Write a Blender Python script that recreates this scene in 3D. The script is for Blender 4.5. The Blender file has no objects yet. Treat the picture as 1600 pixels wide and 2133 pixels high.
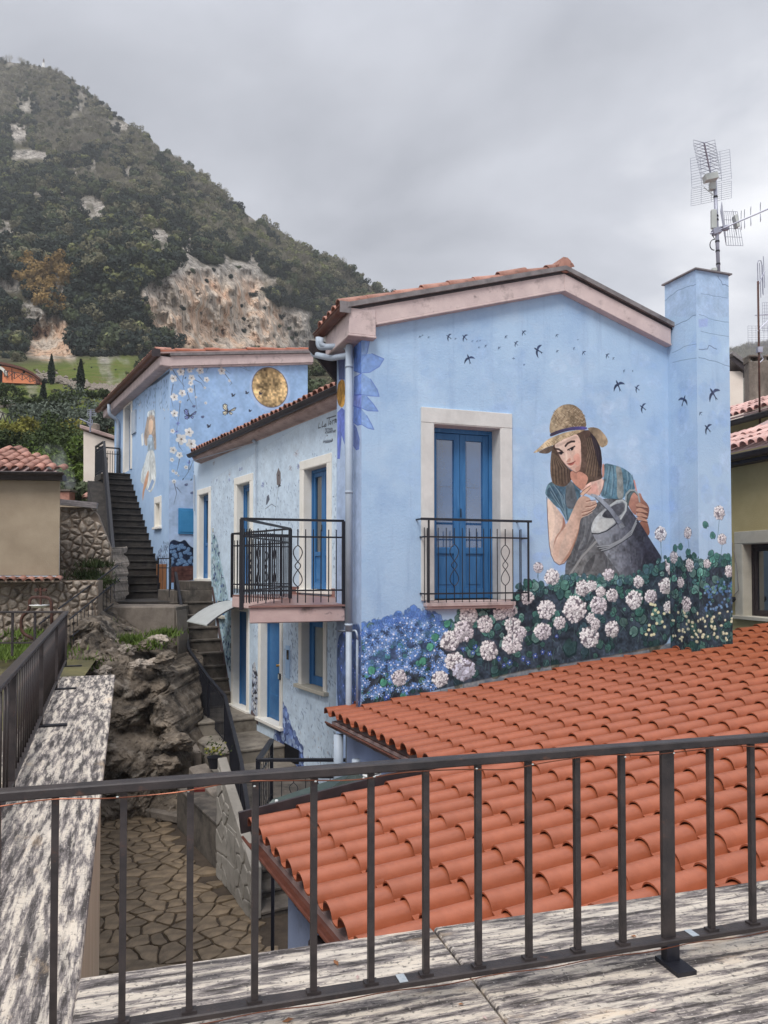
import bpy, bmesh, math, random
import numpy as np
from mathutils import Vector, Matrix
R = math.radians
sc = bpy.context.scene
random.seed(7)
rng = np.random.default_rng(7)

# ---------------------------------------------------------------- camera (eye = world origin, +Y forward, Z up)
F, HZ, PITCH = 1600.0, 1185.0, R(1.5)
SH = HZ - 1066.5 - F * math.tan(PITCH)
cd = bpy.data.cameras.new('camera'); cam = bpy.data.objects.new('camera', cd)
sc.collection.objects.link(cam); sc.camera = cam
cam.rotation_euler = (R(90) + PITCH, 0, 0)
cd.sensor_width = 36; cd.lens = F / 2133 * 36; cd.shift_y = SH / 2133
cd.clip_start = 0.05; cd.clip_end = 6000

# ---------------------------------------------------------------- sky, sun, exposure
SUN_EL, SUN_AZ = R(52), R(197)          # azimuth clockwise from +Y (behind the camera, a little to its left)
w = bpy.data.worlds.new('World'); sc.world = w; w.use_nodes = True
nt = w.node_tree; nt.nodes.clear()
def wn(t, **k):
    n = nt.nodes.new(t)
    for a, b in k.items(): setattr(n, a, b)
    return n
L = nt.links.new
tc = wn('ShaderNodeTexCoord'); sep = wn('ShaderNodeSeparateXYZ'); L(tc.outputs['Generated'], sep.inputs[0])
zc = wn('ShaderNodeMath', operation='MAXIMUM'); L(sep.outputs[2], zc.inputs[0]); zc.inputs[1].default_value = 0.0
za = wn('ShaderNodeMath', operation='ADD'); L(zc.outputs[0], za.inputs[0]); za.inputs[1].default_value = 0.28
dv = wn('ShaderNodeVectorMath', operation='DIVIDE'); L(tc.outputs['Generated'], dv.inputs[0])
cx = wn('ShaderNodeCombineXYZ')
for i in range(3): L(za.outputs[0], cx.inputs[i])
L(cx.outputs[0], dv.inputs[1])
mp = wn('ShaderNodeMapping'); L(dv.outputs[0], mp.inputs[0]); mp.inputs['Location'].default_value = (22.97, -24.67, 24.19)
mp.inputs['Scale'].default_value = (0.8, 1.0, 0.3)
n1 = wn('ShaderNodeTexNoise'); L(mp.outputs[0], n1.inputs['Vector']); n1.inputs['Scale'].default_value = 1.9
n1.inputs['Detail'].default_value = 7; n1.inputs['Roughness'].default_value = 0.52; n1.inputs['Distortion'].default_value = 0.35
n2 = wn('ShaderNodeTexNoise'); L(mp.outputs[0], n2.inputs['Vector']); n2.inputs['Scale'].default_value = 0.62
n2.inputs['Detail'].default_value = 3
mx = wn('ShaderNodeMath', operation='ADD'); L(n1.outputs[0], mx.inputs[0]); L(n2.outputs[0], mx.inputs[1])
hm = wn('ShaderNodeMath', operation='MULTIPLY'); L(mx.outputs[0], hm.inputs[0]); hm.inputs[1].default_value = 0.5
cr = wn('ShaderNodeValToRGB'); L(hm.outputs[0], cr.inputs[0])
e = cr.color_ramp.elements
e[0].position = 0.39; e[0].color = (0.235, 0.245, 0.275, 1)
e[1].position = 0.60; e[1].color = (0.66, 0.662, 0.68, 1)
m_ = cr.color_ramp.elements.new(0.50); m_.color = (0.375, 0.387, 0.424, 1)
# an overcast sky is brighter towards the zenith (CIE overcast), the same all the way round
mr = wn('ShaderNodeMapRange'); L(zc.outputs[0], mr.inputs[0])
mr.inputs[1].default_value = 0.55; mr.inputs[2].default_value = 1.0; mr.inputs[3].default_value = 1.0; mr.inputs[4].default_value = 2.9
sk = wn('ShaderNodeTexSky', sky_type='NISHITA', sun_disc=False, sun_elevation=SUN_EL, sun_rotation=SUN_AZ)
bgs = wn('ShaderNodeBackground'); L(sk.outputs[0], bgs.inputs[0]); bgs.inputs[1].default_value = 0.05
bgc = wn('ShaderNodeBackground'); L(cr.outputs[0], bgc.inputs[0]); L(mr.outputs[0], bgc.inputs[1])
ms = wn('ShaderNodeMixShader'); ms.inputs[0].default_value = 0.93        # thick cloud cover in front of the clear sky
L(bgs.outputs[0], ms.inputs[1]); L(bgc.outputs[0], ms.inputs[2])
wo = wn('ShaderNodeOutputWorld'); L(ms.outputs[0], wo.inputs[0])
ld = bpy.data.lights.new('sun', 'SUN'); ld.energy = 1.5; ld.angle = R(24); ld.color = (1.0, 0.965, 0.92)
sun = bpy.data.objects.new('sun', ld); sc.collection.objects.link(sun)
sdir = Vector((math.sin(SUN_AZ) * math.cos(SUN_EL), math.cos(SUN_AZ) * math.cos(SUN_EL), math.sin(SUN_EL)))
sun.rotation_euler = sdir.to_track_quat('Z', 'Y').to_euler()
vs = sc.view_settings; vs.view_transform = 'Standard'; vs.look = 'None'; vs.gamma = 1; vs.use_curve_mapping = False; vs.exposure = 0.8

# ---------------------------------------------------------------- picture point -> place
cP, sP = math.cos(PITCH), math.sin(PITCH)
def ray(x, y):
    xc = (x - 800) / F; yc = (1066.5 + SH - y) / F
    return Vector((xc, cP - yc * sP, sP + yc * cP))
def at(x, y, Y):
    d = ray(x, y); return d * (Y / d.y)
def onz(x, y, z):
    d = ray(x, y); return d * (z / d.z)
def onplane(x, y, P, N):
    d = ray(x, y); return d * (Vector(P).dot(N) / d.dot(N))
class Wall:
    """vertical wall frame: O plan origin, g plan direction; u along g, z up, off towards the camera side"""
    def __init__(s, ox, oy, gx, gy):
        s.O = Vector((ox, oy, 0)); s.g = Vector((gx, gy, 0)).normalized()
        s.n = Vector((s.g.y, -s.g.x, 0))
        if s.n.dot(s.O) > 0: s.n = -s.n
    def px(s, x, y):
        P = onplane(x, y, s.O, s.n); return ((P - s.O).dot(s.g), P.z)
    def pt(s, u, z, off=0.0):
        return s.O + s.g * u + s.n * off + Vector((0, 0, z))
    def u(s, x, y=1185): return s.px(x, y)[0]
    def z(s, x, y): return s.px(x, y)[1]

# ---------------------------------------------------------------- objects
COL = sc.collection
def tag(o, label=None, cat=None, group=None, kind=None):
    for k, v in (('label', label), ('category', cat), ('group', group), ('kind', kind)):
        if v: o[k] = v
    return o
WM = {}
def empty(name, loc, label, cat, group=None):
    o = bpy.data.objects.new(name, None); COL.objects.link(o); o.location = loc; o.empty_display_size = 0.2
    WM[o.name] = Matrix.Translation(loc)
    return tag(o, label, cat, group)
def place(name, me, parent=None, M=None):
    """link mesh data at world matrix M under parent"""
    o = bpy.data.objects.new(name, me); COL.objects.link(o)
    M = M or Matrix.Identity(4)
    WM[o.name] = M.copy()
    if parent is not None:
        o.parent = parent; o.matrix_basis = WM[parent.name].inverted() @ M
    else: o.matrix_basis = M
    return o
class MB:
    """collects boxes, bars, tubes and polygons into one mesh"""
    def __init__(s): s.v = []; s.f = []; s.mi = []; s.cur = 0; s.uv = None
    def add(s, vs, fs):
        k = len(s.v); s.v += [tuple(p) for p in vs]; s.f += [tuple(i + k for i in f) for f in fs]; s.mi += [s.cur] * len(fs); return s
    def quad(s, a, b, c, d): return s.add([a, b, c, d], [(0, 1, 2, 3)])
    def poly(s, pts): return s.add(pts, [tuple(range(len(pts)))])
    def prism(s, pts, vec):
        vec = Vector(vec); n = len(pts); a = [Vector(p) for p in pts]; b = [p + vec for p in a]
        fs = [tuple(range(n))[::-1], tuple(range(n, 2 * n))] + [(i, (i + 1) % n, n + (i + 1) % n, n + i) for i in range(n)]
        return s.add(a + b, fs)
    def frame(s, c, ax, ay, az):
        c = Vector(c); vs = [c + ax * i + ay * j + az * k for k in (-1, 1) for j in (-1, 1) for i in (-1, 1)]
        return s.add(vs, [(0, 2, 3, 1), (4, 5, 7, 6), (0, 1, 5, 4), (2, 6, 7, 3), (0, 4, 6, 2), (1, 3, 7, 5)])
    def box(s, c, sx, sy, sz, ax=(1, 0, 0)):
        ax = Vector(ax).normalized(); az = Vector((0, 0, 1)); ay = az.cross(ax)
        return s.frame(c, ax * sx / 2, ay * sy / 2, az * sz / 2)
    def bar(s, p, q, w_, h, up=(0, 0, 1)):
        p, q = Vector(p), Vector(q); d = (q - p); l = d.length; d.normalize(); up = Vector(up)
        if abs(d.dot(up)) > .98: up = Vector((1, 0, 0)) if abs(d.x) < .9 else Vector((0, 1, 0))
        sx = d.cross(up).normalized(); uy = sx.cross(d)
        return s.frame((p + q) / 2, d * l / 2, sx * w_ / 2, uy * h / 2)
    def tube(s, pts, r, n=8, caps=True, rs=None):
        pts = [Vector(p) for p in pts]; ring = []; vs = []; fs = []
        prev = None
        for i, p in enumerate(pts):
            t = (pts[min(i + 1, len(pts) - 1)] - pts[max(i - 1, 0)]).normalized()
            if prev is None:
                a = t.cross(Vector((0, 0, 1)))
                if a.length < 1e-3: a = t.cross(Vector((1, 0, 0)))
            else: a = prev - t * prev.dot(t)
            a.normalize(); prev = a; b = t.cross(a); rr = rs[i] if rs else r
            for k in range(n):
                th = 2 * math.pi * k / n; vs.append(p + (a * math.cos(th) + b * math.sin(th)) * rr)
        for i in range(len(pts) - 1):
            for k in range(n):
                fs.append((i * n + k, i * n + (k + 1) % n, (i + 1) * n + (k + 1) % n, (i + 1) * n + k))
        if caps: fs += [tuple(range(n))[::-1], tuple(range((len(pts) - 1) * n, len(pts) * n))]
        return s.add(vs, fs)
    def mesh(s, name, mats, smooth=False, bevel=0):
        me = bpy.data.meshes.new(name)
        bm = bmesh.new(); vs = [bm.verts.new(p) for p in s.v]
        for f, mi in zip(s.f, s.mi):
            try:
                q = bm.faces.new([vs[i] for i in f]); q.material_index = mi; q.smooth = smooth
            except ValueError: pass
        bmesh.ops.recalc_face_normals(bm, faces=bm.faces)
        if bevel: bmesh.ops.bevel(bm, geom=[x for x in bm.edges if len(x.link_faces) == 2 and x.calc_face_angle(0) > .6], offset=bevel, segments=1, affect='EDGES', clamp_overlap=True)
        bm.to_mesh(me); bm.free()
        for m in (mats if isinstance(mats, (list, tuple)) else [mats]): me.materials.append(m)
        return me
    def build(s, name, mats, parent=None, smooth=False, bevel=0):
        return place(name, s.mesh(name, mats, smooth, bevel), parent)
def arc_pts(path, rad, n=5):
    """round the corners of a polyline"""
    path = [Vector(p) for p in path]; out = [path[0]]
    for i in range(1, len(path) - 1):
        a, b, c = path[i - 1], path[i], path[i + 1]
        r1 = min(rad, (a - b).length * .45, (c - b).length * .45)
        p0 = b + (a - b).normalized() * r1; p1 = b + (c - b).normalized() * r1
        for k in range(n + 1):
            t = k / n; out.append(p0 * (1 - t) ** 2 + b * 2 * t * (1 - t) + p1 * t * t)
    out.append(path[-1]); return out

# ---------------------------------------------------------------- materials
def lin(c):
    return tuple(((x / 255) / 12.92 if x <= 10 else (((x / 255) + .055) / 1.055) ** 2.4) for x in c) + (1,)
def mat(name, c1, c2=None, scale=3., rough=.8, bump=.0, bscale=None, detail=6., c3=None, stretch=(1, 1, 1), lo=.35, hi=.65, metal=0., spec=.4,
        spots=None, image=None, uvbase=None, bdist=.02, coord='Object', rot=(0, 0, 0), wet=None, ior=1.5, nr=.62):
    m = bpy.data.materials.new(name); m.use_nodes = True; t = m.node_tree; t.nodes.clear(); l = t.links.new
    N = lambda k: t.nodes.new(k)
    out = N('ShaderNodeOutputMaterial'); b = N('ShaderNodeBsdfPrincipled'); l(b.outputs[0], out.inputs[0])
    b.inputs['Roughness'].default_value = rough; b.inputs['Metallic'].default_value = metal
    b.inputs['Specular IOR Level'].default_value = spec
    co = N('ShaderNodeTexCoord'); mp = N('ShaderNodeMapping'); l(co.outputs[coord], mp.inputs[0])
    def setmap(mm, st, rt):
        if any(rt): mm.vector_type = 'TEXTURE'; mm.inputs['Rotation'].default_value = rt; mm.inputs['Scale'].default_value = tuple(1 / q for q in st)
        else: mm.inputs['Scale'].default_value = st
    setmap(mp, stretch, rot)
    col = None
    if c2 is None: c2 = tuple(max(0, x * .86) for x in c1)
    n = N('ShaderNodeTexNoise'); l(mp.outputs[0], n.inputs['Vector']); n.inputs['Scale'].default_value = scale
    n.inputs['Detail'].default_value = detail; n.inputs['Roughness'].default_value = nr
    r = N('ShaderNodeValToRGB'); l(n.outputs[0], r.inputs[0]); r.color_ramp.elements[0].position = lo; r.color_ramp.elements[1].position = hi
    r.color_ramp.elements[0].color = lin(c1); r.color_ramp.elements[1].color = lin(c2)
    if c3: r.color_ramp.elements.new((lo + hi) / 2).color = lin(c3)
    col = r.outputs[0]
    if spots:                                   # (colour, scale, threshold lo, hi, strength[, stretch])
        for sp in (spots if isinstance(spots, list) else [spots]):
            n2 = N('ShaderNodeTexNoise'); n2.inputs['Scale'].default_value = sp[1]; n2.inputs['Detail'].default_value = 8; n2.inputs['Roughness'].default_value = .65
            m2 = N('ShaderNodeMapping'); l(co.outputs[coord], m2.inputs[0]); m2.inputs['Location'].default_value = (sp[1] * 1.7, 3.3, 1.1)
            if len(sp) > 5: setmap(m2, sp[5], sp[6] if len(sp) > 6 else (0, 0, 0))
            l(m2.outputs[0], n2.inputs['Vector'])
            q = N('ShaderNodeMapRange'); l(n2.outputs[0], q.inputs[0]); q.inputs[1].default_value = sp[2]; q.inputs[2].default_value = sp[3]; q.inputs[4].default_value = sp[4]
            x = N('ShaderNodeMix'); x.data_type = 'RGBA'; l(q.outputs[0], x.inputs['Factor']); l(col, x.inputs['A']); x.inputs['B'].default_value = lin(sp[0]); col = x.outputs['Result']
    if image is not None:
        im = N('ShaderNodeTexImage'); im.image = image; im.extension = 'EXTEND'; uvn = N('ShaderNodeUVMap'); l(uvn.outputs[0], im.inputs[0])
        x = N('ShaderNodeMix'); x.data_type = 'RGBA'; l(im.outputs['Alpha'], x.inputs['Factor']); l(col, x.inputs['A']); l(im.outputs['Color'], x.inputs['B']); col = x.outputs['Result']
    oi = N('ShaderNodeObjectInfo')
    hv = N('ShaderNodeHueSaturation'); l(col, hv.inputs['Color'])
    vr = N('ShaderNodeMapRange'); l(oi.outputs['Random'], vr.inputs[0]); vr.inputs[3].default_value = .9 if wet is None else 1 - wet; vr.inputs[4].default_value = 1.08 if wet is None else 1 + wet
    l(vr.outputs[0], hv.inputs['Value'])
    b.inputs['IOR'].default_value = ior
    l(hv.outputs[0], b.inputs['Base Color'])
    if bump:
        bn = N('ShaderNodeTexNoise'); l(mp.outputs[0], bn.inputs['Vector']); bn.inputs['Scale'].default_value = bscale or scale * 4; bn.inputs['Detail'].default_value = 8; bn.inputs['Roughness'].default_value = .7
        bu = N('ShaderNodeBump'); bu.inputs['Strength'].default_value = bump; bu.inputs['Distance'].default_value = bdist; l(bn.outputs[0], bu.inputs['Height']); l(bu.outputs[0], b.inputs['Normal'])
    return m
# ---------------------------------------------------------------- shared materials
M = {}
M['iron'] = mat('black_iron', (22, 23, 30), (34, 34, 42), 8, .45, .1, 60)
M['iron_brown'] = mat('brown_painted_iron', (40, 36, 37), (60, 53, 52), 14, .42, .22, 50, spots=((98, 66, 52), 26, .62, .72, .7), wet=.05)
M['rust'] = mat('rusty_iron', (60, 38, 32), (88, 56, 46), 20, .7, .2, 60)
M['tile'] = mat('terracotta', (143, 78, 52), (161, 92, 64), 5, .38, .12, 60, spots=[((120, 62, 42), 9, .55, .75, .5), ((132, 92, 78), 42, .66, .78, .45), ((96, 70, 60), 120, .69, .76, .7)], wet=.07, spec=.5)
M['tile_old'] = mat('weathered_terracotta', (138, 94, 80), (166, 124, 110), 6, .8, .2, 50, spots=((70, 62, 58), 9, .56, .68, .75), wet=.28)
M['tile_pink'] = mat('pale_pink_roof_tile', (176, 134, 126), (204, 170, 162), 5, .7, .15, 40, spots=((120, 90, 84), 10, .58, .7, .5), wet=.15)
M['gutter'] = mat('brown_gutter', (84, 48, 38), (104, 62, 50), 9, .42, .05, 30, wet=.03)
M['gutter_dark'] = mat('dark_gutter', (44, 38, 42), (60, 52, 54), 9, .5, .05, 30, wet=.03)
M['flash'] = mat('grey_flashing', (104, 99, 100), (136, 130, 130), 7, .5, .1, 40, wet=.03)
M['cornice'] = mat('pink_plaster_cornice', (190, 172, 170), (206, 188, 184), 4, .85, .25, 60, spots=[((96, 82, 80), 5, .56, .74, .62), ((60, 54, 54), 11, .62, .72, .5)], wet=.03)
M['cornice_grey'] = mat('stained_plaster_cornice', (164, 140, 134), (190, 166, 160), 3, .85, .25, 60, spots=((96, 80, 78), 4, .5, .75, .6, (1, 1, 4)), wet=.03)
M['stone'] = mat('white_stone_surround', (200, 199, 196), (212, 211, 208), 5, .75, .15, 60, spots=[((176, 174, 172), 3.5, .52, .75, .5, (1, 1, .5)), ((120, 118, 116), 8, .66, .76, .6)], wet=.03)
M['cream'] = mat('cream_painted_surround', (224, 220, 210), (232, 228, 220), 5, .7, .1, 60, spots=((190, 184, 172), 4, .6, .76, .5), wet=.03)
M['blue_wood'] = mat('blue_painted_wood', (42, 98, 150), (58, 114, 166), 6, .45, .1, 40, stretch=(3, 3, .4), spots=[((92, 138, 180), 10, .58, .72, .6, (3, 3, .3)), ((196, 186, 172), 24, .7, .74, .7, (1, 1, .35))], wet=.05)
M['blue_metal'] = mat('blue_door', (44, 96, 146), (56, 110, 158), 5, .5, .05, 30, wet=.04)
M['blue_box'] = mat('blue_meter_box', (52, 124, 174), (66, 138, 186), 3, .5, .06, 60, wet=0)
def glassmat(name, c, rough=.06, spec=1.0):
    m = mat(name, c, tuple(int(x * .85) for x in c), 2, rough, 0, spec=.5, wet=.05, ior=2.9)
    return m
M['glass_blue'] = glassmat('glass_over_blue_shutter', (36, 88, 142), .08)
M['glass'] = glassmat('dark_window_glass', (34, 40, 46))
M['glass_pale'] = glassmat('glass_over_pale_curtain', (150, 158, 156), .1)
M['pipe'] = mat('pale_blue_drainpipe', (158, 170, 184), (172, 182, 194), 4, .5, .03, 40, spots=((126, 130, 136), 5, .58, .72, .5, (1, 1, .4)), wet=.04)
M['balcony'] = mat('stained_pink_balcony_slab', (186, 158, 154), (202, 176, 170), 3, .85, .25, 50, spots=[((70, 62, 60), 1.7, .56, .70, .85), ((50, 46, 46), 9, .62, .72, .6)], wet=.0)
M['soffit'] = mat('grey_pink_soffit', (150, 128, 126), (168, 146, 142), 4, .9, .2, 40, wet=.03)
BL1, BL2 = (161, 189, 219), (176, 202, 227)
def plaster(name, image=None, c1=BL1, c2=BL2, spots=None, **k):
    return mat(name, c1, c2, .9, .9, .5, 34, image=image, lo=.3, hi=.7, wet=0, bdist=.012, spec=.15,
               spots=spots or [((132, 162, 202), 1.6, .5, .74, .5), ((184, 202, 222), 2.6, .54, .76, .45), ((126, 148, 180), 38, .62, .72, .42), ((118, 140, 176), 3.2, .56, .74, .30, (2.2, 2.2, .16)), ((196, 208, 220), 9, .68, .76, .4)], **k)
M['blue_plain'] = plaster('blue_plaster')
M['annex_wall'] = mat('grey_blue_plaster', (150, 164, 198), (164, 178, 210), 2, .9, .25, 40, spots=((110, 112, 120), 3, .6, .74, .5), wet=0)
M['step'] = mat('dark_stone_step', (44, 41, 40), (66, 61, 57), 5, .85, .4, 30, spots=[((104, 96, 88), 7, .62, .76, .5), ((26, 25, 26), 4, .5, .65, .7)], wet=.12)
M['step_grey'] = mat('grey_stone_step', (76, 70, 64), (106, 98, 90), 4, .85, .35, 30, spots=[((146, 138, 126), 5, .6, .74, .6), ((40, 38, 37), 3.2, .5, .66, .75)], wet=.1)
M['landing'] = mat('pale_worn_landing', (112, 104, 94), (144, 136, 124), 2.5, .8, .35, 30, spots=[((70, 64, 58), 2.2, .5, .66, .8), ((176, 168, 156), 5, .62, .74, .6)], wet=.05)
M['concrete'] = mat('grey_concrete', (104, 96, 88), (136, 126, 116), 2.5, .9, .5, 24, spots=[((58, 53, 48), 1.6, .48, .7, .8, (1, 1, .6)), ((160, 152, 142), 6, .62, .74, .5)], wet=.05)
M['paint_stone'] = mat('white_wall_with_drawn_stones', (132, 127, 119), (152, 146, 138), 3, .85, .3, 30, spots=((50, 45, 40), 2.2, .52, .7, .85), wet=0)
M['joint'] = mat('mortar', (56, 47, 39), (76, 65, 54), 6, .95, .4, 40, wet=0)
M['pave'] = mat('brown_paving_stone', (96, 82, 65), (134, 116, 93), 4.5, .6, .45, 26, spots=[((76, 62, 48), 6, .55, .72, .6), ((168, 152, 126), 12, .66, .78, .5)], wet=.2, spec=.5)
M['rubble'] = mat('rubble_stone', (124, 114, 103), (170, 158, 146), 7, .9, .8, 30, spots=[((80, 71, 62), 8, .54, .70, .7), ((190, 182, 170), 13, .62, .74, .6)], wet=.28)
M['mortar'] = mat('wall_mortar', (120, 106, 94), (142, 128, 114), 7, .95, .6, 40, wet=0)
M['rock'] = mat('brown_rock', (76, 67, 58), (142, 129, 114), 2.4, .9, 1., 7, detail=12, spots=[((34, 29, 26), 1.5, .50, .62, .85), ((160, 150, 138), 3.2, .54, .68, .8), ((66, 72, 42), 2.6, .64, .72, .5), ((30, 26, 24), 14, .60, .68, .7)], wet=0, bdist=.1)
M['beige'] = mat('beige_plaster', (148, 133, 114), (162, 147, 127), 1.5, .9, .5, 40, spots=((130, 115, 97), 1.1, .5, .7, .5), wet=0, bdist=.012)
M['cream_wall'] = mat('cream_plaster', (222, 208, 196), (232, 220, 208), 1.2, .9, .2, 30, wet=0)
M['orange_wall'] = mat('orange_plaster', (226, 138, 98), (236, 152, 112), .5, .9, .1, 3, wet=0)
M['yellow_wall'] = mat('ochre_plaster', (172, 156, 112), (186, 170, 126), 1.2, .9, .5, 50, wet=0, bdist=.01)
M['grey_stone'] = mat('grey_stone_frame', (176, 170, 156), (192, 186, 172), 3, .85, .2, 40, wet=0)
M['trav'] = mat('weathered_travertine', (46, 44, 44), (222, 212, 202), 5.5, .75, .5, 60, detail=10, lo=.36, hi=.55, c3=(140, 132, 128), stretch=(1, 1, 1), wet=.05,
                spots=[((226, 216, 204), 3.0, .52, .62, .75), ((54, 51, 50), 26, .58, .68, .75), ((214, 188, 156), 4.2, .68, .74, .6)], bdist=.006)
M['tan'] = mat('tan_wall_face', (176, 156, 132), (194, 176, 152), 3, .8, .1, 30, stretch=(6, 6, .7), wet=0)
M['mast'] = mat('galvanised_mast', (150, 152, 168), (178, 180, 192), 6, .4, .05, 30, metal=.3, wet=.04)
M['wire'] = mat('aluminium_wire', (128, 130, 146), (150, 152, 166), 6, .4, 0, metal=.3, wet=.04)
M['plastic'] = mat('grey_plastic', (176, 180, 176), (190, 194, 190), 4, .5, 0, wet=.03)
M['white'] = mat('white_plastic', (226, 226, 224), (236, 236, 234), 4, .45, 0, wet=.03)
M['brass'] = mat('brass', (170, 130, 60), (190, 150, 80), 4, .3, 0, metal=.8, wet=.03)
M['copper'] = mat('copper_wire', (92, 54, 40), (120, 70, 48), 8, .35, 0, metal=.6, wet=.05)
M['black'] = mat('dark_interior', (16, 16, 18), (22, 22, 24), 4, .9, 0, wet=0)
M['wood'] = mat('brown_wood', (120, 78, 48), (150, 102, 66), 5, .7, .2, 30, stretch=(4, 4, .5), wet=.08)
M['pinkfloor'] = mat('reddish_floor_tile', (126, 92, 86), (146, 110, 102), 4, .35, .1, 30, wet=.05)
M['canopy'] = mat('grey_polycarbonate', (160, 162, 160), (176, 178, 176), 3, .4, .03, 30, wet=.03)
M['canopy_green'] = mat('green_smoked_polycarbonate', (52, 62, 58), (66, 78, 72), 2.5, .22, .05, 20, spots=((92, 98, 92), 3, .6, .76, .4), wet=.03, spec=.7)
M['grass'] = mat('grass_ground', (70, 84, 36), (104, 112, 54), .35, .95, .6, 4, spots=[((92, 78, 50), .25, .52, .7, .6), ((54, 60, 30), .9, .55, .7, .6)], wet=0, bdist=.3)
M['soil'] = mat('garden_soil', (74, 70, 48), (108, 102, 66), 2, .95, .6, 12, wet=0)
M['bark'] = mat('tree_bark', (70, 60, 50), (96, 84, 72), 8, .9, .4, 30, wet=.1)
def leafmat(name, c1, c2, sc_=1.0): return mat(name, c1, c2, sc_, .75, 0, lo=.3, hi=.7, wet=.22, spec=.2)
M['cypress'] = leafmat('cypress_green', (30, 42, 34), (46, 58, 44), 2)
M['olive'] = leafmat('olive_leaf', (74, 84, 74), (104, 112, 98), 2)
M['bush'] = leafmat('dark_bush_leaf', (40, 54, 32), (74, 86, 46), 2)
M['tuft'] = leafmat('grass_tuft', (62, 82, 34), (100, 118, 52), 6)
M['moss'] = leafmat('yellow_green_bush', (108, 108, 46), (134, 130, 62), 2)
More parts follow.
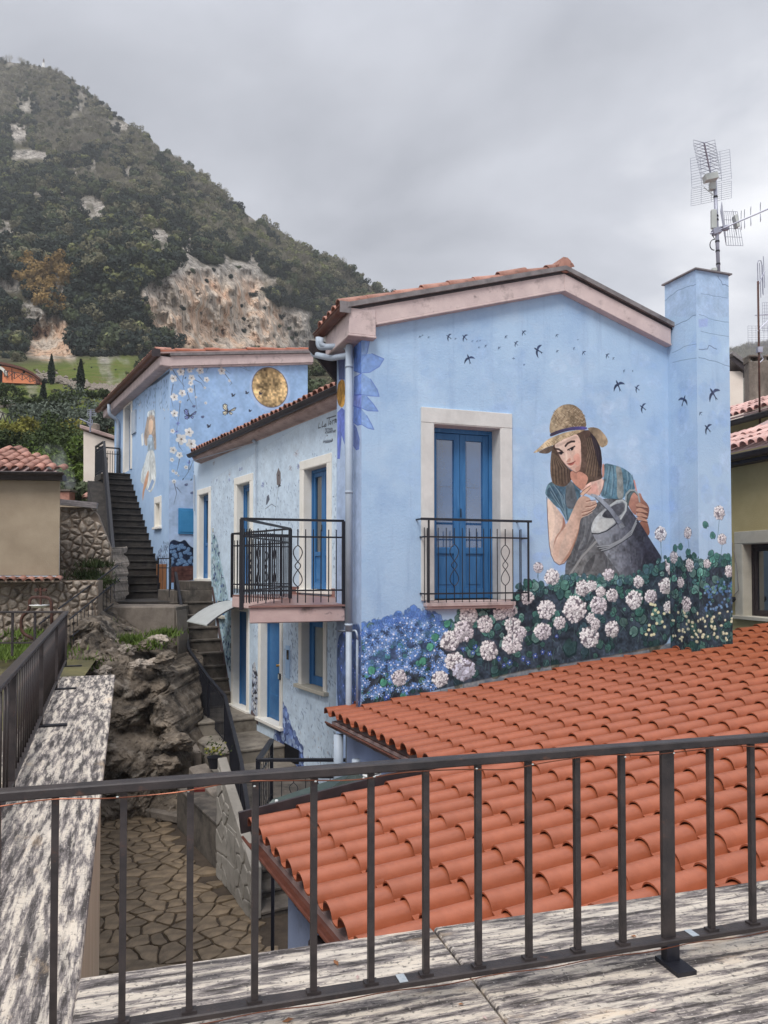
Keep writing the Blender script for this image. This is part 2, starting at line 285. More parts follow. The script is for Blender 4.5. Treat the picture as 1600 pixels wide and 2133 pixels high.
# ---------------------------------------------------------------- mural painter: flat paint on a wall, kept as a picture generated here
class Canvas:
    def __init__(s, wall, u0, u1, z0, z1, res):
        s.w = wall; s.b = (u0, u1, z0, z1); s.res = res
        s.W = int((u1 - u0) * res); s.H = int((z1 - z0) * res)
        s.rgb = np.zeros((s.H, s.W, 3), np.float32); s.al = np.zeros((s.H, s.W), np.float32)
        s.rg = np.random.default_rng(5)
    def c(s, x, y):
        u, z = s.w.px(x, y); return ((u - s.b[0]) * s.res, (z - s.b[2]) * s.res)
    def cs(s, pts): return np.array([s.c(x, y) for x, y in pts], np.float32)
    def box(s, P, pad=2):
        x0 = max(0, int(P[:, 0].min() - pad)); x1 = min(s.W, int(P[:, 0].max() + pad + 1))
        y0 = max(0, int(P[:, 1].min() - pad)); y1 = min(s.H, int(P[:, 1].max() + pad + 1))
        return x0, x1, y0, y1
    def over(s, bx, m, col):
        x0, x1, y0, y1 = bx
        if x1 <= x0 or y1 <= y0: return
        col = np.asarray(col, np.float32)
        A = s.al[y0:y1, x0:x1]; Cc = s.rgb[y0:y1, x0:x1]
        na = m + A * (1 - m); k = np.where(na > 1e-5, m / np.maximum(na, 1e-5), 0)[..., None]
        s.rgb[y0:y1, x0:x1] = Cc * (1 - k) + col * k; s.al[y0:y1, x0:x1] = na
    def pmask(s, P, bx, ss=2):
        x0, x1, y0, y1 = bx; m = np.zeros((y1 - y0, x1 - x0), np.float32); n = len(P)
        for a in range(ss):
            for b in range(ss):
                X = np.arange(x0, x1)[None, :] + (a + .5) / ss; Y = np.arange(y0, y1)[:, None] + (b + .5) / ss
                ins = np.zeros(m.shape, bool)
                for i in range(n):
                    xa, ya = P[i]; xb, yb = P[(i + 1) % n]
                    if ya == yb: continue
                    c_ = ((ya > Y) != (yb > Y)) & (X < (xb - xa) * (Y - ya) / (yb - ya) + xa)
                    ins ^= c_
                m += ins
        return m / (ss * ss)
    def noise(s, h, w_, cell):
        a = s.rg.random((int(h / cell) + 3, int(w_ / cell) + 3)).astype(np.float32)
        yi = np.arange(h) / cell; xi = np.arange(w_) / cell
        y0 = yi.astype(int); x0 = xi.astype(int); fy = (yi - y0)[:, None]; fx = (xi - x0)[None, :]
        fy = fy * fy * (3 - 2 * fy); fx = fx * fx * (3 - 2 * fx)
        g = lambda dy, dx: a[np.ix_(y0 + dy, x0 + dx)]
        return g(0, 0) * (1 - fy) * (1 - fx) + g(0, 1) * (1 - fy) * fx + g(1, 0) * fy * (1 - fx) + g(1, 1) * fy * fx
    def poly(s, pts, col, a=1., col2=None, ax=None, soft=0, tex=.06, raw=False, smooth=True):
        """pts in picture points; col -> col2 along ax ((x,y),(x,y)) in picture points"""
        P = np.array(pts, np.float32) if raw else s.cs(pts)
        if smooth and len(P) > 4: P = s.chaikin(P)
        bx = s.box(P, 2 + 2 * soft); x0, x1, y0, y1 = bx
        if x1 <= x0 or y1 <= y0: return
        m = s.pmask(P, bx)
        for _ in range(int(soft)):
            m = (np.pad(m, 1)[:-2, 1:-1] + np.pad(m, 1)[2:, 1:-1] + np.pad(m, 1)[1:-1, :-2] + np.pad(m, 1)[1:-1, 2:] + m * 2) / 6
        C_ = np.broadcast_to(np.asarray(col, np.float32), m.shape + (3,)).copy()
        if col2 is not None:
            q = s.cs(ax) if ax else np.array([[x0, y0], [x1, y1]], np.float32)
            d = q[1] - q[0]; X, Y = np.meshgrid(np.arange(x0, x1), np.arange(y0, y1))
            t = np.clip(((X - q[0][0]) * d[0] + (Y - q[0][1]) * d[1]) / max(d @ d, 1e-6), 0, 1)[..., None]
            C_ = C_ * (1 - t) + np.asarray(col2, np.float32) * t
        if tex:
            nz = s.noise(m.shape[0], m.shape[1], 5) * .6 + s.noise(m.shape[0], m.shape[1], 17) * .8 - .7
            C_ = C_ * (1 + tex * 2 * nz[..., None])
        s.over(bx, m * a, C_)
    @staticmethod
    def chaikin(P):
        for _ in range(2):
            Q = np.roll(P, -1, 0); P = np.stack([P * .8 + Q * .2, P * .2 + Q * .8], 1).reshape(-1, 2)
        return P
    def stroke(s, pts, wd, col, a=1., raw=False, taper=False):
        """wd in canvas pixels"""
        P = np.array(pts, np.float32) if raw else s.cs(pts)
        bx = s.box(P, wd + 2); x0, x1, y0, y1 = bx
        if x1 <= x0 or y1 <= y0: return
        X, Y = np.meshgrid(np.arange(x0, x1) + .5, np.arange(y0, y1) + .5); m = np.zeros(X.shape, np.float32); n = len(P) - 1
        for i in range(n):
            p, q = P[i], P[i + 1]; d = q - p; t = np.clip(((X - p[0]) * d[0] + (Y - p[1]) * d[1]) / max(d @ d, 1e-6), 0, 1)
            ds = np.hypot(X - p[0] - t * d[0], Y - p[1] - t * d[1])
            ww = wd / 2 * (1 - (i + t) / n * .8 if taper else 1)
            m = np.maximum(m, np.clip(ww - ds + .5, 0, 1))
        s.over(bx, m * a, col)
    def ell(s, x, y, rx, ry, col, a=1., rot=0, col2=None, soft=0, raw=True, tex=.05):
        th = np.linspace(0, 2 * np.pi, 18, endpoint=False); c_, s_ = math.cos(rot), math.sin(rot)
        P = np.stack([x + rx * np.cos(th) * c_ - ry * np.sin(th) * s_, y + rx * np.cos(th) * s_ + ry * np.sin(th) * c_], 1)
        s.poly(P, col, a, raw=True, smooth=False, soft=soft, tex=tex) if raw else s.poly([tuple(p) for p in P], col, a, smooth=False, soft=soft, tex=tex)
    def image(s, name):
        im = bpy.data.images.new(name, s.W, s.H, alpha=True)
        o = np.ones((s.H, s.W, 4), np.float32); o[..., :3] = np.clip(s.rgb / 255, 0, 1); o[..., 3] = np.clip(s.al, 0, 1)
        im.alpha_mode = 'CHANNEL_PACKED'
        im.pixels.foreach_set(o.ravel()); im.update(); return im
    # --- motifs, in canvas pixels
    def daisy(s, x, y, r, col, core=(225, 232, 250), n=9, sq=1.):
        ph = s.rg.random() * 6
        for k in range(n):
            th = ph + k * 2 * math.pi / n + s.rg.normal(0, .12); rr = r * s.rg.uniform(.8, 1.1)
            cc = np.array(col) * s.rg.uniform(.8, 1.15)
            s.poly([(x + math.cos(th) * rr * .15 * 1, y + math.sin(th) * rr * .15), (x + math.cos(th + .25) * rr * .6 * sq, y + math.sin(th + .25) * rr * .6),
                    (x + math.cos(th) * rr * sq, y + math.sin(th) * rr), (x + math.cos(th - .25) * rr * .6 * sq, y + math.sin(th - .25) * rr * .6)], cc, raw=True, smooth=False, tex=0)
        s.ell(x, y, r * .2, r * .2, core, tex=0)
    def hydrangea(s, x, y, r, ry=None, base=(206, 202, 206), sh=(118, 112, 120)):
        ry = ry or r
        s.ell(x, y, r * .97, ry * .97, sh, .95, soft=1)
        n = int(70)
        for k in range(n):
            q = math.sqrt(s.rg.random()); th = s.rg.random() * 6.283; fx = x + q * r * .95 * math.cos(th); fy = y + q * ry * .95 * math.sin(th)
            lum = 1.02 + .16 * (fy - y) / ry - .1 * (fx - x) / r + s.rg.normal(0, .09)
            c_ = np.clip(np.array(base) * lum, 0, 244); pr = r * s.rg.uniform(.11, .17)
            s.ell(fx + pr * .3, fy - pr * .4, pr * 1.1, pr, np.array(sh) * lum, .5, tex=0)
            for j in range(3):
                t2 = j * 2.1 + k; s.ell(fx + pr * .55 * math.cos(t2), fy + pr * .55 * math.sin(t2), pr * .62, pr * .55, c_ * s.rg.uniform(.93, 1.05), tex=0)
    def leaf(s, x, y, r, rot, col=(84, 138, 122), dark=(34, 62, 62)):
        th = np.linspace(0, 2 * np.pi, 15, endpoint=False); rr = r * (1 - .28 * np.cos(th)) * (1 + s.rg.normal(0, .07, 15)); rr[0] *= .45
        c_, s_ = math.cos(rot), math.sin(rot); X = rr * np.cos(th); Y = rr * .85 * np.sin(th)
        P = np.stack([x + X * c_ - Y * s_, y + X * s_ + Y * c_], 1)
        s.poly(P, dark, .9, raw=True, tex=.1)
        s.poly((P - [x, y]) * .86 + [x - r * .05, y + r * .08], col, .9, raw=True, tex=.2)
        for k in (-.7, -.3, .1, .5, .9):
            t2 = rot + math.pi + k * .9; s.stroke([(x + c_ * r * .3, y + s_ * r * .3), (x + math.cos(t2) * r * .8, y + math.sin(t2) * r * .75)], max(1, r * .07), np.array(dark) * 1.25, .6, raw=True)
    def swallow(s, x, y, r, rot, col=(44, 52, 72)):
        def T(pts):
            c_, s_ = math.cos(rot), math.sin(rot); return [(x + r * (a * c_ - b * s_), y + r * (a * s_ + b * c_)) for a, b in pts]
        s.poly(T([(1, .05), (.6, .2), (.1, .18), (-.5, .06), (-1.2, .28), (-.8, .02), (-1.25, -.2), (-.5, -.08), (.1, -.16), (.6, -.14)]), col, raw=True, tex=.1)
        s.poly(T([(.35, .1), (.3, .6), (-.1, 1.05), (-.75, 1.35), (-.3, .8), (-.1, .4), (-.05, .1)]), col, raw=True, tex=.1)
        s.poly(T([(.35, -.1), (.45, -.6), (.2, -1.05), (-.35, -1.4), (-.1, -.8), (0, -.4), (0, -.1)]), np.array(col) * 1.25, raw=True, tex=.1)
# ---------------------------------------------------------------- wall frames
G = Wall(-.282, 9.6, .9386, .3452)            # gable wall of the house with the woman
S = Wall(-.282, 9.6, -.3452, .9386)           # its short left side
W2 = Wall(-.71, 12.73, -.5, .866)             # low house with the doors
W3F = Wall(-5.72, 20.4, .866, .5)             # upper house, wall towards the camera
W3L = Wall(-5.72, 20.4, -.5, .866)            # upper house, wall along its stairs
GZ = -4.4                                     # courtyard level
UCH, OCH = 4.755, .585                        # chimney: along the gable, out of it
CHL = Wall(*(G.pt(UCH, 0, OCH) - G.g * 0).to_2d()[:], *(-G.n).to_2d()[:])   # left face of the chimney, u from its outer corner inwards
CHF = Wall(*G.pt(UCH, 0, OCH).to_2d()[:], *G.g.to_2d()[:])

def zx(pts, k, ox, oy): return [(ox + a / k, oy + b / k) for a, b in pts]
# ================= gable mural
cg = Canvas(G, 0, 5.4, -2.0, 3.9, 185)
g3 = lambda *p: zx(p, 5.333, 1100, 830)       # traced from two enlargements of the wall
g4 = lambda *p: zx(p, 5.333, 1100, 1000)
# soft pale clouds of paint round the figure
for k in range(70):
    x, y = rng.normal(1255, 95), rng.normal(960, 120); a, b = cg.c(x, y)
    cg.ell(a, b, rng.uniform(10, 34), rng.uniform(8, 26), (196, 208, 228), .12, soft=6, tex=.2)
for k in range(60):
    a, b = cg.c(rng.uniform(770, 1390), rng.uniform(700, 1100)); cg.ell(a, b, rng.uniform(14, 44), rng.uniform(10, 34), (176, 200, 236) if k % 2 else (126, 160, 214), .10, soft=8, tex=.2)
for k in range(40):
    a, b = cg.c(rng.uniform(1080, 1400), rng.uniform(1040, 1190)); cg.ell(a, b, rng.uniform(12, 34), rng.uniform(8, 22), (128, 164, 232), .12, soft=6, tex=.2)
# swallows
for x, y, r, t in [(935, 702, 7, 2.6), (968, 703, 7.5, 2.4), (977, 748, 11, 1.9), (1075, 716, 6, 2.5), (1091, 693, 6, 2.3), (1121, 730, 12, 2.7), (1040, 725, 4, 2.2), (1070, 747, 3, 1.5),
                   (1216, 735, 5.5, 2.2), (1265, 741, 6, 2.4), (1278, 747, 3.5, 2.4), (1288, 803, 14, 2.0), (1327, 809, 8, 2.6), (1339, 849, 10, 2.6), (1054, 702, 4, 2.3), (1012, 721, 3.5, 2.3),
                   (1092, 760, 3, 2.2), (1160, 699, 4, 2.1), (1161, 732, 3.5, 2.1), (1196, 726, 3.5, 2.5), (1300, 773, 3.5, 2.4), (1318, 773, 2.5, 2.4), (875, 702, 3, 2), (893, 703, 2.5, 2), (949, 706, 2.5, 2),
                   (984, 711, 2.5, 2), (994, 711, 2.5, 2), (1000, 710, 2, 2), (998, 724, 2.5, 2), (1204, 708, 2, 2), (880, 699, 2, 2)]:
    a, b = cg.c(x, y); cg.swallow(a, b, r * 1.15, t, (52, 62, 88))
# petals that run round the corner
PET = [([(753, 705), (772, 700), (765, 735), (753, 752)], 0), ([(752, 739), (775, 737), (800, 748), (790, 764), (770, 776), (753, 777)], 1), ([(753, 777), (772, 790), (786, 812), (790, 826), (770, 825), (753, 822)], 2),
       ([(753, 822), (764, 826), (778, 842), (788, 857), (766, 856), (753, 850)], 1), ([(753, 852), (764, 866), (774, 884), (779, 895), (766, 892), (753, 884)], 2)]
for pts, k in PET:
    cg.poly(pts, [(100, 136, 200), (118, 150, 208), (132, 162, 212)][k], .75, [(136, 164, 212), (110, 142, 204), (120, 152, 208)][k], (pts[0], pts[2]), tex=.15, smooth=False)
    cg.stroke(pts[1:], 2.0, (84, 104, 180), .7)
# --- the woman: skirt and body first
DENIM, DEN2 = (104, 108, 112), (72, 74, 80)
cg.poly(g4((410, 1150), (412, 960), (440, 860), (560, 480), (590, 400), (700, 350), (800, 210), (985, 200), (1070, 210), (1110, 300), (1240, 470), (1330, 620), (1500, 880), (1400, 1080), (1080, 1180), (500, 1227)), DENIM, 1, (78, 80, 86), (g4((420, 700))[0], g4((1300, 800))[0]), tex=.25)
for a in [((600, 420), (560, 700), (500, 900)), ((700, 500), (640, 720), (560, 860)), ((660, 1040), (760, 830), (770, 780)), ((840, 780), (870, 900), (860, 1040)), ((620, 520), (600, 640), (540, 760)), ((720, 640), (650, 760), (560, 800))]:
    cg.stroke(g4(*a), 9, DEN2, .45); cg.stroke([(x + 4, y) for x, y in g4(*a)], 4, (140, 144, 146), .35)
cg.poly(g4((470, 1045), (760, 680), (850, 800), (870, 1060), (640, 1060)), (128, 130, 130), .85, (92, 94, 98), (g4((500, 1000))[0], g4((870, 900))[0]), tex=.25)
cg.poly(g4((600, 1040), (640, 930), (760, 800), (720, 960), (650, 1045)), (74, 76, 80), .7, tex=.2)
cg.stroke(g4((470, 1045), (600, 850), (760, 680)), 6, (150, 152, 152), .9)
# blue-green shirt
TEAL, TE2, TE3 = (98, 128, 142), (70, 94, 112), (142, 166, 178)
cg.poly(g3((188, 1050), (215, 960), (260, 920), (440, 940), (520, 930), (590, 1010), (560, 1120), (470, 1227), (330, 1227), (210, 1090)), TEAL, 1, TE2, (g3((230, 950))[0], g3((520, 1200))[0]), tex=.2)
cg.poly(g4((210, 180), (300, 230), (400, 400), (430, 470), (560, 330), (590, 150), (560, 100), (300, 60), (215, 90)), TE2, 1, TEAL, (g4((300, 100))[0], g4((430, 460))[0]), tex=.2)
for a in [((240, 60), (330, 220), (410, 380)), ((330, 100), (370, 200), (420, 400)), ((290, 60), (380, 180), (400, 260)), ((400, 160), (410, 300), (430, 460)), ((250, 130), (290, 200), (360, 300))]:
    cg.stroke(g4(*a), 3, TE3, .55); cg.stroke([(x + 2.5, y) for x, y in g4(*a)], 3, (54, 72, 88), .5)
cg.poly(g3((840, 715), (960, 740), (1050, 770), (1140, 830), (1170, 900), (1200, 1010), (1090, 1060), (1060, 1120), (800, 1110), (830, 960), (845, 850)), TEAL, 1, (84, 120, 140), (g3((850, 760))[0], g3((1150, 1000))[0]), tex=.22)
for a in [((900, 760), (880, 900), (850, 1060)), ((930, 760), (940, 900), (920, 1080)), ((1100, 820), (1110, 900), (1090, 1000)), ((1140, 850), (1160, 930), (1150, 1010))]:
    cg.stroke(g3(*a), 4, TE3, .5); cg.stroke([(x + 3, y) for x, y in g3(*a)], 3, TE2, .6)
cg.poly(g3((970, 745), (1045, 770), (1070, 1120), (985, 1115), (990, 900)), (150, 156, 154), 1, (118, 124, 124), (g3((980, 900))[0], g3((1070, 900))[0]), tex=.15)
cg.poly(g3((420, 960), (490, 900), (545, 1100), (540, 1227), (430, 1227), (415, 1100)), (112, 118, 122), .95, (86, 90, 96), (g3((440, 1000))[0], g3((540, 1100))[0]), tex=.2)
# neck and chest
SK, SK2, SK3 = (216, 176, 156), (186, 130, 112), (226, 200, 186)
cg.poly(g3((490, 880), (560, 840), (640, 850), (830, 880), (848, 940), (820, 1020), (790, 1085), (700, 1080), (640, 1060), (590, 1020), (530, 960)), (212, 170, 156), 1, (220, 192, 180), (g3((560, 860))[0], g3((840, 1000))[0]), tex=.14)
cg.poly(g3((540, 860), (640, 870), (650, 930), (600, 960), (560, 920)), (196, 122, 100), .5, soft=3)
cg.poly(g3((660, 1000), (760, 930), (790, 1060), (700, 1070)), (208, 142, 130), .4, soft=4)
cg.stroke(g3((490, 890), (530, 960), (590, 1020)), 2.5, (90, 66, 66), .8); cg.stroke(g3((850, 900), (830, 1000), (795, 1080)), 2.5, (110, 80, 76), .7)
cg.poly(g3((825, 730), (845, 720), (850, 840), (830, 900), (820, 820)), (190, 132, 112), .9)
# hair
HR, HR2 = (104, 88, 76), (62, 52, 50)
cg.poly(g3((262, 560), (300, 520), (350, 640), (430, 760), (520, 830), (500, 880), (440, 960), (400, 985), (320, 970), (270, 940), (250, 850), (245, 740)), HR, 1, HR2, (g3((270, 800))[0], g3((480, 760))[0]), tex=.25)
cg.poly(g3((540, 390), (690, 360), (760, 440), (810, 560), (825, 700), (815, 820), (830, 890), (740, 920), (690, 930), (625, 980), (640, 880), (560, 850), (590, 760), (600, 620), (580, 480)), HR, 1, HR2, (g3((600, 700))[0], g3((800, 620))[0]), tex=.25)
for k in range(26):
    t = k / 25; x0 = 575 + 190 * t; 
    cg.stroke(g3((x0 - 10, 400 + 60 * t), (x0 + 30, 600), (x0 + 10 - 60 * (1 - t), 800 + 60 * t + 30 * rng.random())), 1.6, [(146, 126, 104), (48, 40, 42), (120, 102, 84)][k % 3], .55)
for k in range(18):
    t = k / 17; x0 = 262 + 190 * t
    cg.stroke(g3((262 + 60 * t, 600 + 40 * t), (x0 - 4, 760 + 20 * t), (x0 + 6, 950 - 30 * abs(t - .4))), 1.6, [(150, 130, 108), (50, 42, 44), (122, 104, 86)][k % 3], .55)
cg.poly(g3((690, 380), (750, 430), (800, 560), (822, 690), (810, 800), (770, 700), (740, 560)), (46, 42, 54), .7, soft=2)
# dark under the brim, then the face
cg.poly(g3((270, 540), (285, 500), (420, 420), (600, 355), (700, 350), (680, 440), (560, 460), (420, 500), (300, 580)), (84, 68, 62), 1, tex=.15)
cg.poly(g3((530, 400), (650, 390), (650, 860), (560, 856), (540, 700)), (92, 76, 68), 1, tex=.2)
cg.poly(g3((470, 800), (600, 815), (680, 880), (610, 1030), (520, 960), (470, 890)), (190, 140, 122), 1, tex=.1)
cg.poly(g3((284, 512), (400, 450), (535, 385), (585, 460), (590, 600), (592, 720), (575, 800), (535, 826), (490, 800), (430, 750), (370, 680), (335, 610)), (222, 198, 184), 1, (204, 166, 150), (g3((330, 560))[0], g3((590, 740))[0]), tex=.08)
cg.poly(g3((300, 520), (400, 480), (530, 410), (560, 440), (500, 460), (420, 498), (330, 545)), (140, 116, 106), .35, soft=3)
cg.poly(g3((500, 640), (560, 600), (588, 680), (560, 760), (510, 720)), (216, 148, 132), .5, soft=4)
cg.poly(g3((520, 780), (575, 740), (580, 800), (540, 826)), (176, 124, 108), .5, soft=2)
cg.poly(g3((410, 600), (435, 600), (440, 690), (420, 710)), (232, 210, 194), .8, soft=1)       # nose ridge
cg.poly(g3((432, 690), (470, 655), (478, 690), (455, 712), (425, 712)), (186, 136, 118), .75, soft=1)
cg.stroke(g3((415, 530), (440, 500), (480, 480), (515, 478)), 5, (54, 42, 42), .95); cg.stroke(g3((295, 560), (340, 565), (378, 590)), 4.5, (54, 42, 42), .95)   # brows
cg.poly(g3((445, 570), (480, 545), (520, 530), (500, 575), (460, 585)), (70, 58, 60), .85, soft=1); cg.stroke(g3((440, 574), (480, 552), (520, 532)), 3, (36, 30, 34), .95)
cg.ell(*cg.c(*g3((487, 562))[0]), 4, 3.4, (36, 34, 40), tex=0); cg.ell(*cg.c(*g3((470, 572))[0]), 2, 1.4, (226, 220, 214), tex=0)
cg.poly(g3((335, 610), (365, 600), (390, 600), (380, 622), (350, 626)), (76, 62, 62), .85, soft=1); cg.stroke(g3((332, 606), (362, 598), (392, 602)), 3, (36, 30, 34), .95)
cg.ell(*cg.c(*g3((368, 612))[0]), 3.4, 3, (36, 34, 40), tex=0)
cg.poly(g3((432, 728), (460, 718), (480, 716), (525, 695), (505, 735), (470, 748)), (168, 92, 84), .9); cg.stroke(g3((432, 728), (480, 726), (525, 697)), 1.6, (92, 50, 50), .9)
cg.stroke(g3((452, 758), (480, 756), (500, 745)), 2, (232, 196, 180), .8); cg.stroke(g3((288, 525), (335, 612), (370, 682), (430, 752), (490, 802), (535, 828), (578, 800)), 1.8, (92, 66, 60), .7)
# hat
HT, HT2 = (178, 160, 134), (120, 104, 86)
cg.poly(g3((655, 330), (720, 318), (790, 335), (860, 410), (890, 470), (880, 520), (810, 556), (760, 450), (690, 370)), (132, 116, 98), 1, (160, 142, 118), (g3((680, 350))[0], g3((870, 500))[0]), tex=.2)
cg.poly(g3((50, 608), (120, 550), (190, 480), (245, 440), (420, 372), (655, 335), (600, 370), (480, 420), (380, 460), (290, 520), (200, 545), (110, 600)), (200, 180, 150), 1, (166, 146, 118), (g3((100, 580))[0], g3((600, 350))[0]), tex=.2)
cg.poly(g3((110, 600), (200, 548), (285, 520), (262, 590), (215, 616), (150, 612)), (96, 84, 76), 1, tex=.2)
cg.poly(g3((243, 400), (236, 320), (255, 220), (300, 130), (370, 78), (450, 62), (520, 75), (590, 130), (635, 210), (655, 330), (500, 345), (360, 370)), HT, 1, HT2, (g3((300, 250))[0], g3((650, 260))[0]), tex=.2)
for k in range(150):
    q = rng.random() * 6.283; r_ = math.sqrt(rng.random()); x, y = 445 + 190 * r_ * math.cos(q), 225 + 140 * r_ * math.sin(q)
    if y > 330: continue
    dx = 9 if k % 2 else -9
    cg.stroke(g3((x - dx, y - 8), (x + dx, y + 8)), 1.5, (96, 80, 64) if k % 3 else (214, 198, 172), .6)
for k in range(60):
    t = rng.random(); x = 110 + 430 * t; y = 585 - 215 * t ** .8 + rng.uniform(-18, 22); dx = 7 if k % 2 else -7
    cg.stroke(g3((x - dx, y - 6), (x + dx, y + 6)), 1.4, (128, 106, 82) if k % 2 else (222, 204, 172), .6)
cg.poly(g3((242, 390), (360, 345), (500, 315), (600, 312), (660, 322), (655, 345), (600, 350), (480, 355), (360, 385), (244, 432)), (72, 64, 82), 1, (84, 80, 140), (g3((300, 380))[0], g3((600, 330))[0]), tex=.15)
# her right arm (left in the picture)
cg.poly(g4((210, 190), (250, 230), (330, 320), (405, 420), (415, 500), (440, 470), (490, 350), (560, 200), (620, 170), (690, 200), (700, 240), (760, 230), (768, 290), (700, 350), (620, 400), (580, 440), (560, 580), (510, 720), (470, 830), (400, 930), (340, 942), (290, 900), (255, 830), (235, 700), (220, 500)), (222, 202, 188), 1, (190, 160, 144), (g4((230, 500))[0], g4((560, 520))[0]), tex=.1)
cg.poly(g4((390, 400), (418, 480), (415, 520), (330, 620), (290, 720), (275, 780), (300, 640), (380, 540)), (146, 100, 86), .7, soft=2)
cg.poly(g4((270, 800), (330, 640), (430, 520), (440, 560), (360, 720), (330, 900), (290, 890)), (208, 174, 156), .6, soft=3)
cg.poly(g4((480, 760), (560, 560), (580, 440), (570, 560), (520, 720), (440, 880), (350, 942), (400, 880)), (150, 106, 88), .6, soft=2)
cg.poly(g4((225, 230), (260, 250), (300, 400), (290, 560), (250, 700), (236, 600), (228, 420)), (238, 212, 192), .7, soft=3)
cg.stroke(g4((208, 190), (220, 480), (236, 720), (256, 830), (290, 905), (345, 944), (405, 925), (480, 820)), 2, (86, 62, 56), .8)
cg.poly(g4((575, 160), (620, 110), (690, 62), (704, 78), (670, 110), (630, 150), (610, 180)), (220, 182, 158), 1, tex=.08); cg.stroke(g4((575, 158), (620, 110), (692, 62)), 1.6, (88, 60, 54), .8); cg.stroke(g4((700, 85), (660, 130), (612, 175)), 1.6, (120, 80, 70), .8)
for a in [((650, 238), (700, 228), (755, 222)), ((640, 300), (700, 290), (762, 262)), ((600, 360), (690, 338), (740, 305)), ((600, 400), (660, 380), (712, 348))]:
    cg.stroke(g4(*a), 2.2, (112, 74, 62), .8); cg.stroke([(x, y + 2.2) for x, y in g4(*a)], 2.2, (236, 206, 186), .6)
# her left arm and hand
cg.poly(g4((1078, 240), (1088, 165), (1135, 118), (1200, 125), (1190, 240), (1110, 300)), (84, 100, 104), 1, tex=.2)
cg.poly(g4((1110, 280), (1160, 140), (1215, 140), (1240, 240), (1215, 330), (1195, 400), (1150, 350)), (184, 138, 122), 1, (160, 116, 102), (g4((1130, 200))[0], g4((1220, 300))[0]), tex=.1)
cg.poly(g4((1168, 0), (1185, 0), (1215, 130), (1195, 120)), (206, 140, 128), .9)
cg.poly(g4((1225, 470), (1300, 440), (1330, 470), (1356, 580), (1335, 625), (1290, 590)), (140, 98, 84), 1, tex=.1)
cg.poly(g4((1225, 150), (1250, 142), (1275, 210), (1330, 270), (1350, 320), (1335, 420), (1290, 470), (1220, 420), (1190, 300), (1240, 245)), (160, 118, 102), 1, (126, 90, 80), (g4((1200, 300))[0], g4((1340, 360))[0]), tex=.1)
for y in (280, 335, 385, 430):
    cg.poly(g4((1195, y - 6), (1240, y - 30), (1320, y + 12), (1338, y + 34), (1290, y + 26), (1205, y + 16)), (186, 146, 126), .95, tex=.08); cg.stroke(g4((1205, y + 20), (1270, y + 26), (1330, y + 42)), 2, (74, 50, 46), .8)
# watering can
cg.poly(g4((712, 590), (800, 580), (960, 500), (1040, 400), (1110, 300), (1240, 470), (1320, 600), (1420, 760), (1500, 880), (1380, 1040), (1250, 1090), (1085, 1145), (960, 960), (840, 800), (760, 680)), (136, 142, 150), 1, (52, 54, 66), (g4((850, 820))[0], g4((1300, 760))[0]), tex=.25)
for k in range(40):
    x, y = 900 + rng.random() * 420, 600 + rng.random() * 440
    if y > 1.35 * x - 500: continue
    cg.stroke(g4((x, y), (x + rng.uniform(-10, 10), y + rng.uniform(30, 110))), rng.uniform(2, 6), (150, 156, 164) if k % 2 else (44, 46, 56), .22)
cg.poly(g4((712, 592), (860, 580), (980, 500), (1010, 530), (920, 640), (760, 680)), (134, 140, 150), .6, soft=3)
for o in (0, 22, 44):
    cg.stroke(g4((770 + o, 740 + o), (900, 730 + o * .7), (1040, 660 + o * .5), (1150, 560 + o), (1205, 440 + o)), 3.2, (160, 166, 170), .8); cg.stroke([(x + .8, y + 2) for x, y in g4((770 + o, 740 + o), (900, 730 + o * .7), (1040, 660 + o * .5), (1150, 560 + o), (1205, 440 + o))], 2.4, (46, 48, 56), .7)
cg.poly(g4((698, 540), (720, 460), (770, 390), (850, 320), (960, 250), (1060, 230), (1095, 290), (1070, 370), (1000, 440), (940, 510), (850, 570), (760, 598), (712, 592)), (176, 182, 184), 1, (132, 138, 144), (g4((760, 540))[0], g4((1060, 280))[0]), tex=.2)
cg.poly(g4((820, 400), (850, 350), (960, 270), (1060, 250), (1078, 300), (1040, 380), (980, 420), (900, 425), (840, 415)), (60, 62, 70), 1, (88, 92, 100), (g4((850, 400))[0], g4((1060, 280))[0]), tex=.2)
cg.poly(g4((770, 470), (820, 420), (960, 440), (960, 480), (860, 560), (770, 580), (730, 560)), (202, 206, 204), .6, soft=3)
cg.stroke(g4((712, 594), (780, 598), (870, 568), (960, 505), (990, 478)), 2.6, (30, 32, 38), .9)
cg.stroke(g4((915, 285), (985, 235), (1050, 225), (1092, 260), (1085, 340), (1030, 430)), 5.5, (178, 186, 188), 1)
cg.stroke(g4((1085, 230), (1090, 160), (1130, 115), (1185, 115), (1225, 160), (1240, 240)), 5, (150, 160, 162), 1); cg.stroke(g4((1098, 230), (1104, 170), (1140, 130), (1180, 130), (1215, 170)), 2, (60, 66, 70), .8)
cg.poly(g4((690, 180), (700, 152), (750, 160), (830, 210), (930, 310), (1040, 460), (1060, 490), (1010, 510), (900, 350), (800, 250), (740, 195)), (158, 166, 176), 1, (104, 110, 122), (g4((720, 170))[0], g4((1030, 480))[0]), tex=.15); cg.stroke(g4((745, 198), (800, 250), (900, 352), (1008, 508)), 2, (44, 48, 58), .8)
cg.poly(g4((1000, 500), (1050, 470), (1078, 520), (1030, 540)), (128, 134, 142), 1, tex=.2)
cg.stroke(g4((405, 1075), (600, 1078), (850, 1110), (1085, 1145)), 8, (132, 136, 142), 1); cg.stroke(g4((405, 1065), (600, 1068), (850, 1098)), 2.5, (206, 208, 208), .9)
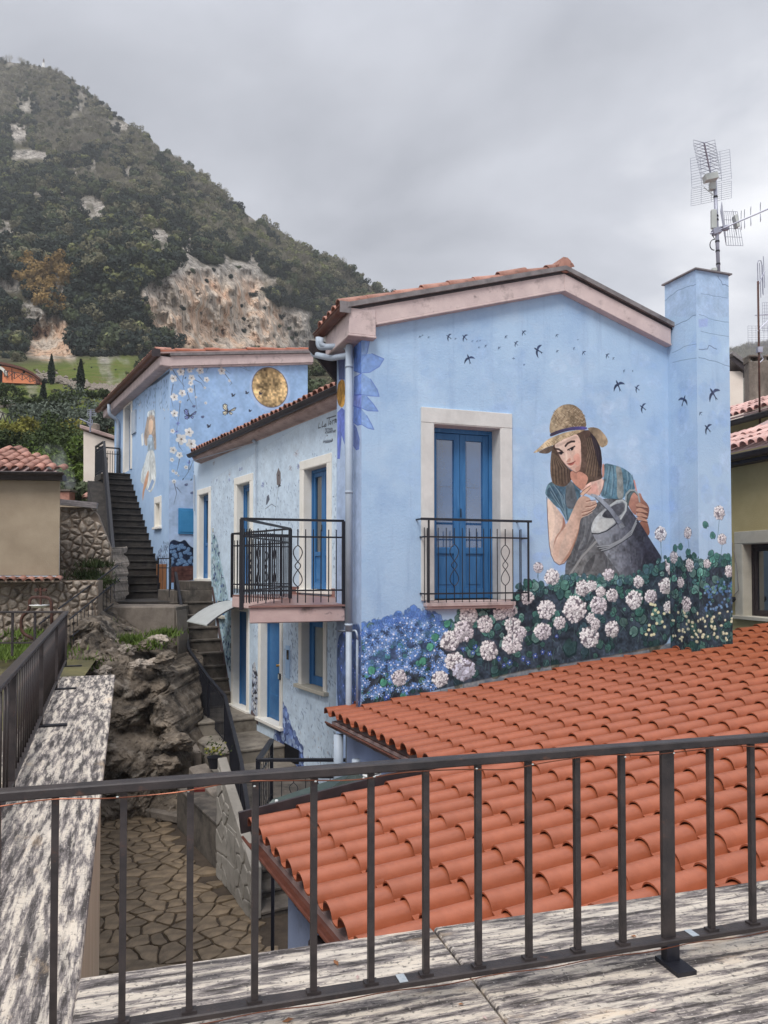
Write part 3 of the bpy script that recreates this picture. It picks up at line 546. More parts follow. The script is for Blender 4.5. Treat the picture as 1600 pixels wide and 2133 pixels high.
# ================= flower bed on the gable: line along the roof, top outline
GREENS = [(78, 126, 116), (100, 148, 136), (70, 106, 108), (116, 152, 146), (76, 102, 114)]
def bed(cv, top, bot, n_leaf, dark=(48, 54, 66)):
    cv.poly(top + bot[::-1], dark, .97, (46, 56, 66), (top[0], bot[-1]), tex=.5, soft=2)
    tx = np.array(top); bxs = np.array(bot); kr = cv.res / 185
    for k in range(int((tx[-1, 0] - tx[0, 0]) / 2.2)):            # ragged leafy edge
        x = rng.uniform(tx[0, 0], tx[-1, 0]); y = np.interp(x, tx[:, 0], tx[:, 1]) + rng.uniform(-6, 10); a, b = cv.c(x, y)
        cv.leaf(a, b, rng.uniform(5, 12) * kr, rng.random() * 6.28, np.array(GREENS[k % 5] if (cv is not cg or x > 935) else [(96, 134, 200), (120, 154, 206), (88, 122, 184)][k % 3]) * rng.uniform(.8, 1.15), (48, 74, 80) if (cv is not cg or x > 935) else (84, 116, 172))
    for k in range(n_leaf):
        x = rng.uniform(tx[0, 0], tx[-1, 0]); y0 = np.interp(x, tx[:, 0], tx[:, 1]); y1 = np.interp(x, bxs[:, 0], bxs[:, 1])
        y = y0 + (y1 - y0) * rng.random() ** 1.2; a, b = cv.c(x, y); dp = (y - y0) / (y1 - y0 + 1)
        cv.leaf(a, b, rng.uniform(5, 16) * kr, rng.random() * 6.28, np.array(GREENS[k % 5]) * rng.uniform(.85, 1.35) * (1 - .4 * dp), (36, 54, 58))
    for k in range(n_leaf * 2):                                      # small strokes of stalks and light
        x = rng.uniform(tx[0, 0], tx[-1, 0]); y0 = np.interp(x, tx[:, 0], tx[:, 1]); y1 = np.interp(x, bxs[:, 0], bxs[:, 1]); a, b = cv.c(x, y0 + (y1 - y0) * rng.random())
        cv.stroke([(a, b), (a + rng.normal(0, 6), b + rng.uniform(4, 16))], rng.uniform(1, 2.2), [(92, 128, 124), (28, 34, 44), (70, 96, 112), (110, 140, 140)][k % 4], .6, raw=True)
BTOP = [(744, 1318), (775, 1300), (800, 1296), (830, 1282), (870, 1276), (905, 1285), (925, 1300), (945, 1300), (960, 1268), (1010, 1262), (1060, 1250), (1090, 1215), (1130, 1225), (1180, 1205), (1250, 1205), (1320, 1205), (1380, 1170), (1405, 1165)]
BBOT = [(744, 1480), (800, 1466), (900, 1440), (1000, 1418), (1100, 1396), (1200, 1380), (1300, 1362), (1405, 1345)]
bed(cg, BTOP, BBOT, 270)
cg.poly([(744, 1492), (744, 1474), (850, 1456), (960, 1426), (1100, 1394), (1240, 1372), (1405, 1338), (1405, 1352), (1240, 1390), (1000, 1440), (850, 1482)], (104, 96, 84), .75, soft=3, tex=.4, smooth=False)
for k in range(34):      # torn green leaves among the blue flowers
    x = rng.uniform(750, 930); y = rng.uniform(1310, 1460); a, b = cg.c(x, y); cg.leaf(a, b, rng.uniform(4, 9), rng.random() * 6.28, (92, 160, 138), (40, 74, 70))
cg.poly([(744, 1322), (780, 1296), (830, 1278), (870, 1272), (915, 1288), (940, 1310), (900, 1350), (840, 1400), (744, 1400)], (84, 116, 180), .38, soft=8, tex=.4)
for k in range(250):
    x = 746 + 185 * rng.random() ** 1.15; yt = np.interp(x, [q[0] for q in BTOP], [q[1] for q in BTOP]); y = yt + 2 + (1455 - (x - 745) * .15 - yt) * rng.random(); a, b = cg.c(x, y)
    far = (y - yt) / 90
    cg.daisy(a, b, rng.uniform(7.5, 13), (104, 142, 204) if k % 3 else (134, 166, 216))
for k in range(60):
    x = 748 + 170 * rng.random(); yt = np.interp(x, [q[0] for q in BTOP], [q[1] for q in BTOP]); a, b = cg.c(x, yt + 12 * rng.random()); cg.daisy(a, b, rng.uniform(4, 8), (84, 120, 190), (110, 140, 204), n=7)
for x, y, r in [(805, 1452, 9), (1040, 1372, 8), (1062, 1380, 9), (1090, 1372, 8), (1115, 1366, 9), (1100, 1380, 8), (1130, 1358, 8), (1075, 1352, 8), (965, 1352, 8), (985, 1360, 8), (1160, 1325, 7), (990, 1348, 8), (1050, 1386, 7), (1145, 1362, 8)]:
    a, b = cg.c(x, y); cg.daisy(a, b, r, (78, 104, 196))
for x, y in [(775, 1400), (800, 1420), (880, 1380), (930, 1300), (905, 1330), (895, 1350)]:
    a, b = cg.c(x, y); cg.leaf(a, b, 11, rng.random() * 6, (96, 168, 142), (50, 96, 84))
HY = [(977, 1282, 19), (1010, 1300, 17), (938, 1336, 20), (966, 1314, 21), (946, 1377, 18), (966, 1394, 24), (917, 1414, 17), (832, 1412, 15), (1018, 1355, 19), (1067, 1340, 22), (1068, 1303, 17), (1086, 1318, 12), (1042, 1278, 15), (1064, 1272, 14),
      (1138, 1270, 20), (1130, 1315, 19), (1197, 1270, 27), (1166, 1297, 14), (1228, 1327, 23), (1247, 1260, 20), (1275, 1310, 18), (1214, 1225, 17), (1232, 1220, 13), (1268, 1197, 14), (1252, 1232, 12), (1275, 1240, 14), (1321, 1250, 20),
      (1356, 1243, 16), (1330, 1212, 13), (1387, 1220, 19), (1150, 1202, 17), (1121, 1182, 11), (1393, 1265, 13), (1098, 1245, 15), (1376, 1112, 15), (1401, 1178, 20), (1230, 1288, 11), (1240, 1300, 12)]
for k in range(28):
    x = rng.uniform(1090, 1400); y = rng.uniform(1215, 1330); a, b = cg.c(x, y); cg.leaf(a, b, rng.uniform(9, 18), rng.random() * 6.28, np.array(GREENS[k % 5]) * .95, (30, 52, 54))
cg.leaf(*cg.c(1190, 1345), 26, 1.2, (58, 84, 86), (32, 50, 54)); cg.leaf(*cg.c(990, 1400), 13, 1.2, (64, 90, 90)); cg.leaf(*cg.c(1033, 1395), 13, .4, (70, 100, 100), (36, 56, 58))
for k, (x, y, r) in enumerate(HY):
    a, b = cg.c(x, y); rr = r * 185 / 1600 * 10.3 * 1.1
    cg.stroke([(a, b - rr * .8), (a + rng.uniform(-4, 4), b - rr * 1.9)], 1.8, (70, 92, 96), .8, raw=True)
    bs = [(230, 227, 228), (222, 218, 220), (234, 232, 234), (216, 212, 218)][k % 4]
    if y > 1385 and 950 < x < 980: bs = (196, 198, 214)
    cg.hydrangea(a, b, rr, rr * rng.uniform(.88, 1.05), bs)
for k in range(16):
    a, b = cg.c(rng.uniform(1345, 1400), rng.uniform(1255, 1325)); cg.ell(a, b, 5, 4.2, (222, 218, 180)); cg.ell(a + 1, b + 1, 2, 2, (236, 232, 204))
for pts in ([(1376, 1128), (1379, 1170)], [(1121, 1195), (1124, 1235)], [(1140, 1216), (1138, 1235)]): cg.stroke(pts, 1.6, (86, 112, 128), .8)
cg.leaf(*cg.c(1103, 1217), 9, 2, (80, 144, 120)); cg.leaf(*cg.c(1395, 1165), 10, 1, (74, 120, 116))
IMG_G = cg.image('gable_mural')
# ================= chimney faces
cl = Canvas(CHL, -.05, OCH + .02, -1.6, 4.3, 170); cf = Canvas(CHF, -.05, .7, -1.6, 4.3, 170)
for cv, rngx in ((cl, (1395, 1456)), (cf, (1457, 1528))):
    x0, x1 = rngx
    cv.poly([(x0 - 6, 555), (x1 + 6, 555), (x1 + 6, 660), (x0 - 6, 660)], (160, 178, 208), .3, soft=10, tex=.2, smooth=False)
    for k in range(26):
        a, b = cv.c(rng.uniform(x0, x1), rng.uniform(700, 1150)); cv.ell(a, b, rng.uniform(10, 26), rng.uniform(10, 30), (184, 204, 234) if k % 2 else (128, 160, 214), .16, soft=6, tex=.2)
    bed(cv, [(x0 - 8, 1180), ((x0 + x1) / 2, 1165), (x1 + 8, 1168)], [(x0 - 8, 1385), ((x0 + x1) / 2, 1378), (x1 + 8, 1372)], 90)
    for k in range(30):
        a, b = cv.c(rng.uniform(x0, x1), rng.triangular(1262, 1312, 1345)); q_ = rng.uniform(.85, 1.05); cv.ell(a, b, rng.uniform(2.5, 6), rng.uniform(2.5, 5), (206 * q_, 204 * q_, 172 * q_)); cv.ell(a + 1, b + 1, 2, 2, (228, 226, 204))
def crack(cv, pts, wd=1.3):
    out = [pts[0]]
    for p, q in zip(pts, pts[1:]):
        for t in (.33, .66, 1): out.append((p[0] + (q[0] - p[0]) * t + rng.uniform(-1.5, 1.5), p[1] + (q[1] - p[1]) * t + rng.uniform(-1.5, 1.5)))
    cv.stroke(out, wd, (86, 96, 124), .8)
crack(cl, [(1403, 680), (1430, 668), (1450, 655)], 1.6); crack(cl, [(1388, 625), (1410, 606), (1440, 596), (1452, 592)]); crack(cl, [(1400, 735), (1425, 722), (1452, 715)], 1); crack(cl, [(1402, 755), (1453, 745)], 1)
crack(cf, [(1495, 575), (1505, 592), (1518, 597)], 1.6); crack(cf, [(1456, 728), (1475, 726), (1478, 718), (1492, 728)], 1.8); crack(cf, [(1456, 745), (1490, 752), (1519, 764)], 1.3); crack(cf, [(1456, 655), (1490, 668), (1518, 672)], 1); crack(cf, [(1460, 612), (1500, 618), (1516, 622)], 1); crack(cf, [(1460, 690), (1519, 700)], .9)
cf.poly([(1455, 665), (1475, 663), (1474, 680), (1456, 682)], (146, 156, 216), .45, soft=4)
cl.swallow(*cl.c(1424, 834), 14, 2.0, (52, 62, 88)); cf.swallow(*cf.c(1486, 820), 17, 2.2, (60, 68, 92)); cf.swallow(*cf.c(1474, 892), 12, 2.4, (48, 56, 80)); cf.swallow(*cf.c(1459, 861), 5, 2.2, (48, 56, 80))
for cv, x, y, r in [(cl, 1433, 1110, 13), (cl, 1437, 1177, 14), (cl, 1418, 1213, 12), (cl, 1430, 1258, 16), (cl, 1404, 1160, 14), (cf, 1498, 1068, 15), (cf, 1504, 1123, 12), (cf, 1473, 1174, 10), (cf, 1519, 1190, 13)]:
    a, b = cv.c(x, y); rr = r * 170 / 1600 * 10.9; f_ = .72 if cv is cl else .98
    cv.stroke([(a, b - rr), (a - 6, b - rr * 3.6)], 1.5, (86, 112, 128), .8, raw=True); cv.hydrangea(a, b, rr * f_ * (1.2 if cv is cl else 1), rr, (222, 218, 222))
for cv, x, y in [(cl, 1416, 1138), (cl, 1434, 1148), (cl, 1406, 1145), (cf, 1471, 1095), (cf, 1485, 1118), (cf, 1480, 1155), (cf, 1515, 1158), (cf, 1495, 1160)]:
    cv.leaf(*cv.c(x, y), 10, rng.random() * 6, (82, 128, 122), (44, 76, 76))
for k in range(60):
    a, b = cf.c(rng.uniform(1468, 1526), rng.uniform(1205, 1275)); cf.ell(a, b, 3.4, 3, (84, 116, 160) if k % 3 else (118, 150, 186))
IMG_CL, IMG_CF = cl.image('chimney_side_mural'), cf.image('chimney_front_mural')
# ================= short side wall of the gable house: flower with a gold heart, blue petals
cs_ = Canvas(S, -.02, 1.12, -2.2, 3.2, 170)
cs_.poly([(753, 1490), (753, 700), (702, 700), (702, 1490)], (178, 192, 214), .5, smooth=False, tex=.1)
for pts, c_ in [([(753, 700), (738, 705), (737, 772), (753, 778)], (104, 140, 214)), ([(753, 778), (738, 786), (737, 822), (753, 822)], (118, 148, 216)), ([(753, 822), (737, 824), (736, 846), (753, 850)], (128, 144, 216)), ([(753, 852), (737, 845), (736, 880), (745, 886), (753, 884)], (112, 142, 214)),
                ([(736, 882), (743, 892), (749, 915), (748, 935), (742, 937), (736, 928)], (116, 136, 198)), ([(703, 860), (712, 850), (718, 855), (718, 925), (712, 905), (708, 955), (703, 955)], (106, 122, 204)), ([(704, 740), (718, 735), (718, 790), (706, 790)], (96, 106, 150))]:
    cs_.poly(pts, c_, .9, tuple(int(v * .88) for v in c_), (pts[0], pts[2]), tex=.15, smooth=False); cs_.stroke(pts, 1.8, (66, 84, 170), .7)
cs_.poly([(702, 815), (705, 797), (712, 789), (719, 794), (719, 842), (712, 850), (705, 843), (702, 830)], (186, 142, 74), 1, (160, 120, 64), tex=.35)
cs_.poly([(736, 1300), (753, 1300), (753, 1500), (702, 1500), (702, 1330), (718, 1310)], (60, 78, 120), .85, soft=4, tex=.4)
for k in range(46):
    a, b = cs_.c(rng.uniform(704, 752), rng.uniform(1315, 1490)); cs_.daisy(a, b, rng.uniform(5, 10), (80, 108, 200), n=8)
IMG_S = cs_.image('corner_mural')
# ================= low house
c2 = Canvas(W2, -.6, 9.2, GZ, 3.0, 120)
c2.poly([(412, 1480), (440, 1000), (700, 840), (704, 1640), (560, 1640)], (200, 214, 226), .5, smooth=False, tex=.1)
# black signature text
def text(cv, strokes, wd, col=(40, 42, 52)):
    for p in strokes: cv.stroke(p, wd, col, .95)
t3 = lambda *p: zx(p, 5.923, 600, 640)
text(c2, [t3((385, 1430), (375, 1490), (402, 1484)), t3((428, 1410), (418, 1478), (446, 1466)), t3((462, 1440), (450, 1456), (452, 1472), (466, 1466), (470, 1440), (470, 1468)), t3((480, 1372), (592, 1338)), t3((512, 1368), (497, 1456)),
          t3((520, 1412), (514, 1438), (524, 1444), (534, 1420), (526, 1408), (520, 1412)), t3((546, 1442), (550, 1400), (566, 1392)), t3((570, 1430), (574, 1388), (590, 1380)), t3((585, 1410), (600, 1396), (598, 1382), (586, 1392), (588, 1420), (602, 1414))], 2.0)
for rowy, x0, x1, slope in ((1512, 458, 545, -.10), (1548, 458, 590, -.16)):
    x = x0
    while x < x1:
        y = rowy + (x - x0) * slope; w_ = rng.uniform(7, 11)
        text(c2, [t3((x, y + 14), (x + 2, y - 14)), t3((x, y), (x + w_, y - 2)) if rng.random() > .3 else t3((x + 2, y - 14), (x + w_, y - 12)), t3((x + w_, y + 12), (x + w_, y - 12))], 1.1); x += w_ + 4
text(c2, [t3((478, 1588), (490, 1582))], 1.4)
x = 432
while x < 545:
    y = 1660 - (x - 432) * .13; text(c2, [t3((x, y + 14), (x + 5, y - 16), (x + 8, y + 8), (x + 13, y - 6))], 1.1); x += 13
text(c2, [t3((552, 1630), (542, 1622), (552, 1648), (538, 1656)), t3((462, 1674), (520, 1664), (550, 1648))], 1.3)
# leaves and petals blown over the wall
def drift(n, xs, ys, cols, rr=(2, 6)):
    for k in range(n):
        a, b = c2.c(rng.uniform(*xs), rng.uniform(*ys)); r_ = rng.uniform(*rr); th = rng.uniform(-1, 1) + 1.2; cc = cols[k % len(cols)]
        c2.ell(a, b, r_, r_ * rng.uniform(.2, .42), cc, rng.uniform(.22, .6), rot=th, tex=0)
BLU = [(78, 92, 124), (104, 124, 160), (60, 72, 98), (128, 150, 178), (86, 100, 120)]
drift(260, (440, 492), (1000, 1120), BLU, (1.5, 5)); drift(220, (528, 625), (1000, 1110), BLU, (1.5, 5)); drift(90, (528, 700), (905, 985), BLU, (1.5, 4))
drift(150, (600, 625), (1300, 1440), BLU, (2, 6)); drift(180, (595, 704), (1450, 1600), BLU, (2, 7)); drift(80, (680, 704), (1300, 1440), BLU, (2, 6)); drift(30, (620, 700), (1490, 1600), [(140, 96, 88), (120, 84, 80)], (2, 5)); drift(40, (528, 538), (1300, 1330), BLU, (2, 4)); drift(40, (693, 702), (950, 1200), BLU, (2, 5))
for x, y, r in [(479, 988, 9), (605, 975, 9), (548, 1010, 8), (617, 945, 11), (622, 972, 8), (446, 964, 9), (452, 1000, 5), (478, 1000, 6), (500, 978, 6), (504, 976, 5)]:
    a, b = c2.c(x, y); c2.daisy(a, b, r, (178, 180, 190) if r > 8 else (104, 116, 168), (120, 96, 90), n=8, sq=1.5)
c2.poly([(576, 988), (580, 974), (585, 985), (585, 1008), (583, 1012), (577, 1010)], (112, 104, 104), .95, smooth=False); c2.ell(*c2.c(581, 990), 2.4, 2, (40, 38, 42)); c2.stroke([(572, 1080), (578, 1030), (580, 1012)], 1.4, (84, 88, 98), .8); c2.stroke([(553, 1060), (566, 1050), (575, 1056)], 1.6, (84, 88, 98), .8)
c2.poly([(556, 1034), (560, 1030), (562, 1040), (557, 1050), (554, 1052)], (92, 96, 108), .95, smooth=False); c2.poly([(582, 1008), (586, 1012), (578, 1016)], (60, 60, 68), .9, smooth=False)
# painted stones and ivy beside the stair
c2.poly([(441, 1110), (452, 1120), (462, 1180), (476, 1240), (482, 1320), (483, 1400), (470, 1380), (455, 1300), (440, 1225)], (146, 172, 182), .8, soft=3, tex=.3)
for k in range(260):
    t = rng.random(); y = 1115 + 280 * t; x = np.interp(y, [1115, 1225, 1400], [440, 442, 478]) + rng.random() * np.interp(y, [1115, 1200, 1300, 1400], [10, 26, 30, 6]); a, b = c2.c(x, y)
    c2.ell(a, b, rng.uniform(3, 8), rng.uniform(2, 4.5), [(120, 156, 164), (84, 104, 146), (156, 186, 186), (196, 210, 220), (62, 74, 104)][k % 5], .85, rot=rng.random() * 3, tex=.1)
c2.poly([(440, 1222), (444, 1222), (484, 1462), (476, 1462)], (92, 70, 68), .9, smooth=False, tex=.2)
def stones(cv, pts, cols, n, r, dark):
    P = np.array(pts, float); cv.poly(pts, dark, .95, smooth=False, tex=.2)
    k = 0; tries = 0
    while k < n and tries < n * 12:
        tries += 1
        x, y = rng.uniform(P[:, 0].min(), P[:, 0].max()), rng.uniform(P[:, 1].min(), P[:, 1].max()); ins = False
        for i in range(len(P)):
            (xa, ya), (xb, yb) = P[i], P[(i + 1) % len(P)]
            if (ya > y) != (yb > y) and x < (xb - xa) * (y - ya) / (yb - ya) + xa: ins = not ins
        if not ins: continue
        k += 1; a, b = cv.c(x, y); cv.ell(a, b, rng.uniform(*r) * 1.25, rng.uniform(*r), np.array(cols[k % len(cols)]) * rng.uniform(.85, 1.1), .95, rot=rng.uniform(-.4, .4), tex=.15)
stones(c2, [(526, 1385), (530, 1380), (538, 1410), (538, 1500), (524, 1478)], [(206, 208, 212), (150, 158, 176), (188, 196, 210)], 130, (3, 5.5), (50, 48, 56))
stones(c2, [(588, 1455), (596, 1480), (610, 1520), (632, 1560), (632, 1640), (575, 1640), (572, 1520)], [(104, 124, 176), (128, 150, 196), (90, 106, 150), (150, 168, 200)], 190, (5, 9), (54, 66, 110))
c2.poly([(592, 1547), (623, 1563), (623, 1592), (592, 1592)], (24, 24, 28), 1, smooth=False, tex=0)
c2.poly([(524, 1478), (538, 1500), (538, 1512), (522, 1486)], (88, 66, 64), .9, smooth=False)
# outlined letter-box panel, black mailbox drawn round it
for q in (0, 2): c2.stroke([(593 + q, 1352 + q), (607 - q, 1357 + q), (607 - q, 1411 - q), (593 + q, 1404 - q), (593 + q, 1352 + q)], 1.3, (92, 112, 150), .9)
IMG_2 = c2.image('low_house_mural')
# ================= upper house, towards the camera
c3 = Canvas(W3F, -.05, 4.6, -1.4, 6.4, 90)
c3.poly([(350, 760), (645, 750), (645, 830), (420, 1180), (350, 1180)], (160, 192, 228), .4, smooth=False, tex=.15)
c3.poly([(350, 1000), (412, 1000), (412, 1180), (350, 1180)], (176, 190, 214), .6, smooth=False, tex=.1, soft=6)
mo = [(562 + 38 * math.cos(t) + 4 * math.sin(t), 807 + 43 * math.sin(t)) for t in np.linspace(0, 6.283, 20, endpoint=False)]
c3.poly([(562 + (x - 562) * 1.12, 810 + (y - 807) * 1.1) for x, y in mo], (190, 206, 236), .5, soft=3); c3.poly(mo, (112, 108, 120), 1); c3.poly([(562 + (x - 562) * .96, 807 + (y - 807) * .96) for x, y in mo], (198, 170, 126), 1, (174, 148, 108), tex=.5)
for k in range(40):
    q = rng.random() * 6.28; r_ = math.sqrt(rng.random()); a, b = c3.c(562 + 34 * r_ * math.cos(q), 807 + 38 * r_ * math.sin(q)); c3.ell(a, b, rng.uniform(2, 6), rng.uniform(2, 5), (204, 178, 134) if k % 2 else (136, 118, 92), .4, tex=.3)
z3 = lambda *p: zx(p, 3.8775, 380, 700); z5 = lambda *p: zx(p, 4.1036, 200, 720)
BR = (74, 74, 84)
for p in [z5((640, 180), (690, 260), (740, 330), (760, 350)), z5((760, 190), (740, 300), (760, 420)), z5((660, 330), (640, 440), (660, 530)), z5((840, 290), (900, 320), (925, 370)), z5((1000, 180), (1080, 190), (1149, 240)), z5((780, 400), (800, 460), (840, 520)), z5((720, 480), (710, 600), (690, 720)), z5((840, 340), (850, 440), (860, 540)),
          z5((690, 760), (710, 860), (740, 900)), z5((720, 940), (700, 1040), (690, 1080)), z5((800, 980), (790, 1080), (740, 1150)), z5((670, 1180), (690, 1260), (665, 1360)), z5((690, 1210), (730, 1260)), z3((130, 320), (180, 380)), z3((340, 300), (400, 380), (380, 400)), z3((300, 240), (420, 230), (540, 280)), z3((470, 230), (520, 260)), z5((770, 180), (960, 190), (940, 230)), z5((800, 1060), (820, 1010), (830, 990)), z5((640, 560), (690, 640))]:
    c3.stroke(p, 1.8, BR, .9, taper=True)
def blossom(x, y, r, sq=1.):
    a, b = c3.c(x, y); ph = rng.random() * 6
    for k in range(5):
        t = ph + k * 1.2566; c3.ell(a + r * .55 * math.cos(t), b + r * .55 * math.sin(t), r * .5, r * .42, np.array((228, 228, 226)) * rng.uniform(.9, 1.04), 1, rot=t, tex=.05)
        c3.stroke([(a, b), (a + r * .5 * math.cos(t), b + r * .5 * math.sin(t))], 1, (170, 168, 168), .7, raw=True)
    c3.ell(a, b, r * .2, r * .2, (120, 112, 104), tex=0)
K = 90 / 1600 * 20.6 / 4.1036
for x, y, r in [(725, 225, 32), (800, 210, 24), (890, 212, 32), (1075, 217, 33), (818, 275, 28), (810, 320, 22), (945, 290, 24), (660, 280, 32), (738, 405, 30), (808, 380, 24), (670, 440, 32), (672, 580, 30), (730, 800, 46), (795, 740, 38), (815, 840, 44), (660, 893, 30), (713, 935, 28), (650, 975, 18), (770, 1040, 17), (660, 1072, 14), (685, 1090, 14), (667, 1160, 18), (930, 360, 11), (855, 440, 10), (938, 490, 12), (720, 480, 12), (1140, 300, 12), (640, 200, 18), (655, 730, 20), (825, 190, 18), (705, 1110, 8)]:
    blossom(*z5((x, y))[0], r * K * 1.05)
def butterfly(x, y, r, rot, c_, dark=(54, 56, 70)):
    a, b = c3.c(x, y)
    T = lambda pts: [(a + r * (p * math.cos(rot) - q * math.sin(rot)), b + r * (p * math.sin(rot) + q * math.cos(rot))) for p, q in pts]
    for W_ in ([(0, 0), (-.2, .5), (-.15, 1.0), (-.5, 1.15), (-.85, .9), (-.8, .35), (-.4, .05)], [(0, 0), (.5, .35), (1.05, .75), (1.25, .7), (1.0, .3), (.5, .05)], [(0, 0), (-.5, .1), (-.85, -.1), (-.8, -.5), (-.45, -.6), (-.1, -.25)], [(0, 0), (.4, 0), (.7, -.15), (.5, -.45), (.2, -.4)]):
        P = T(W_); c3.poly(P, dark, 1, raw=True, tex=0); cx_ = np.mean(P, 0); c3.poly((np.array(P) - cx_) * .82 + cx_, c_, 1, raw=True, tex=.1)
        for q in P[1:-1]: c3.stroke([P[0], q], 1.1, dark, .8, raw=True)
    c3.stroke(T([(-.1, .35), (0, 0), (-.15, -.4)]), 2, dark, 1, raw=True)
butterfly(*z5((800, 600))[0], 15, .1, (140, 158, 214)); butterfly(*z3((370, 610))[0], 17, 0, (224, 218, 190)); butterfly(*z5((965, 690))[0], 5, .3, (120, 120, 120)); butterfly(*z3((410, 480))[0], 5, .2, (130, 136, 130)); butterfly(*z3((520, 460))[0], 4.5, 0, (170, 180, 170)); butterfly(*z3((630, 465))[0], 4.5, 0, (90, 92, 104)); butterfly(*z3((545, 605))[0], 3.5, 0, (90, 92, 120))
for p in [(700, 665), (795, 1000), (690, 735)]: a, b = c3.c(*z5(p)[0]); c3.daisy(a, b, 6, (104, 108, 190), (70, 66, 130), n=6)
for p in [(770, 1190), (820, 1260), (910, 610), (835, 520)]: a, b = c3.c(*z5(p)[0]); c3.ell(a, b, 4, 3, (86, 96, 130), .9); c3.ell(a + 2, b + 2, 3, 2, (110, 116, 142), .9)
for p in [(765, 275), (840, 1075), (815, 1145), (745, 1140), (785, 465)]: a, b = c3.c(*z5(p)[0]); c3.ell(a, b, 3.4, 1.4, (70, 82, 98), .9, rot=1)
c3.poly(z5((622, 1690), (660, 1655), (720, 1680), (760, 1655), (800, 1710), (850, 1740), (860, 1790), (858, 1870), (740, 1910), (625, 1890)), (34, 44, 66), 1, tex=.3)
for k in range(60):
    x, y = rng.uniform(628, 856), rng.uniform(1685, 1880)
    if y < 1700 + max(0, (x - 720) * .3): continue
    a, b = c3.c(*z5((x, y))[0]); c3.ell(a, b, 4.6, 4.2, (92, 122, 160), .95); c3.ell(a - .5, b + .5, 2.6, 2.4, (128, 158, 190), .9); c3.ell(a, b, 1, 1, (60, 84, 120))
c3.poly(z5((622, 1890), (860, 1880), (860, 2000), (625, 2030)), (92, 62, 58), 1, smooth=False, tex=.3)
for y in (1930, 1972): c3.stroke(z5((622, y), (860, y - 12)), 1.2, (60, 40, 40), .8)
IMG_3F = c3.image('upper_house_front_mural')
# ================= upper house, wall along the stairs: a girl on a swing
c4 = Canvas(W3L, -.05, 8, -1.4, 5.6, 75)
for k in range(200):
    a, b = c4.c(rng.uniform(236, 350), rng.uniform(790, 850)); c4.ell(a, b, rng.uniform(2, 6), rng.uniform(1, 3), (96, 112, 140), .5, rot=rng.random() * 3)
c4.poly(z5((140, 570), (200, 540), (300, 440), (360, 410), (460, 330), (560, 260), (630, 210), (630, 235), (520, 320), (420, 370), (350, 430), (310, 470), (210, 560), (150, 590)), (52, 58, 70), .85, soft=2, tex=.3, smooth=False)
c4.stroke(z5((413, 380), (410, 700)), 1.6, (70, 74, 84), .9); c4.stroke(z5((506, 300), (508, 620)), 1.6, (70, 74, 84), .9)
c4.poly(z5((430, 660), (440, 600), (480, 560), (505, 600), (512, 760), (518, 880), (500, 900), (485, 760), (450, 760), (440, 860), (415, 850), (410, 760)), (176, 158, 142), .95, tex=.2)
c4.poly(z5((450, 640), (475, 620), (492, 650), (488, 720), (466, 770), (450, 720)), (226, 196, 170), 1)
c4.poly(z5((440, 560), (500, 545), (508, 600), (470, 590), (440, 620)), (200, 206, 206), .9, tex=.3)
c4.poly(z5((440, 790), (490, 780), (500, 900), (440, 900)), (160, 176, 190), 1, tex=.2); c4.poly(z5((385, 760), (405, 740), (410, 850), (392, 860)), (222, 226, 226), .9, tex=.1)
c4.poly(z5((440, 900), (500, 890), (515, 1080), (508, 1180), (470, 1260), (440, 1240), (400, 1180), (380, 1160), (390, 1070), (415, 1000)), (224, 226, 222), 1, (196, 204, 206), tex=.15)
c4.poly(z5((445, 1060), (455, 1080), (440, 1180), (415, 1240), (400, 1340), (396, 1260), (415, 1160)), (206, 160, 132), 1)
c4.poly(z5((480, 1140), (500, 1160), (470, 1230), (440, 1240)), (130, 158, 200), .8)
for a in [((450, 920), (420, 1120)), ((480, 920), (490, 1150)), ((465, 960), (440, 1140)), ((500, 960), (505, 1120))]: c4.stroke(z5(*a), 1.5, (160, 172, 178), .8)
for k in range(26):
    a, b = c4.c(*z5((rng.choice([375, 150, 155, 595, 490]) + rng.normal(0, 8), rng.uniform(480, 640)))[0]); c4.ell(a, b, 3.2, 2.4, (214, 214, 214) if k % 2 else (140, 140, 160), .8)
for k in range(240):
    x = rng.uniform(500, 618); y = rng.uniform(1900 - (x - 500) * 2.2 - 60, 1900); 
    if y < 1680: continue
    a, b = c4.c(*z5((x, y))[0]); c4.ell(a, b, rng.uniform(1.5, 5), rng.uniform(1.5, 3), [(70, 82, 104), (150, 166, 190), (96, 112, 140)][k % 3], .8, rot=1)
IMG_3L = c4.image('upper_house_side_mural')
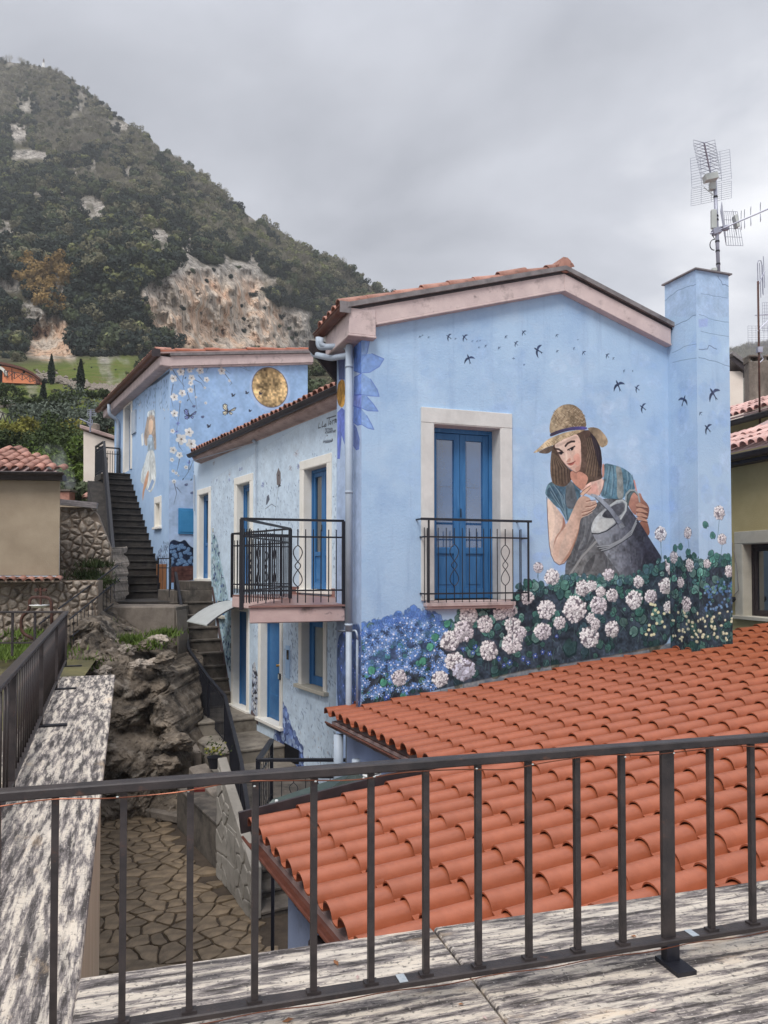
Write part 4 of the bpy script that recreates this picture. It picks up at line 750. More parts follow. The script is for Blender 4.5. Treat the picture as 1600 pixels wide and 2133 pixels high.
# ---------------------------------------------------------------- building helpers
def wall_face(name, wall, u0, u1, z0, z1, holes, mats, parent, uvb=None, depth=.22, clip=(), reveal_mat=None):
    """wall skin with openings cut and reveals; holes (u0,u1,z0,z1); clip = list of (point(u,z), outward normal(u,z))"""
    bm = bmesh.new()
    us = sorted({u0, u1, *[h[i] for h in holes for i in (0, 1)]}); zs = sorted({z0, z1, *[h[i] for h in holes for i in (2, 3)]})
    V = {}
    def v(a, b):
        if (a, b) not in V: V[a, b] = bm.verts.new((a, 0, b))
        return V[a, b]
    for a, b in zip(us, us[1:]):
        for c, d in zip(zs, zs[1:]):
            um, zm = (a + b) / 2, (c + d) / 2
            if any(h[0] < um < h[1] and h[2] < zm < h[3] for h in holes): continue
            bm.faces.new([v(a, c), v(b, c), v(b, d), v(a, d)])
    for (pu, pz), (nu, nz) in clip:
        bmesh.ops.bisect_plane(bm, geom=bm.verts[:] + bm.edges[:] + bm.faces[:], plane_co=(pu, 0, pz), plane_no=(nu, 0, nz), clear_outer=True)
    for h in holes:
        a, b, c, d = h; q = [(a, c), (b, c), (b, d), (a, d)]
        for i in range(4):
            (x, z), (x2, z2) = q[i], q[(i + 1) % 4]
            f = bm.faces.new([bm.verts.new((x, 0, z)), bm.verts.new((x2, 0, z2)), bm.verts.new((x2, 1, z2)), bm.verts.new((x, 1, z))]); f.material_index = 1
    uvl = bm.loops.layers.uv.new('UVMap')
    if uvb:
        for f in bm.faces:
            for l in f.loops: l[uvl].uv = ((l.vert.co.x - uvb[0]) / (uvb[1] - uvb[0]), (l.vert.co.z - uvb[2]) / (uvb[3] - uvb[2]))
    for x in bm.verts:
        u, o, z = x.co; x.co = wall.pt(u, z, -depth * o)
    me = bpy.data.meshes.new(name); bm.to_mesh(me); bm.free()
    me.materials.append(mats); me.materials.append(reveal_mat or mats)
    return place(name, me, parent)
def wbox(mb, wall, u0, u1, z0, z1, o0, o1):
    """box in wall coordinates, o = distance out of the wall"""
    return mb.prism([wall.pt(u0, z0, o0), wall.pt(u1, z0, o0), wall.pt(u1, z1, o0), wall.pt(u0, z1, o0)], wall.n * (o1 - o0))
def surround(wall, u0, u1, z0, z1, bw, parent, m, top=None, proud=.03, sill=True, name='door_surround', inner=.22):
    top = top or bw; mb = MB()
    wbox(mb, wall, u0 - bw, u0, z0, z1, -.02, proud); wbox(mb, wall, u1, u1 + bw, z0, z1, -.02, proud)
    wbox(mb, wall, u0 - bw, u1 + bw, z1 + .001, z1 + top, -.02, proud + .002)
    # jamb linings
    wbox(mb, wall, u0 - .012, u0 + .012, z0, z1, -inner, proud - .004); wbox(mb, wall, u1 - .012, u1 + .012, z0, z1, -inner, proud - .004); wbox(mb, wall, u0, u1, z1 - .012, z1 + .004, -inner, proud - .004)
    o = mb.build(name, m, parent, bevel=.006)
    if sill:
        s = MB(); wbox(s, wall, u0 - bw - .03, u1 + bw + .03, z0 - .06, z0 + .005, -inner - .05, proud + .05); s.build('sill', m, o, bevel=.006)
    return o
def leafdoor(wall, u0, u1, z0, z1, parent, name, n=2, glass='glass_blue', mid=.36, depth=.2, wood='blue_wood', solid=False, handle=True, st=.075):
    """door or window of n leaves set back in its opening; lower panel below mid"""
    fr = MB()
    for a, b, c, d in ((u0, u0 + .05, z0, z1), (u1 - .05, u1, z0, z1), (u0 + .05, u1 - .05, z1 - .06, z1)): wbox(fr, wall, a, b, c, d, -depth - .06, -depth + .015)
    o = fr.build(name, M[wood], parent, bevel=.004)
    w_ = (u1 - u0 - .1) / n
    for k in range(n):
        a = u0 + .05 + k * w_ + .003; b = a + w_ - .006; zt = z1 - .065; zb = z0 + .01
        lf = MB(); zm = zb + (zt - zb) * mid
        if solid:
            wbox(lf, wall, a, b, zb, zt, -depth - .05, -depth - .01)
            for q in range(1, 4): 
                if n == 1: continue
            if n == 1:
                wbox(lf, wall, a + .1, b - .1, zb + .12, zb + .5, -depth - .012, -depth + .002)
        else:
            wbox(lf, wall, a, a + st, zb, zt, -depth - .05, -depth); wbox(lf, wall, b - st, b, zb, zt, -depth - .05, -depth)
            wbox(lf, wall, a + st, b - st, zt - st, zt, -depth - .05, -depth - .001); wbox(lf, wall, a + st, b - st, zb, zb + st * 1.6, -depth - .05, -depth - .001)
            if mid > .05:
                wbox(lf, wall, a + st, b - st, zm - st / 2, zm + st / 2, -depth - .05, -depth - .001)
                wbox(lf, wall, a + st, b - st, zb + st * 1.6, zm - st / 2, -depth - .04, -depth - .022)
                wbox(lf, wall, a + st + .04, b - st - .04, zb + st * 1.6 + .05, zm - st / 2 - .05, -depth - .03, -depth - .012)
        l_ = lf.build('door_leaf' if 'door' in name else 'sash', M[wood], o, bevel=.003)
        if not solid:
            g_ = MB(); z_lo = (zm + st / 2) if mid > .05 else zb + st * 1.6
            wbox(g_, wall, a + st, b - st, z_lo, zt - st, -depth - .034, -depth - .028); g_.build('pane', M[glass], o)
            if glass == 'glass_blue':      # inner shutters close behind the glass
                sh = MB(); zq = z_lo + (zt - st - z_lo) * .56
                for c, d in ((z_lo + .01, z_lo + .12), (z_lo + .13, zq - .008), (zq + .008, zt - st - .02)): wbox(sh, wall, a + st + .02, b - st - .035, c, d, -depth - .0275, -depth - .022)
                sh.build('shutter_panel', M['glass_blue'], o)
    if handle and n == 2:
        h = MB(); um = (u0 + u1) / 2; h.tube([wall.pt(um, (z0 + z1) / 2 - .05, -depth + .03), wall.pt(um, (z0 + z1) / 2 + .07, -depth + .03)], .009, 6); h.build('handle', M['iron'], o)
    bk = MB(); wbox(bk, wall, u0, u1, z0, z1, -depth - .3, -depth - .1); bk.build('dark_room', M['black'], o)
    return o
_tm = {}
def tile_mesh(kind, m):
    """S tile (x across, y up the slope, z out) or plain barrel, lower end at y=0"""
    key = (kind, m)
    if key in _tm: return _tm[key]
    mb = MB()
    if kind == 's':
        w_, l_, th = .238, .445, .012
        prof = [(-.119 + .0, .004)] + [(-.112 + .146 * (1 - math.cos(math.pi * k / 8)) / 2, .004 + .080 * math.sin(math.pi * k / 8) ** .8) for k in range(1, 8)] + [(.036, .003), (.062, -.006), (.09, -.006), (.119, .003)]
    else:
        w_, l_, th = (.2, .42, .014) if kind == 'b' else (.2, .42, .014)
        prof = [(-.085 * math.cos(math.pi * k / 7), .078 * math.sin(math.pi * k / 7)) for k in range(8)]
        if kind == 'bp': prof += [(.1, .0), (.119, .0)]; prof = [(-.119, 0), (-.1, 0)] + prof
    n = len(prof); vs = []
    for y, lift in ((0, .02), (l_, 0)):
        for dz in (0, -th):
            vs += [(x, y, z + lift * (1.6 if kind == 's' else 1) + dz) for x, z in prof]
    fs = []
    for i in range(n - 1):
        fs.append((i, i + 1, 2 * n + i + 1, 2 * n + i)); fs.append((n + i, 3 * n + i, 3 * n + i + 1, n + i + 1)); fs.append((i, n + i, n + i + 1, i + 1))
    fs += [(0, 2 * n, 3 * n, n), (n - 1, 2 * n - 1, 4 * n - 1, 3 * n - 1)]
    mb.add(vs, fs); me = mb.mesh('roof_tile', M[m], smooth=True)
    for p in me.polygons:
        p.use_smooth = p.index % 3 != 2
    bm = bmesh.new(); bm.from_mesh(me); bmesh.ops.split_edges(bm, edges=[e_ for e_ in bm.edges if len(e_.link_faces) == 2 and e_.calc_face_angle(0) > .7]); bm.to_mesh(me); bm.free()
    _tm[key] = me; return me
def tile_mat4(P, right, up, jit=.0):
    """tile at P, x = right, y = up the slope"""
    x = Vector(right).normalized(); y = Vector(up).normalized(); z = x.cross(y).normalized()
    if z.z < 0: x = -x; z = -z
    r = Matrix((x, y, z)).transposed().to_4x4()
    if jit:
        r = r @ Matrix.Rotation(random.gauss(0, jit), 4, 'Z') @ Matrix.Rotation(random.gauss(0, jit * .6), 4, 'X')
    return Matrix.Translation(P) @ r
def merged_tiles(name, mats4, kind, m, parent):
    me0 = tile_mesh(kind, m); bm = bmesh.new()
    for X in mats4:
        k = len(bm.verts); bm.from_mesh(me0); bm.verts.ensure_lookup_table()
        bmesh.ops.transform(bm, matrix=X, verts=bm.verts[k:])
    me = bpy.data.meshes.new(name); bm.to_mesh(me); bm.free(); me.materials.append(M[m]); o = place(name, me, parent); o['kind'] = 'stuff'; return o
def gutter(p, q, r, m, parent, out, brackets=5):
    """half-round gutter from p to q; out = horizontal direction away from the wall"""
    p, q = Vector(p), Vector(q); out = Vector(out).normalized(); mb = MB(); n = 8; prof = []
    for k in range(n + 1):
        a = math.pi * k / n; prof.append(out * (-math.cos(a) * r) + Vector((0, 0, -math.sin(a) * r)))
    prof += [x * .88 for x in prof[::-1]]
    k = len(prof); vs = [p + x for x in prof] + [q + x for x in prof]
    mb.add(vs, [(i, (i + 1) % k, k + (i + 1) % k, k + i) for i in range(k)] + [tuple(range(k)), tuple(range(k, 2 * k))])
    mb.tube([p + out * r, q + out * r], .012, 6)
    o = mb.build('gutter', M[m], parent)
    for i in range(brackets):
        c = p.lerp(q, (i + .5) / brackets); b = MB()
        d = (q - p).normalized() * .016; pts = [c + x * 1.06 for x in prof[:n + 1]]
        for a_, b_ in zip(pts, pts[1:]): b.quad(a_ - d, b_ - d, b_ + d, a_ + d)
        b.build('gutter_bracket', M[m], o)
    return o

# ================================================================ house with the woman
gh = empty('house', G.pt(2.4, GZ), 'blue house whose gable wall shows a painted woman in straw hat with watering can', 'house', 'light blue painted houses')
ZR, UR = G.z(1171, 608), G.u(1171)                       # underside of the ridge
SL, SR_ = (G.z(1171, 608) - G.z(777, 678)) / (UR - G.u(777)), (G.z(1171, 608) - G.z(1395, 722)) / (G.u(1395) - UR)
zl = lambda u: ZR - (UR - u) * SL if u < UR else ZR - (u - UR) * SR_
wu0, wz0 = G.px(902, 1252); wu1, wz1 = G.px(1042, 886)
wz0 = G.z(960, 1250); wz1 = G.z(960, 886)
HOLE = (wu0, wu1, wz0, wz1)
UE = UCH + .6
gm = plaster('gable_mural_plaster', IMG_G); 
wall_face('gable_wall', G, 0, UE, GZ, ZR + .3, [HOLE], gm, gh, cg.b, .26, [((UR, ZR), (-SL, 1)), ((UR, ZR), (SR_, 1))], M['stone'])
gs = plaster('corner_mural_plaster', IMG_S, (158, 180, 214), (172, 192, 222))
wall_face('side_wall', S, 0, 1.08, GZ, zl(0) + .02, [], gs, gh, cs_.b)
mb = MB(); mb.quad(S.pt(1.08, GZ), G.pt(UE, GZ, -1.08), G.pt(UE, zl(UE), -1.08), S.pt(1.08, zl(0)))
mb.quad(G.pt(UE, GZ), G.pt(UE, GZ, -1.08), G.pt(UE, zl(UE), -1.08), G.pt(UE, zl(UE)))
wbox(mb, G, 1.3, UE - .02, GZ, zl(1.3) - .05, -6.5, -1.1); mb.build('rear_wall', M['blue_plain'], gh)
# cornice: pink plaster bands under both slopes, boxed return at the left eave
OV = .10
def rake_band(ua, ub, dz0, dz1, o0, o1):
    a, b = G.pt(ua, zl(ua)), G.pt(ub, zl(ub)); zz = Vector((0, 0, 1))
    return [a + zz * dz0 + G.n * o0, b + zz * dz0 + G.n * o0, b + zz * dz1 + G.n * o0, a + zz * dz1 + G.n * o0], G.n * (o1 - o0)
EL = G.u(722)                                            # cornice runs a little past the corner
for ua, ub in ((EL + .05, UR), (UR, UCH - .02)):
    mb = MB(); p, v_ = rake_band(ua, ub, .002, .25, -.02, OV); mb.prism(p, v_)
    p, v_ = rake_band(ua if ua > .3 else .16, ub, -.028, .001, -.02, OV + .015); mb.prism(p, v_); mb.build('cornice', M['cornice'], gh, bevel=.006)
ze = zl(0)
mb = MB(); wbox(mb, G, EL, .155, ze - .13, ze + .20, -.98, OV + .012); mb.build('eave_box', M['cornice'], gh, bevel=.01)
mb = MB(); wbox(mb, G, EL - .02, .157, ze - .16, ze - .131, -1.0, OV + .03); mb.build('eave_moulding', M['cornice'], gh, bevel=.008)
for ua, ub in ((EL - .03, UR), (UR, UCH + .01)):
    mb = MB(); p, v_ = rake_band(ua, ub, .252, .315, -.03, OV + .05); mb.prism(p, v_); mb.build('verge_flashing', M['flash'], gh)
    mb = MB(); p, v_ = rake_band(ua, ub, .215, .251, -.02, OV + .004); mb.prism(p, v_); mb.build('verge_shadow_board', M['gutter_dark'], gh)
# roof slabs and the tiles that show along the edge
up3 = (G.g + Vector((0, 0, SL))).normalized(); up3r = (-G.g + Vector((0, 0, SR_))).normalized()
for ua, ub, dpt in ((EL - .06, UR, -1.1), (UR, UE, -6.5)):
    mb = MB(); a, b = G.pt(ua, zl(ua) + .24), G.pt(ub, zl(ub) + .24); mb.prism([a, b, b - G.n * -dpt, a - G.n * -dpt], (0, 0, .03)); mb.build('roof', M['soffit'], gh)
mb = MB(); ua = 1.3; a, b = G.pt(ua, zl(ua) + .24, -1.1), G.pt(UR, ZR + .24, -1.1); mb.prism([a, b, b - G.n * 5.4, a - G.n * 5.4], (0, 0, .03)); mb.build('roof', M['soffit'], gh)
rest = []
for col in range(5):
    for row in range(9):
        u = EL - .1 + row * .375
        if u > UR - .15: continue
        lift = .315 if col == 0 else .30
        P = G.pt(u, zl(u) + lift + (random.uniform(-.012, .03) if col < 1 else 0), -.02 - col * .215)
        X = tile_mat4(P, G.n, up3, .03)
        place('roof_tile', tile_mesh('b', 'tile_old'), gh, X)
mb = MB(); mb.tube([G.pt(UR, ZR + .33, OV + .03), G.pt(UR, ZR + .34, -1.1)], .11, 10); mb.build('ridge_tile', M['tile_old'], gh, smooth=False)
# eave gutter at the left
gp = at(722, 655, G.pt(EL, 0, OV).y) ; 
ga = G.pt(EL - .06, ze + .20, OV + .03); gb = G.pt(EL - .06, ze + .20, -1.12)
gutter(ga, gb, .075, 'gutter', gh, -G.g, 3)
mb = MB(); mb.box(ga + Vector((0, 0, -.01)), .14, .02, .14, G.g); mb.build('gutter_end_cap', M['flash'], gh)
# dark underside of the far end of the roof, stepping down to the low house
mb = MB(); mb.prism([S.pt(1.06, ze + .1, .40), S.pt(1.06, ze - .02, .40), S.pt(1.1, ze - .46, -.02), S.pt(1.1, ze + .1, -.02)], (S.g * .05)); mb.build('soffit_bracket', M['gutter_dark'], gh)
# window: stone surround, two leaves
surround(G, wu0, wu1, wz0, wz1, .17, gh, M['stone'], .2, .03, False, 'window_surround', .26)
leafdoor(G, wu0 + .012, wu1 - .012, wz0 + .004, wz1 - .012, gh, 'balcony_door', 2, 'glass_blue', .29, .22, st=.085)
mb = MB(); a, b = G.u(882), G.u(1067); wbox(mb, G, a, b, wz0 - .075, wz0 - .025, -.05, .10); wbox(mb, G, a + .02, b - .02, wz0 - .11, wz0 - .076, -.05, .07); wbox(mb, G, a + .03, b - .03, wz0 - .024, wz0, -.22, .02); mb.build('window_sill', M['cornice'], gh, bevel=.006)
# window railing
def twist(mb, P, h0, h1, ax, w_=.045, r=.006):
    """baluster with three lozenge loops; P base point, heights h0..h1, ax across"""
    ax = Vector(ax); z = Vector((0, 0, 1)); H = h1 - h0; A = h0 + H * .22; B = h0 + H * .78; L_ = B - A
    mb.tube([P + z * h0, P + z * A], r * 1.15, 6); mb.tube([P + z * B, P + z * h1], r * 1.15, 6)
    for sg in (-1, 1):
        pts = []
        for k in range(33):
            t = k / 32
            if t < .4: q = t / .4; o = math.sin(math.pi * q ** .8) * 1.0
            elif t < .6: q = (t - .4) / .2; o = -math.sin(math.pi * q) * .62
            else: q = (t - .6) / .4; o = math.sin(math.pi * (1 - (1 - q) ** .8)) * 1.0
            pts.append(P + z * (A + L_ * t) + ax * (o * w_ * sg))
        mb.tube(pts, r * .9, 6)
rl = 'railing'
rg_ = MB(); zt, zm1, zm2, zb_ = G.z(980, 1085), G.z(980, 1120.5), G.z(980, 1235), G.z(980, 1253)
ua, ub = G.u(872), G.u(1090); OR_ = .16
rg_.bar(G.pt(ua - .03, zt, OR_), G.pt(ub + .03, zt, OR_), .045, .03)
rg_.tube([G.pt(ua - .03, zt, OR_), G.pt(ua - .03, zt, 0)], .012, 6); rg_.tube([G.pt(ub - .1, zt, OR_), G.pt(ub - .1, zt, 0)], .012, 6)
for z in (zm1, zm2): rg_.bar(G.pt(ua + .02, z, OR_), G.pt(ub - .02, z, OR_), .012, .02); rg_.bar(G.pt(ua + .02, z, OR_), G.pt(ua + .02, z, .0), .012, .02); rg_.bar(G.pt(ub - .02, z, OR_), G.pt(ub - .02, z, .0), .012, .02)
wr = rg_.build('window_railing', M['iron'], gh)
ztb = G.z(980, 1102)
for xx in (874, 902.5, 919, 935.5, 952, 966.5, 981, 996, 1010, 1024, 1056, 1073):
    if xx == 935.5: continue
    b = MB(); u = G.u(xx); b.tube([G.pt(u, zb_, OR_), G.pt(u, ztb, OR_)], .0065, 6); b.build('baluster', M['iron'], wr)
for xx in (883, 1088): b = MB(); u = G.u(xx); b.bar(G.pt(u, zb_, OR_), G.pt(u, zt, OR_), .025, .025); b.build('post', M['iron'], wr)
for xx in (935.5, 1040.5): b = MB(); u = G.u(xx); twist(b, G.pt(u, 0, OR_), zb_, ztb, G.g, .062, .0062); b.build('scroll_baluster', M['iron'], wr)
for xx in (887, 1079): b = MB(); u = G.u(xx); b.tube([G.pt(u, zb_, .05), G.pt(u, ztb, .05)], .0065, 6); b.build('baluster', M['iron'], wr)
# chimney
zc_ = at(1453, 562, G.pt(UCH, 0, OCH).y).z; CWD = .588
cml, cmf = plaster('chimney_side_plaster', IMG_CL), plaster('chimney_front_plaster', IMG_CF)
ch = wall_face('chimney', CHF, 0, CWD, GZ, zc_, [], cmf, gh, cf.b)
wall_face('chimney_side', CHL, 0, OCH + .05, GZ, zc_, [], cml, ch, cl.b)
mb = MB(); mb.quad(CHF.pt(CWD, GZ), CHF.pt(CWD, GZ, -OCH - .05), CHF.pt(CWD, zc_, -OCH - .05), CHF.pt(CWD, zc_)); mb.quad(CHF.pt(0, 1, -OCH - .05), CHF.pt(CWD, 1, -OCH - .05), CHF.pt(CWD, zc_, -OCH - .05), CHF.pt(0, zc_, -OCH - .05)); mb.build('chimney_side', M['blue_plain'], ch)
mb = MB(); mb.prism([CHF.pt(-.035, zc_, .035), CHF.pt(CWD + .035, zc_, .035), CHF.pt(CWD + .035, zc_, -OCH - .08), CHF.pt(-.035, zc_, -OCH - .08)], (0, 0, .02)); mb.build('chimney_cap', M['flash'], ch)
# drainpipes on the corner
pz = lambda x, y, o=.09: S.pt(S.u(x) if False else .5, S.z(x, y), o)
sx = .2
P_ = lambda y, s_=sx, o=.10: S.pt(s_, S.z(727, y), o)
mb = MB(); mb.tube([P_(735), P_(1310)], .047, 12); mb.tube([P_(1300), P_(1620)], .04, 12)
dp = mb.build('drainpipe', M['pipe'], gh, smooth=True)
mb = MB(); t0 = G.pt(EL - .06, ze + .12, -.18)
Q = lambda x, y, Y: at(x, y, Y)
mb.tube(arc_pts([Q(664, 703, 10.15), Q(664, 724, 10.15), Q(724, 720, 9.98), P_(760)], .10), .042, 10)
mb.build('drainpipe_elbow', M['pipe'], dp, smooth=True)
mb = MB(); mb.tube(arc_pts([Q(652, 718, 10.6), Q(652, 738, 10.6), Q(690, 746, 10.25), P_(755)], .10), .042, 10); mb.build('drainpipe_elbow', M['pipe'], dp, smooth=True)
mb = MB(); mb.tube(arc_pts([Q(669, 704, 10.1), Q(669, 719, 10.1), Q(682, 722, 10.1)], .08), .034, 10); mb.build('drainpipe_elbow', M['pipe'], dp, smooth=True)
for y in (780, 1033, 1300): b = MB(); c = P_(y); b.tube([c, c + Vector((0, 0, .03))], .053, 12); b.build('pipe_clip', M['pipe'], dp, smooth=True)
mb = MB(); mb.tube(arc_pts([S.pt(.05, S.z(745, 1330), .03), S.pt(.05, S.z(745, 1312), .05), S.pt(.8, S.z(704, 1312), .06)], .06), .012, 8); mb.tube([S.pt(.05, S.z(745, 1330), .03), S.pt(.05, S.z(745, 1480), .03)], .006, 8); mb.tube([S.pt(.1, S.z(742, 1330), .03), S.pt(.1, S.z(742, 1480), .03)], .006, 8); mb.build('cable_conduit', M['pipe'], gh, smooth=True)

# ================================================================ low house with the doors
lh = empty('house', W2.pt(4, GZ), 'low pale blue house with four white framed doors and leaves painted across its wall', 'house', 'light blue painted houses')
def dz(x, y): return W2.px(x, y)
def hole2(xl, xr, yt, yb, bw):
    """outer surround in picture points (left x, right x, top y at right edge, bottom y at right edge) -> opening"""
    ul, zt_ = dz(xr, yt); ur = dz(xl, yt)[0]; zb2 = dz(xr, yb)[1]
    return (ul + bw, ur - bw, zb2, zt_ - bw)
BW = .16
D1 = hole2(627, 692, 943, 1231, BW); D2 = hole2(490, 528, 985, 1222, BW); D3 = hole2(413, 440, 1013, 1206, .14)
zA = dz(520, 1482)[1]; zB = dz(585, 1514)[1]
DA = (dz(520, 1300)[0] + .12, dz(484, 1300)[0] - .12, zA, zA + 2.12); DB = (dz(590, 1300)[0] + .12, dz(540, 1300)[0] - .12, zB, zB + 2.15)
WN = (dz(682, 1400)[0] + .12, dz(624, 1400)[0] - .12, dz(675, 1440)[1], dz(675, 1290)[1])
SW = (dz(468, 1255)[0] + .02, dz(452, 1255)[0] - .02, dz(462, 1283)[1], dz(462, 1252)[1])
EZ = dz(690, 853)[1]                                     # top of the wall, under the cove
w2m = plaster('low_house_plaster', IMG_2, (188, 206, 224), (200, 216, 230), spots=[((172, 192, 214), 1.4, .5, .74, .5), ((150, 166, 188), 40, .62, .72, .3)])
wall_face('wall', W2, -1.4, dz(409, 1100)[0] + .25, GZ, EZ + .1, [D1, D2, D3, DA, DB, WN, SW], w2m, lh, c2.b, .3, reveal_mat=M['cream'])
NB = -W2.n
mb = MB(); mb.quad(W2.pt(-1.4, GZ), W2.pt(-1.4, GZ, -4), W2.pt(-1.4, EZ + 1, -4), W2.pt(-1.4, EZ)); mb.build('rear_wall', M['blue_plain'], lh)
ds1 = surround(W2, *D1, BW, lh, M['cream'], inner=.3); ds2 = surround(W2, *D2, BW, lh, M['cream'], inner=.3); ds3 = surround(W2, *D3, .14, lh, M['cream'], inner=.3)
surround(W2, *DA, .12, lh, M['cream'], inner=.3); surround(W2, *DB, .12, lh, M['cream'], inner=.3)
wsr = surround(W2, *WN, .12, lh, M['cream'], name='window_surround', sill=False, inner=.3)
mb = MB(); wbox(mb, W2, WN[0] - .18, WN[1] + .18, WN[2] - .06, WN[2] + .005, -.29, .1); mb.build('window_sill', M['grey_stone'], lh, bevel=.008)
def inset(h, d=.012): return (h[0] + d, h[1] - d, h[2] + .003, h[3] - d)
leafdoor(W2, *inset(D1), lh, 'door', 2, 'glass', .3, .15); leafdoor(W2, *inset(D2), lh, 'door', 2, 'glass_pale', .3, .15); leafdoor(W2, *inset(D3), lh, 'door', 2, 'glass', .42, .12)
leafdoor(W2, *inset(DA), lh, 'door', 2, 'glass', .3, .14, solid=True, wood='blue_wood', handle=False); o = leafdoor(W2, *inset(DB), lh, 'door', 1, 'glass', .3, .14, solid=True, wood='blue_metal')
kb = MB(); kp = W2.pt(*dz(570, 1387), -.14); kb.tube([kp + W2.n * .0, kp + W2.n * .03, kp + W2.n * .04, kp + W2.n * .075, kp + W2.n * .08], .03, 10, rs=[.03, .03, .012, .032, .02]); kb.build('handle', M['brass'], o, smooth=True)
leafdoor(W2, *inset(WN), lh, 'window', 1, 'glass_pale', 0, .15, st=.1); leafdoor(W2, *SW, lh, 'window', 1, 'glass', 0, .08, st=.03)
mb = MB(); wbox(mb, W2, SW[0] - .05, SW[1] + .05, SW[2] - .05, SW[2], -.02, .08); mb.build('window_sill', M['grey_stone'], lh)
# letter box, bell, house number plates
mb = MB(); a, b = dz(600, 1380); wbox(mb, W2, a - .1, a + .1, b - .3, b + .32, 0, .012); lb = mb.build('meter_door', w2m if False else M['blue_plain'], lh, bevel=.004)
mb = MB(); wbox(mb, W2, a - .07, a + .03, b + .06, b + .24, .012, .02); mb.build('glass_panel', M['glass'], lb)
mb = MB(); a, b = dz(586.5, 1409); wbox(mb, W2, a - .045, a + .045, b - .06, b + .06, .03, .06); dbx = mb.build('door_bell', M['iron'], lh, bevel=.006); mb = MB(); wbox(mb, W2, a - .03, a + .03, b - .045, b + .045, .06, .064); mb.build('button_plate', M['plastic'], dbx)
mb = MB(); a, b = dz(483, 1345); wbox(mb, W2, a - .03, a + .03, b - .06, b + .06, .0, .03); mb.build('door_bell', M['iron'], lh, bevel=.006)
mb = MB(); a, b = dz(444.5, 1104); wbox(mb, W2, a - .04, a + .04, b - .05, b + .05, .0, .02); mb.build('number_plate', M['plastic'], lh, bevel=.006)
# eave: cove cornice, gutter, tile ends
u9 = (onplane(389, 942, W2.pt(0, 0, .36), W2.n) - W2.O).dot(W2.g); uA = -1.0
mb = MB()
prf = [(0, EZ - .03)] + [(.20 * math.sin(a_), EZ + .10 - .11 * math.cos(a_)) for a_ in np.linspace(.1, 1.57, 8)] + [(.22, EZ + .1), (.22, EZ + .13), (0, EZ + .135)]
for (oa, za), (ob, zb2) in zip(prf, prf[1:]): mb.quad(W2.pt(uA, za, oa), W2.pt(u9, za, oa), W2.pt(u9, zb2, ob), W2.pt(uA, zb2, ob))
mb.poly([W2.pt(u9, z_, o_) for o_, z_ in prf]); mb.build('cornice', M['cornice_grey'], lh)
gutter(W2.pt(uA, EZ + .175, .29), W2.pt(u9, EZ + .175, .29), .072, 'gutter_dark', lh, W2.n, 7)
up2 = (NB + Vector((0, 0, .3))).normalized()
mb = MB(); a, b = W2.pt(uA, EZ + .13, .24), W2.pt(u9 + .06, EZ + .13, .24); mb.prism([a, b, b + NB * 4.4 + Vector((0, 0, 1.32)), a + NB * 4.4 + Vector((0, 0, 1.32))], (0, 0, .05)); mb.build('roof', M['soffit'], lh)
nt_ = int((u9 - uA) / .215)
for k in range(nt_):
    P = W2.pt(uA + .1 + k * .215, EZ + .195, .30); place('roof_tile', tile_mesh('b', 'tile_old'), lh, tile_mat4(P + Vector((0, 0, random.uniform(-.01, .02))), W2.g, up2, .03))
merged = [tile_mat4(W2.pt(uA + .1 + k * .215, EZ + .195 + .115 * r_, .30 - .38 * r_), W2.g, up2, .02) for k in range(nt_) for r_ in range(1, 4)]
merged_tiles('roof_tiles', merged, 'b', 'tile_old', lh)
# wires on the wall
mb = MB(); A_ = W2.pt(*dz(537, 922), .04); mb.tube([A_, W2.pt(*dz(537, 1085), .04)], .01, 6); mb.tube([A_, W2.pt(*dz(420, 962), .25)], .008, 6); mb.tube([A_, W2.pt(*dz(536, 918), .1)], .03, 6); mb.build('cable', M['pipe'], lh)
mb = MB(); mb.tube([W2.pt(dz(408, 1000)[0] - .02, dz(408, 990)[1], .05), W2.pt(dz(408, 1000)[0] - .02, dz(408, 1065)[1], .05)], .02, 8); mb.build('conduit', M['pipe'], lh)
# balcony
bz = -.47
PL, PR = Vector((-1.71, 9.77, 0)), Vector((-.515, 10.2, 0)); PB = Vector((-1.49, 12.2, 0)); PE = at(484, 1112, 13.96); PE.z = 0
uE = (PE - W2.O).dot(W2.g); uB0 = -.35
bpoly = [PL, PR, S.pt(1.0, 0, .02), W2.pt(uB0, 0), W2.pt(uE, 0), PE, PB]
bal = MB(); bal.prism([p + Vector((0, 0, bz - .225)) for p in bpoly], (0, 0, .20)); bo = bal.build('balcony', M['balcony'], lh, bevel=.012)
mb = MB(); ctr = sum(bpoly, Vector()) / len(bpoly); mb.prism([p + (p - ctr).normalized() * .03 + Vector((0, 0, bz - .024)) for p in bpoly], (0, 0, .026)); mb.build('balcony_floor', M['pinkfloor'], bo)
mb = MB(); wbox(mb, W2, D1[1] + BW, D1[1] + BW + .5, bz, bz + .14, 0, .015); wbox(mb, W2, D1[0] - BW - .12, D1[0] - BW, bz, bz + .14, 0, .015); mb.build('skirting_tile', M['pinkfloor'], bo)
RH = 1.107
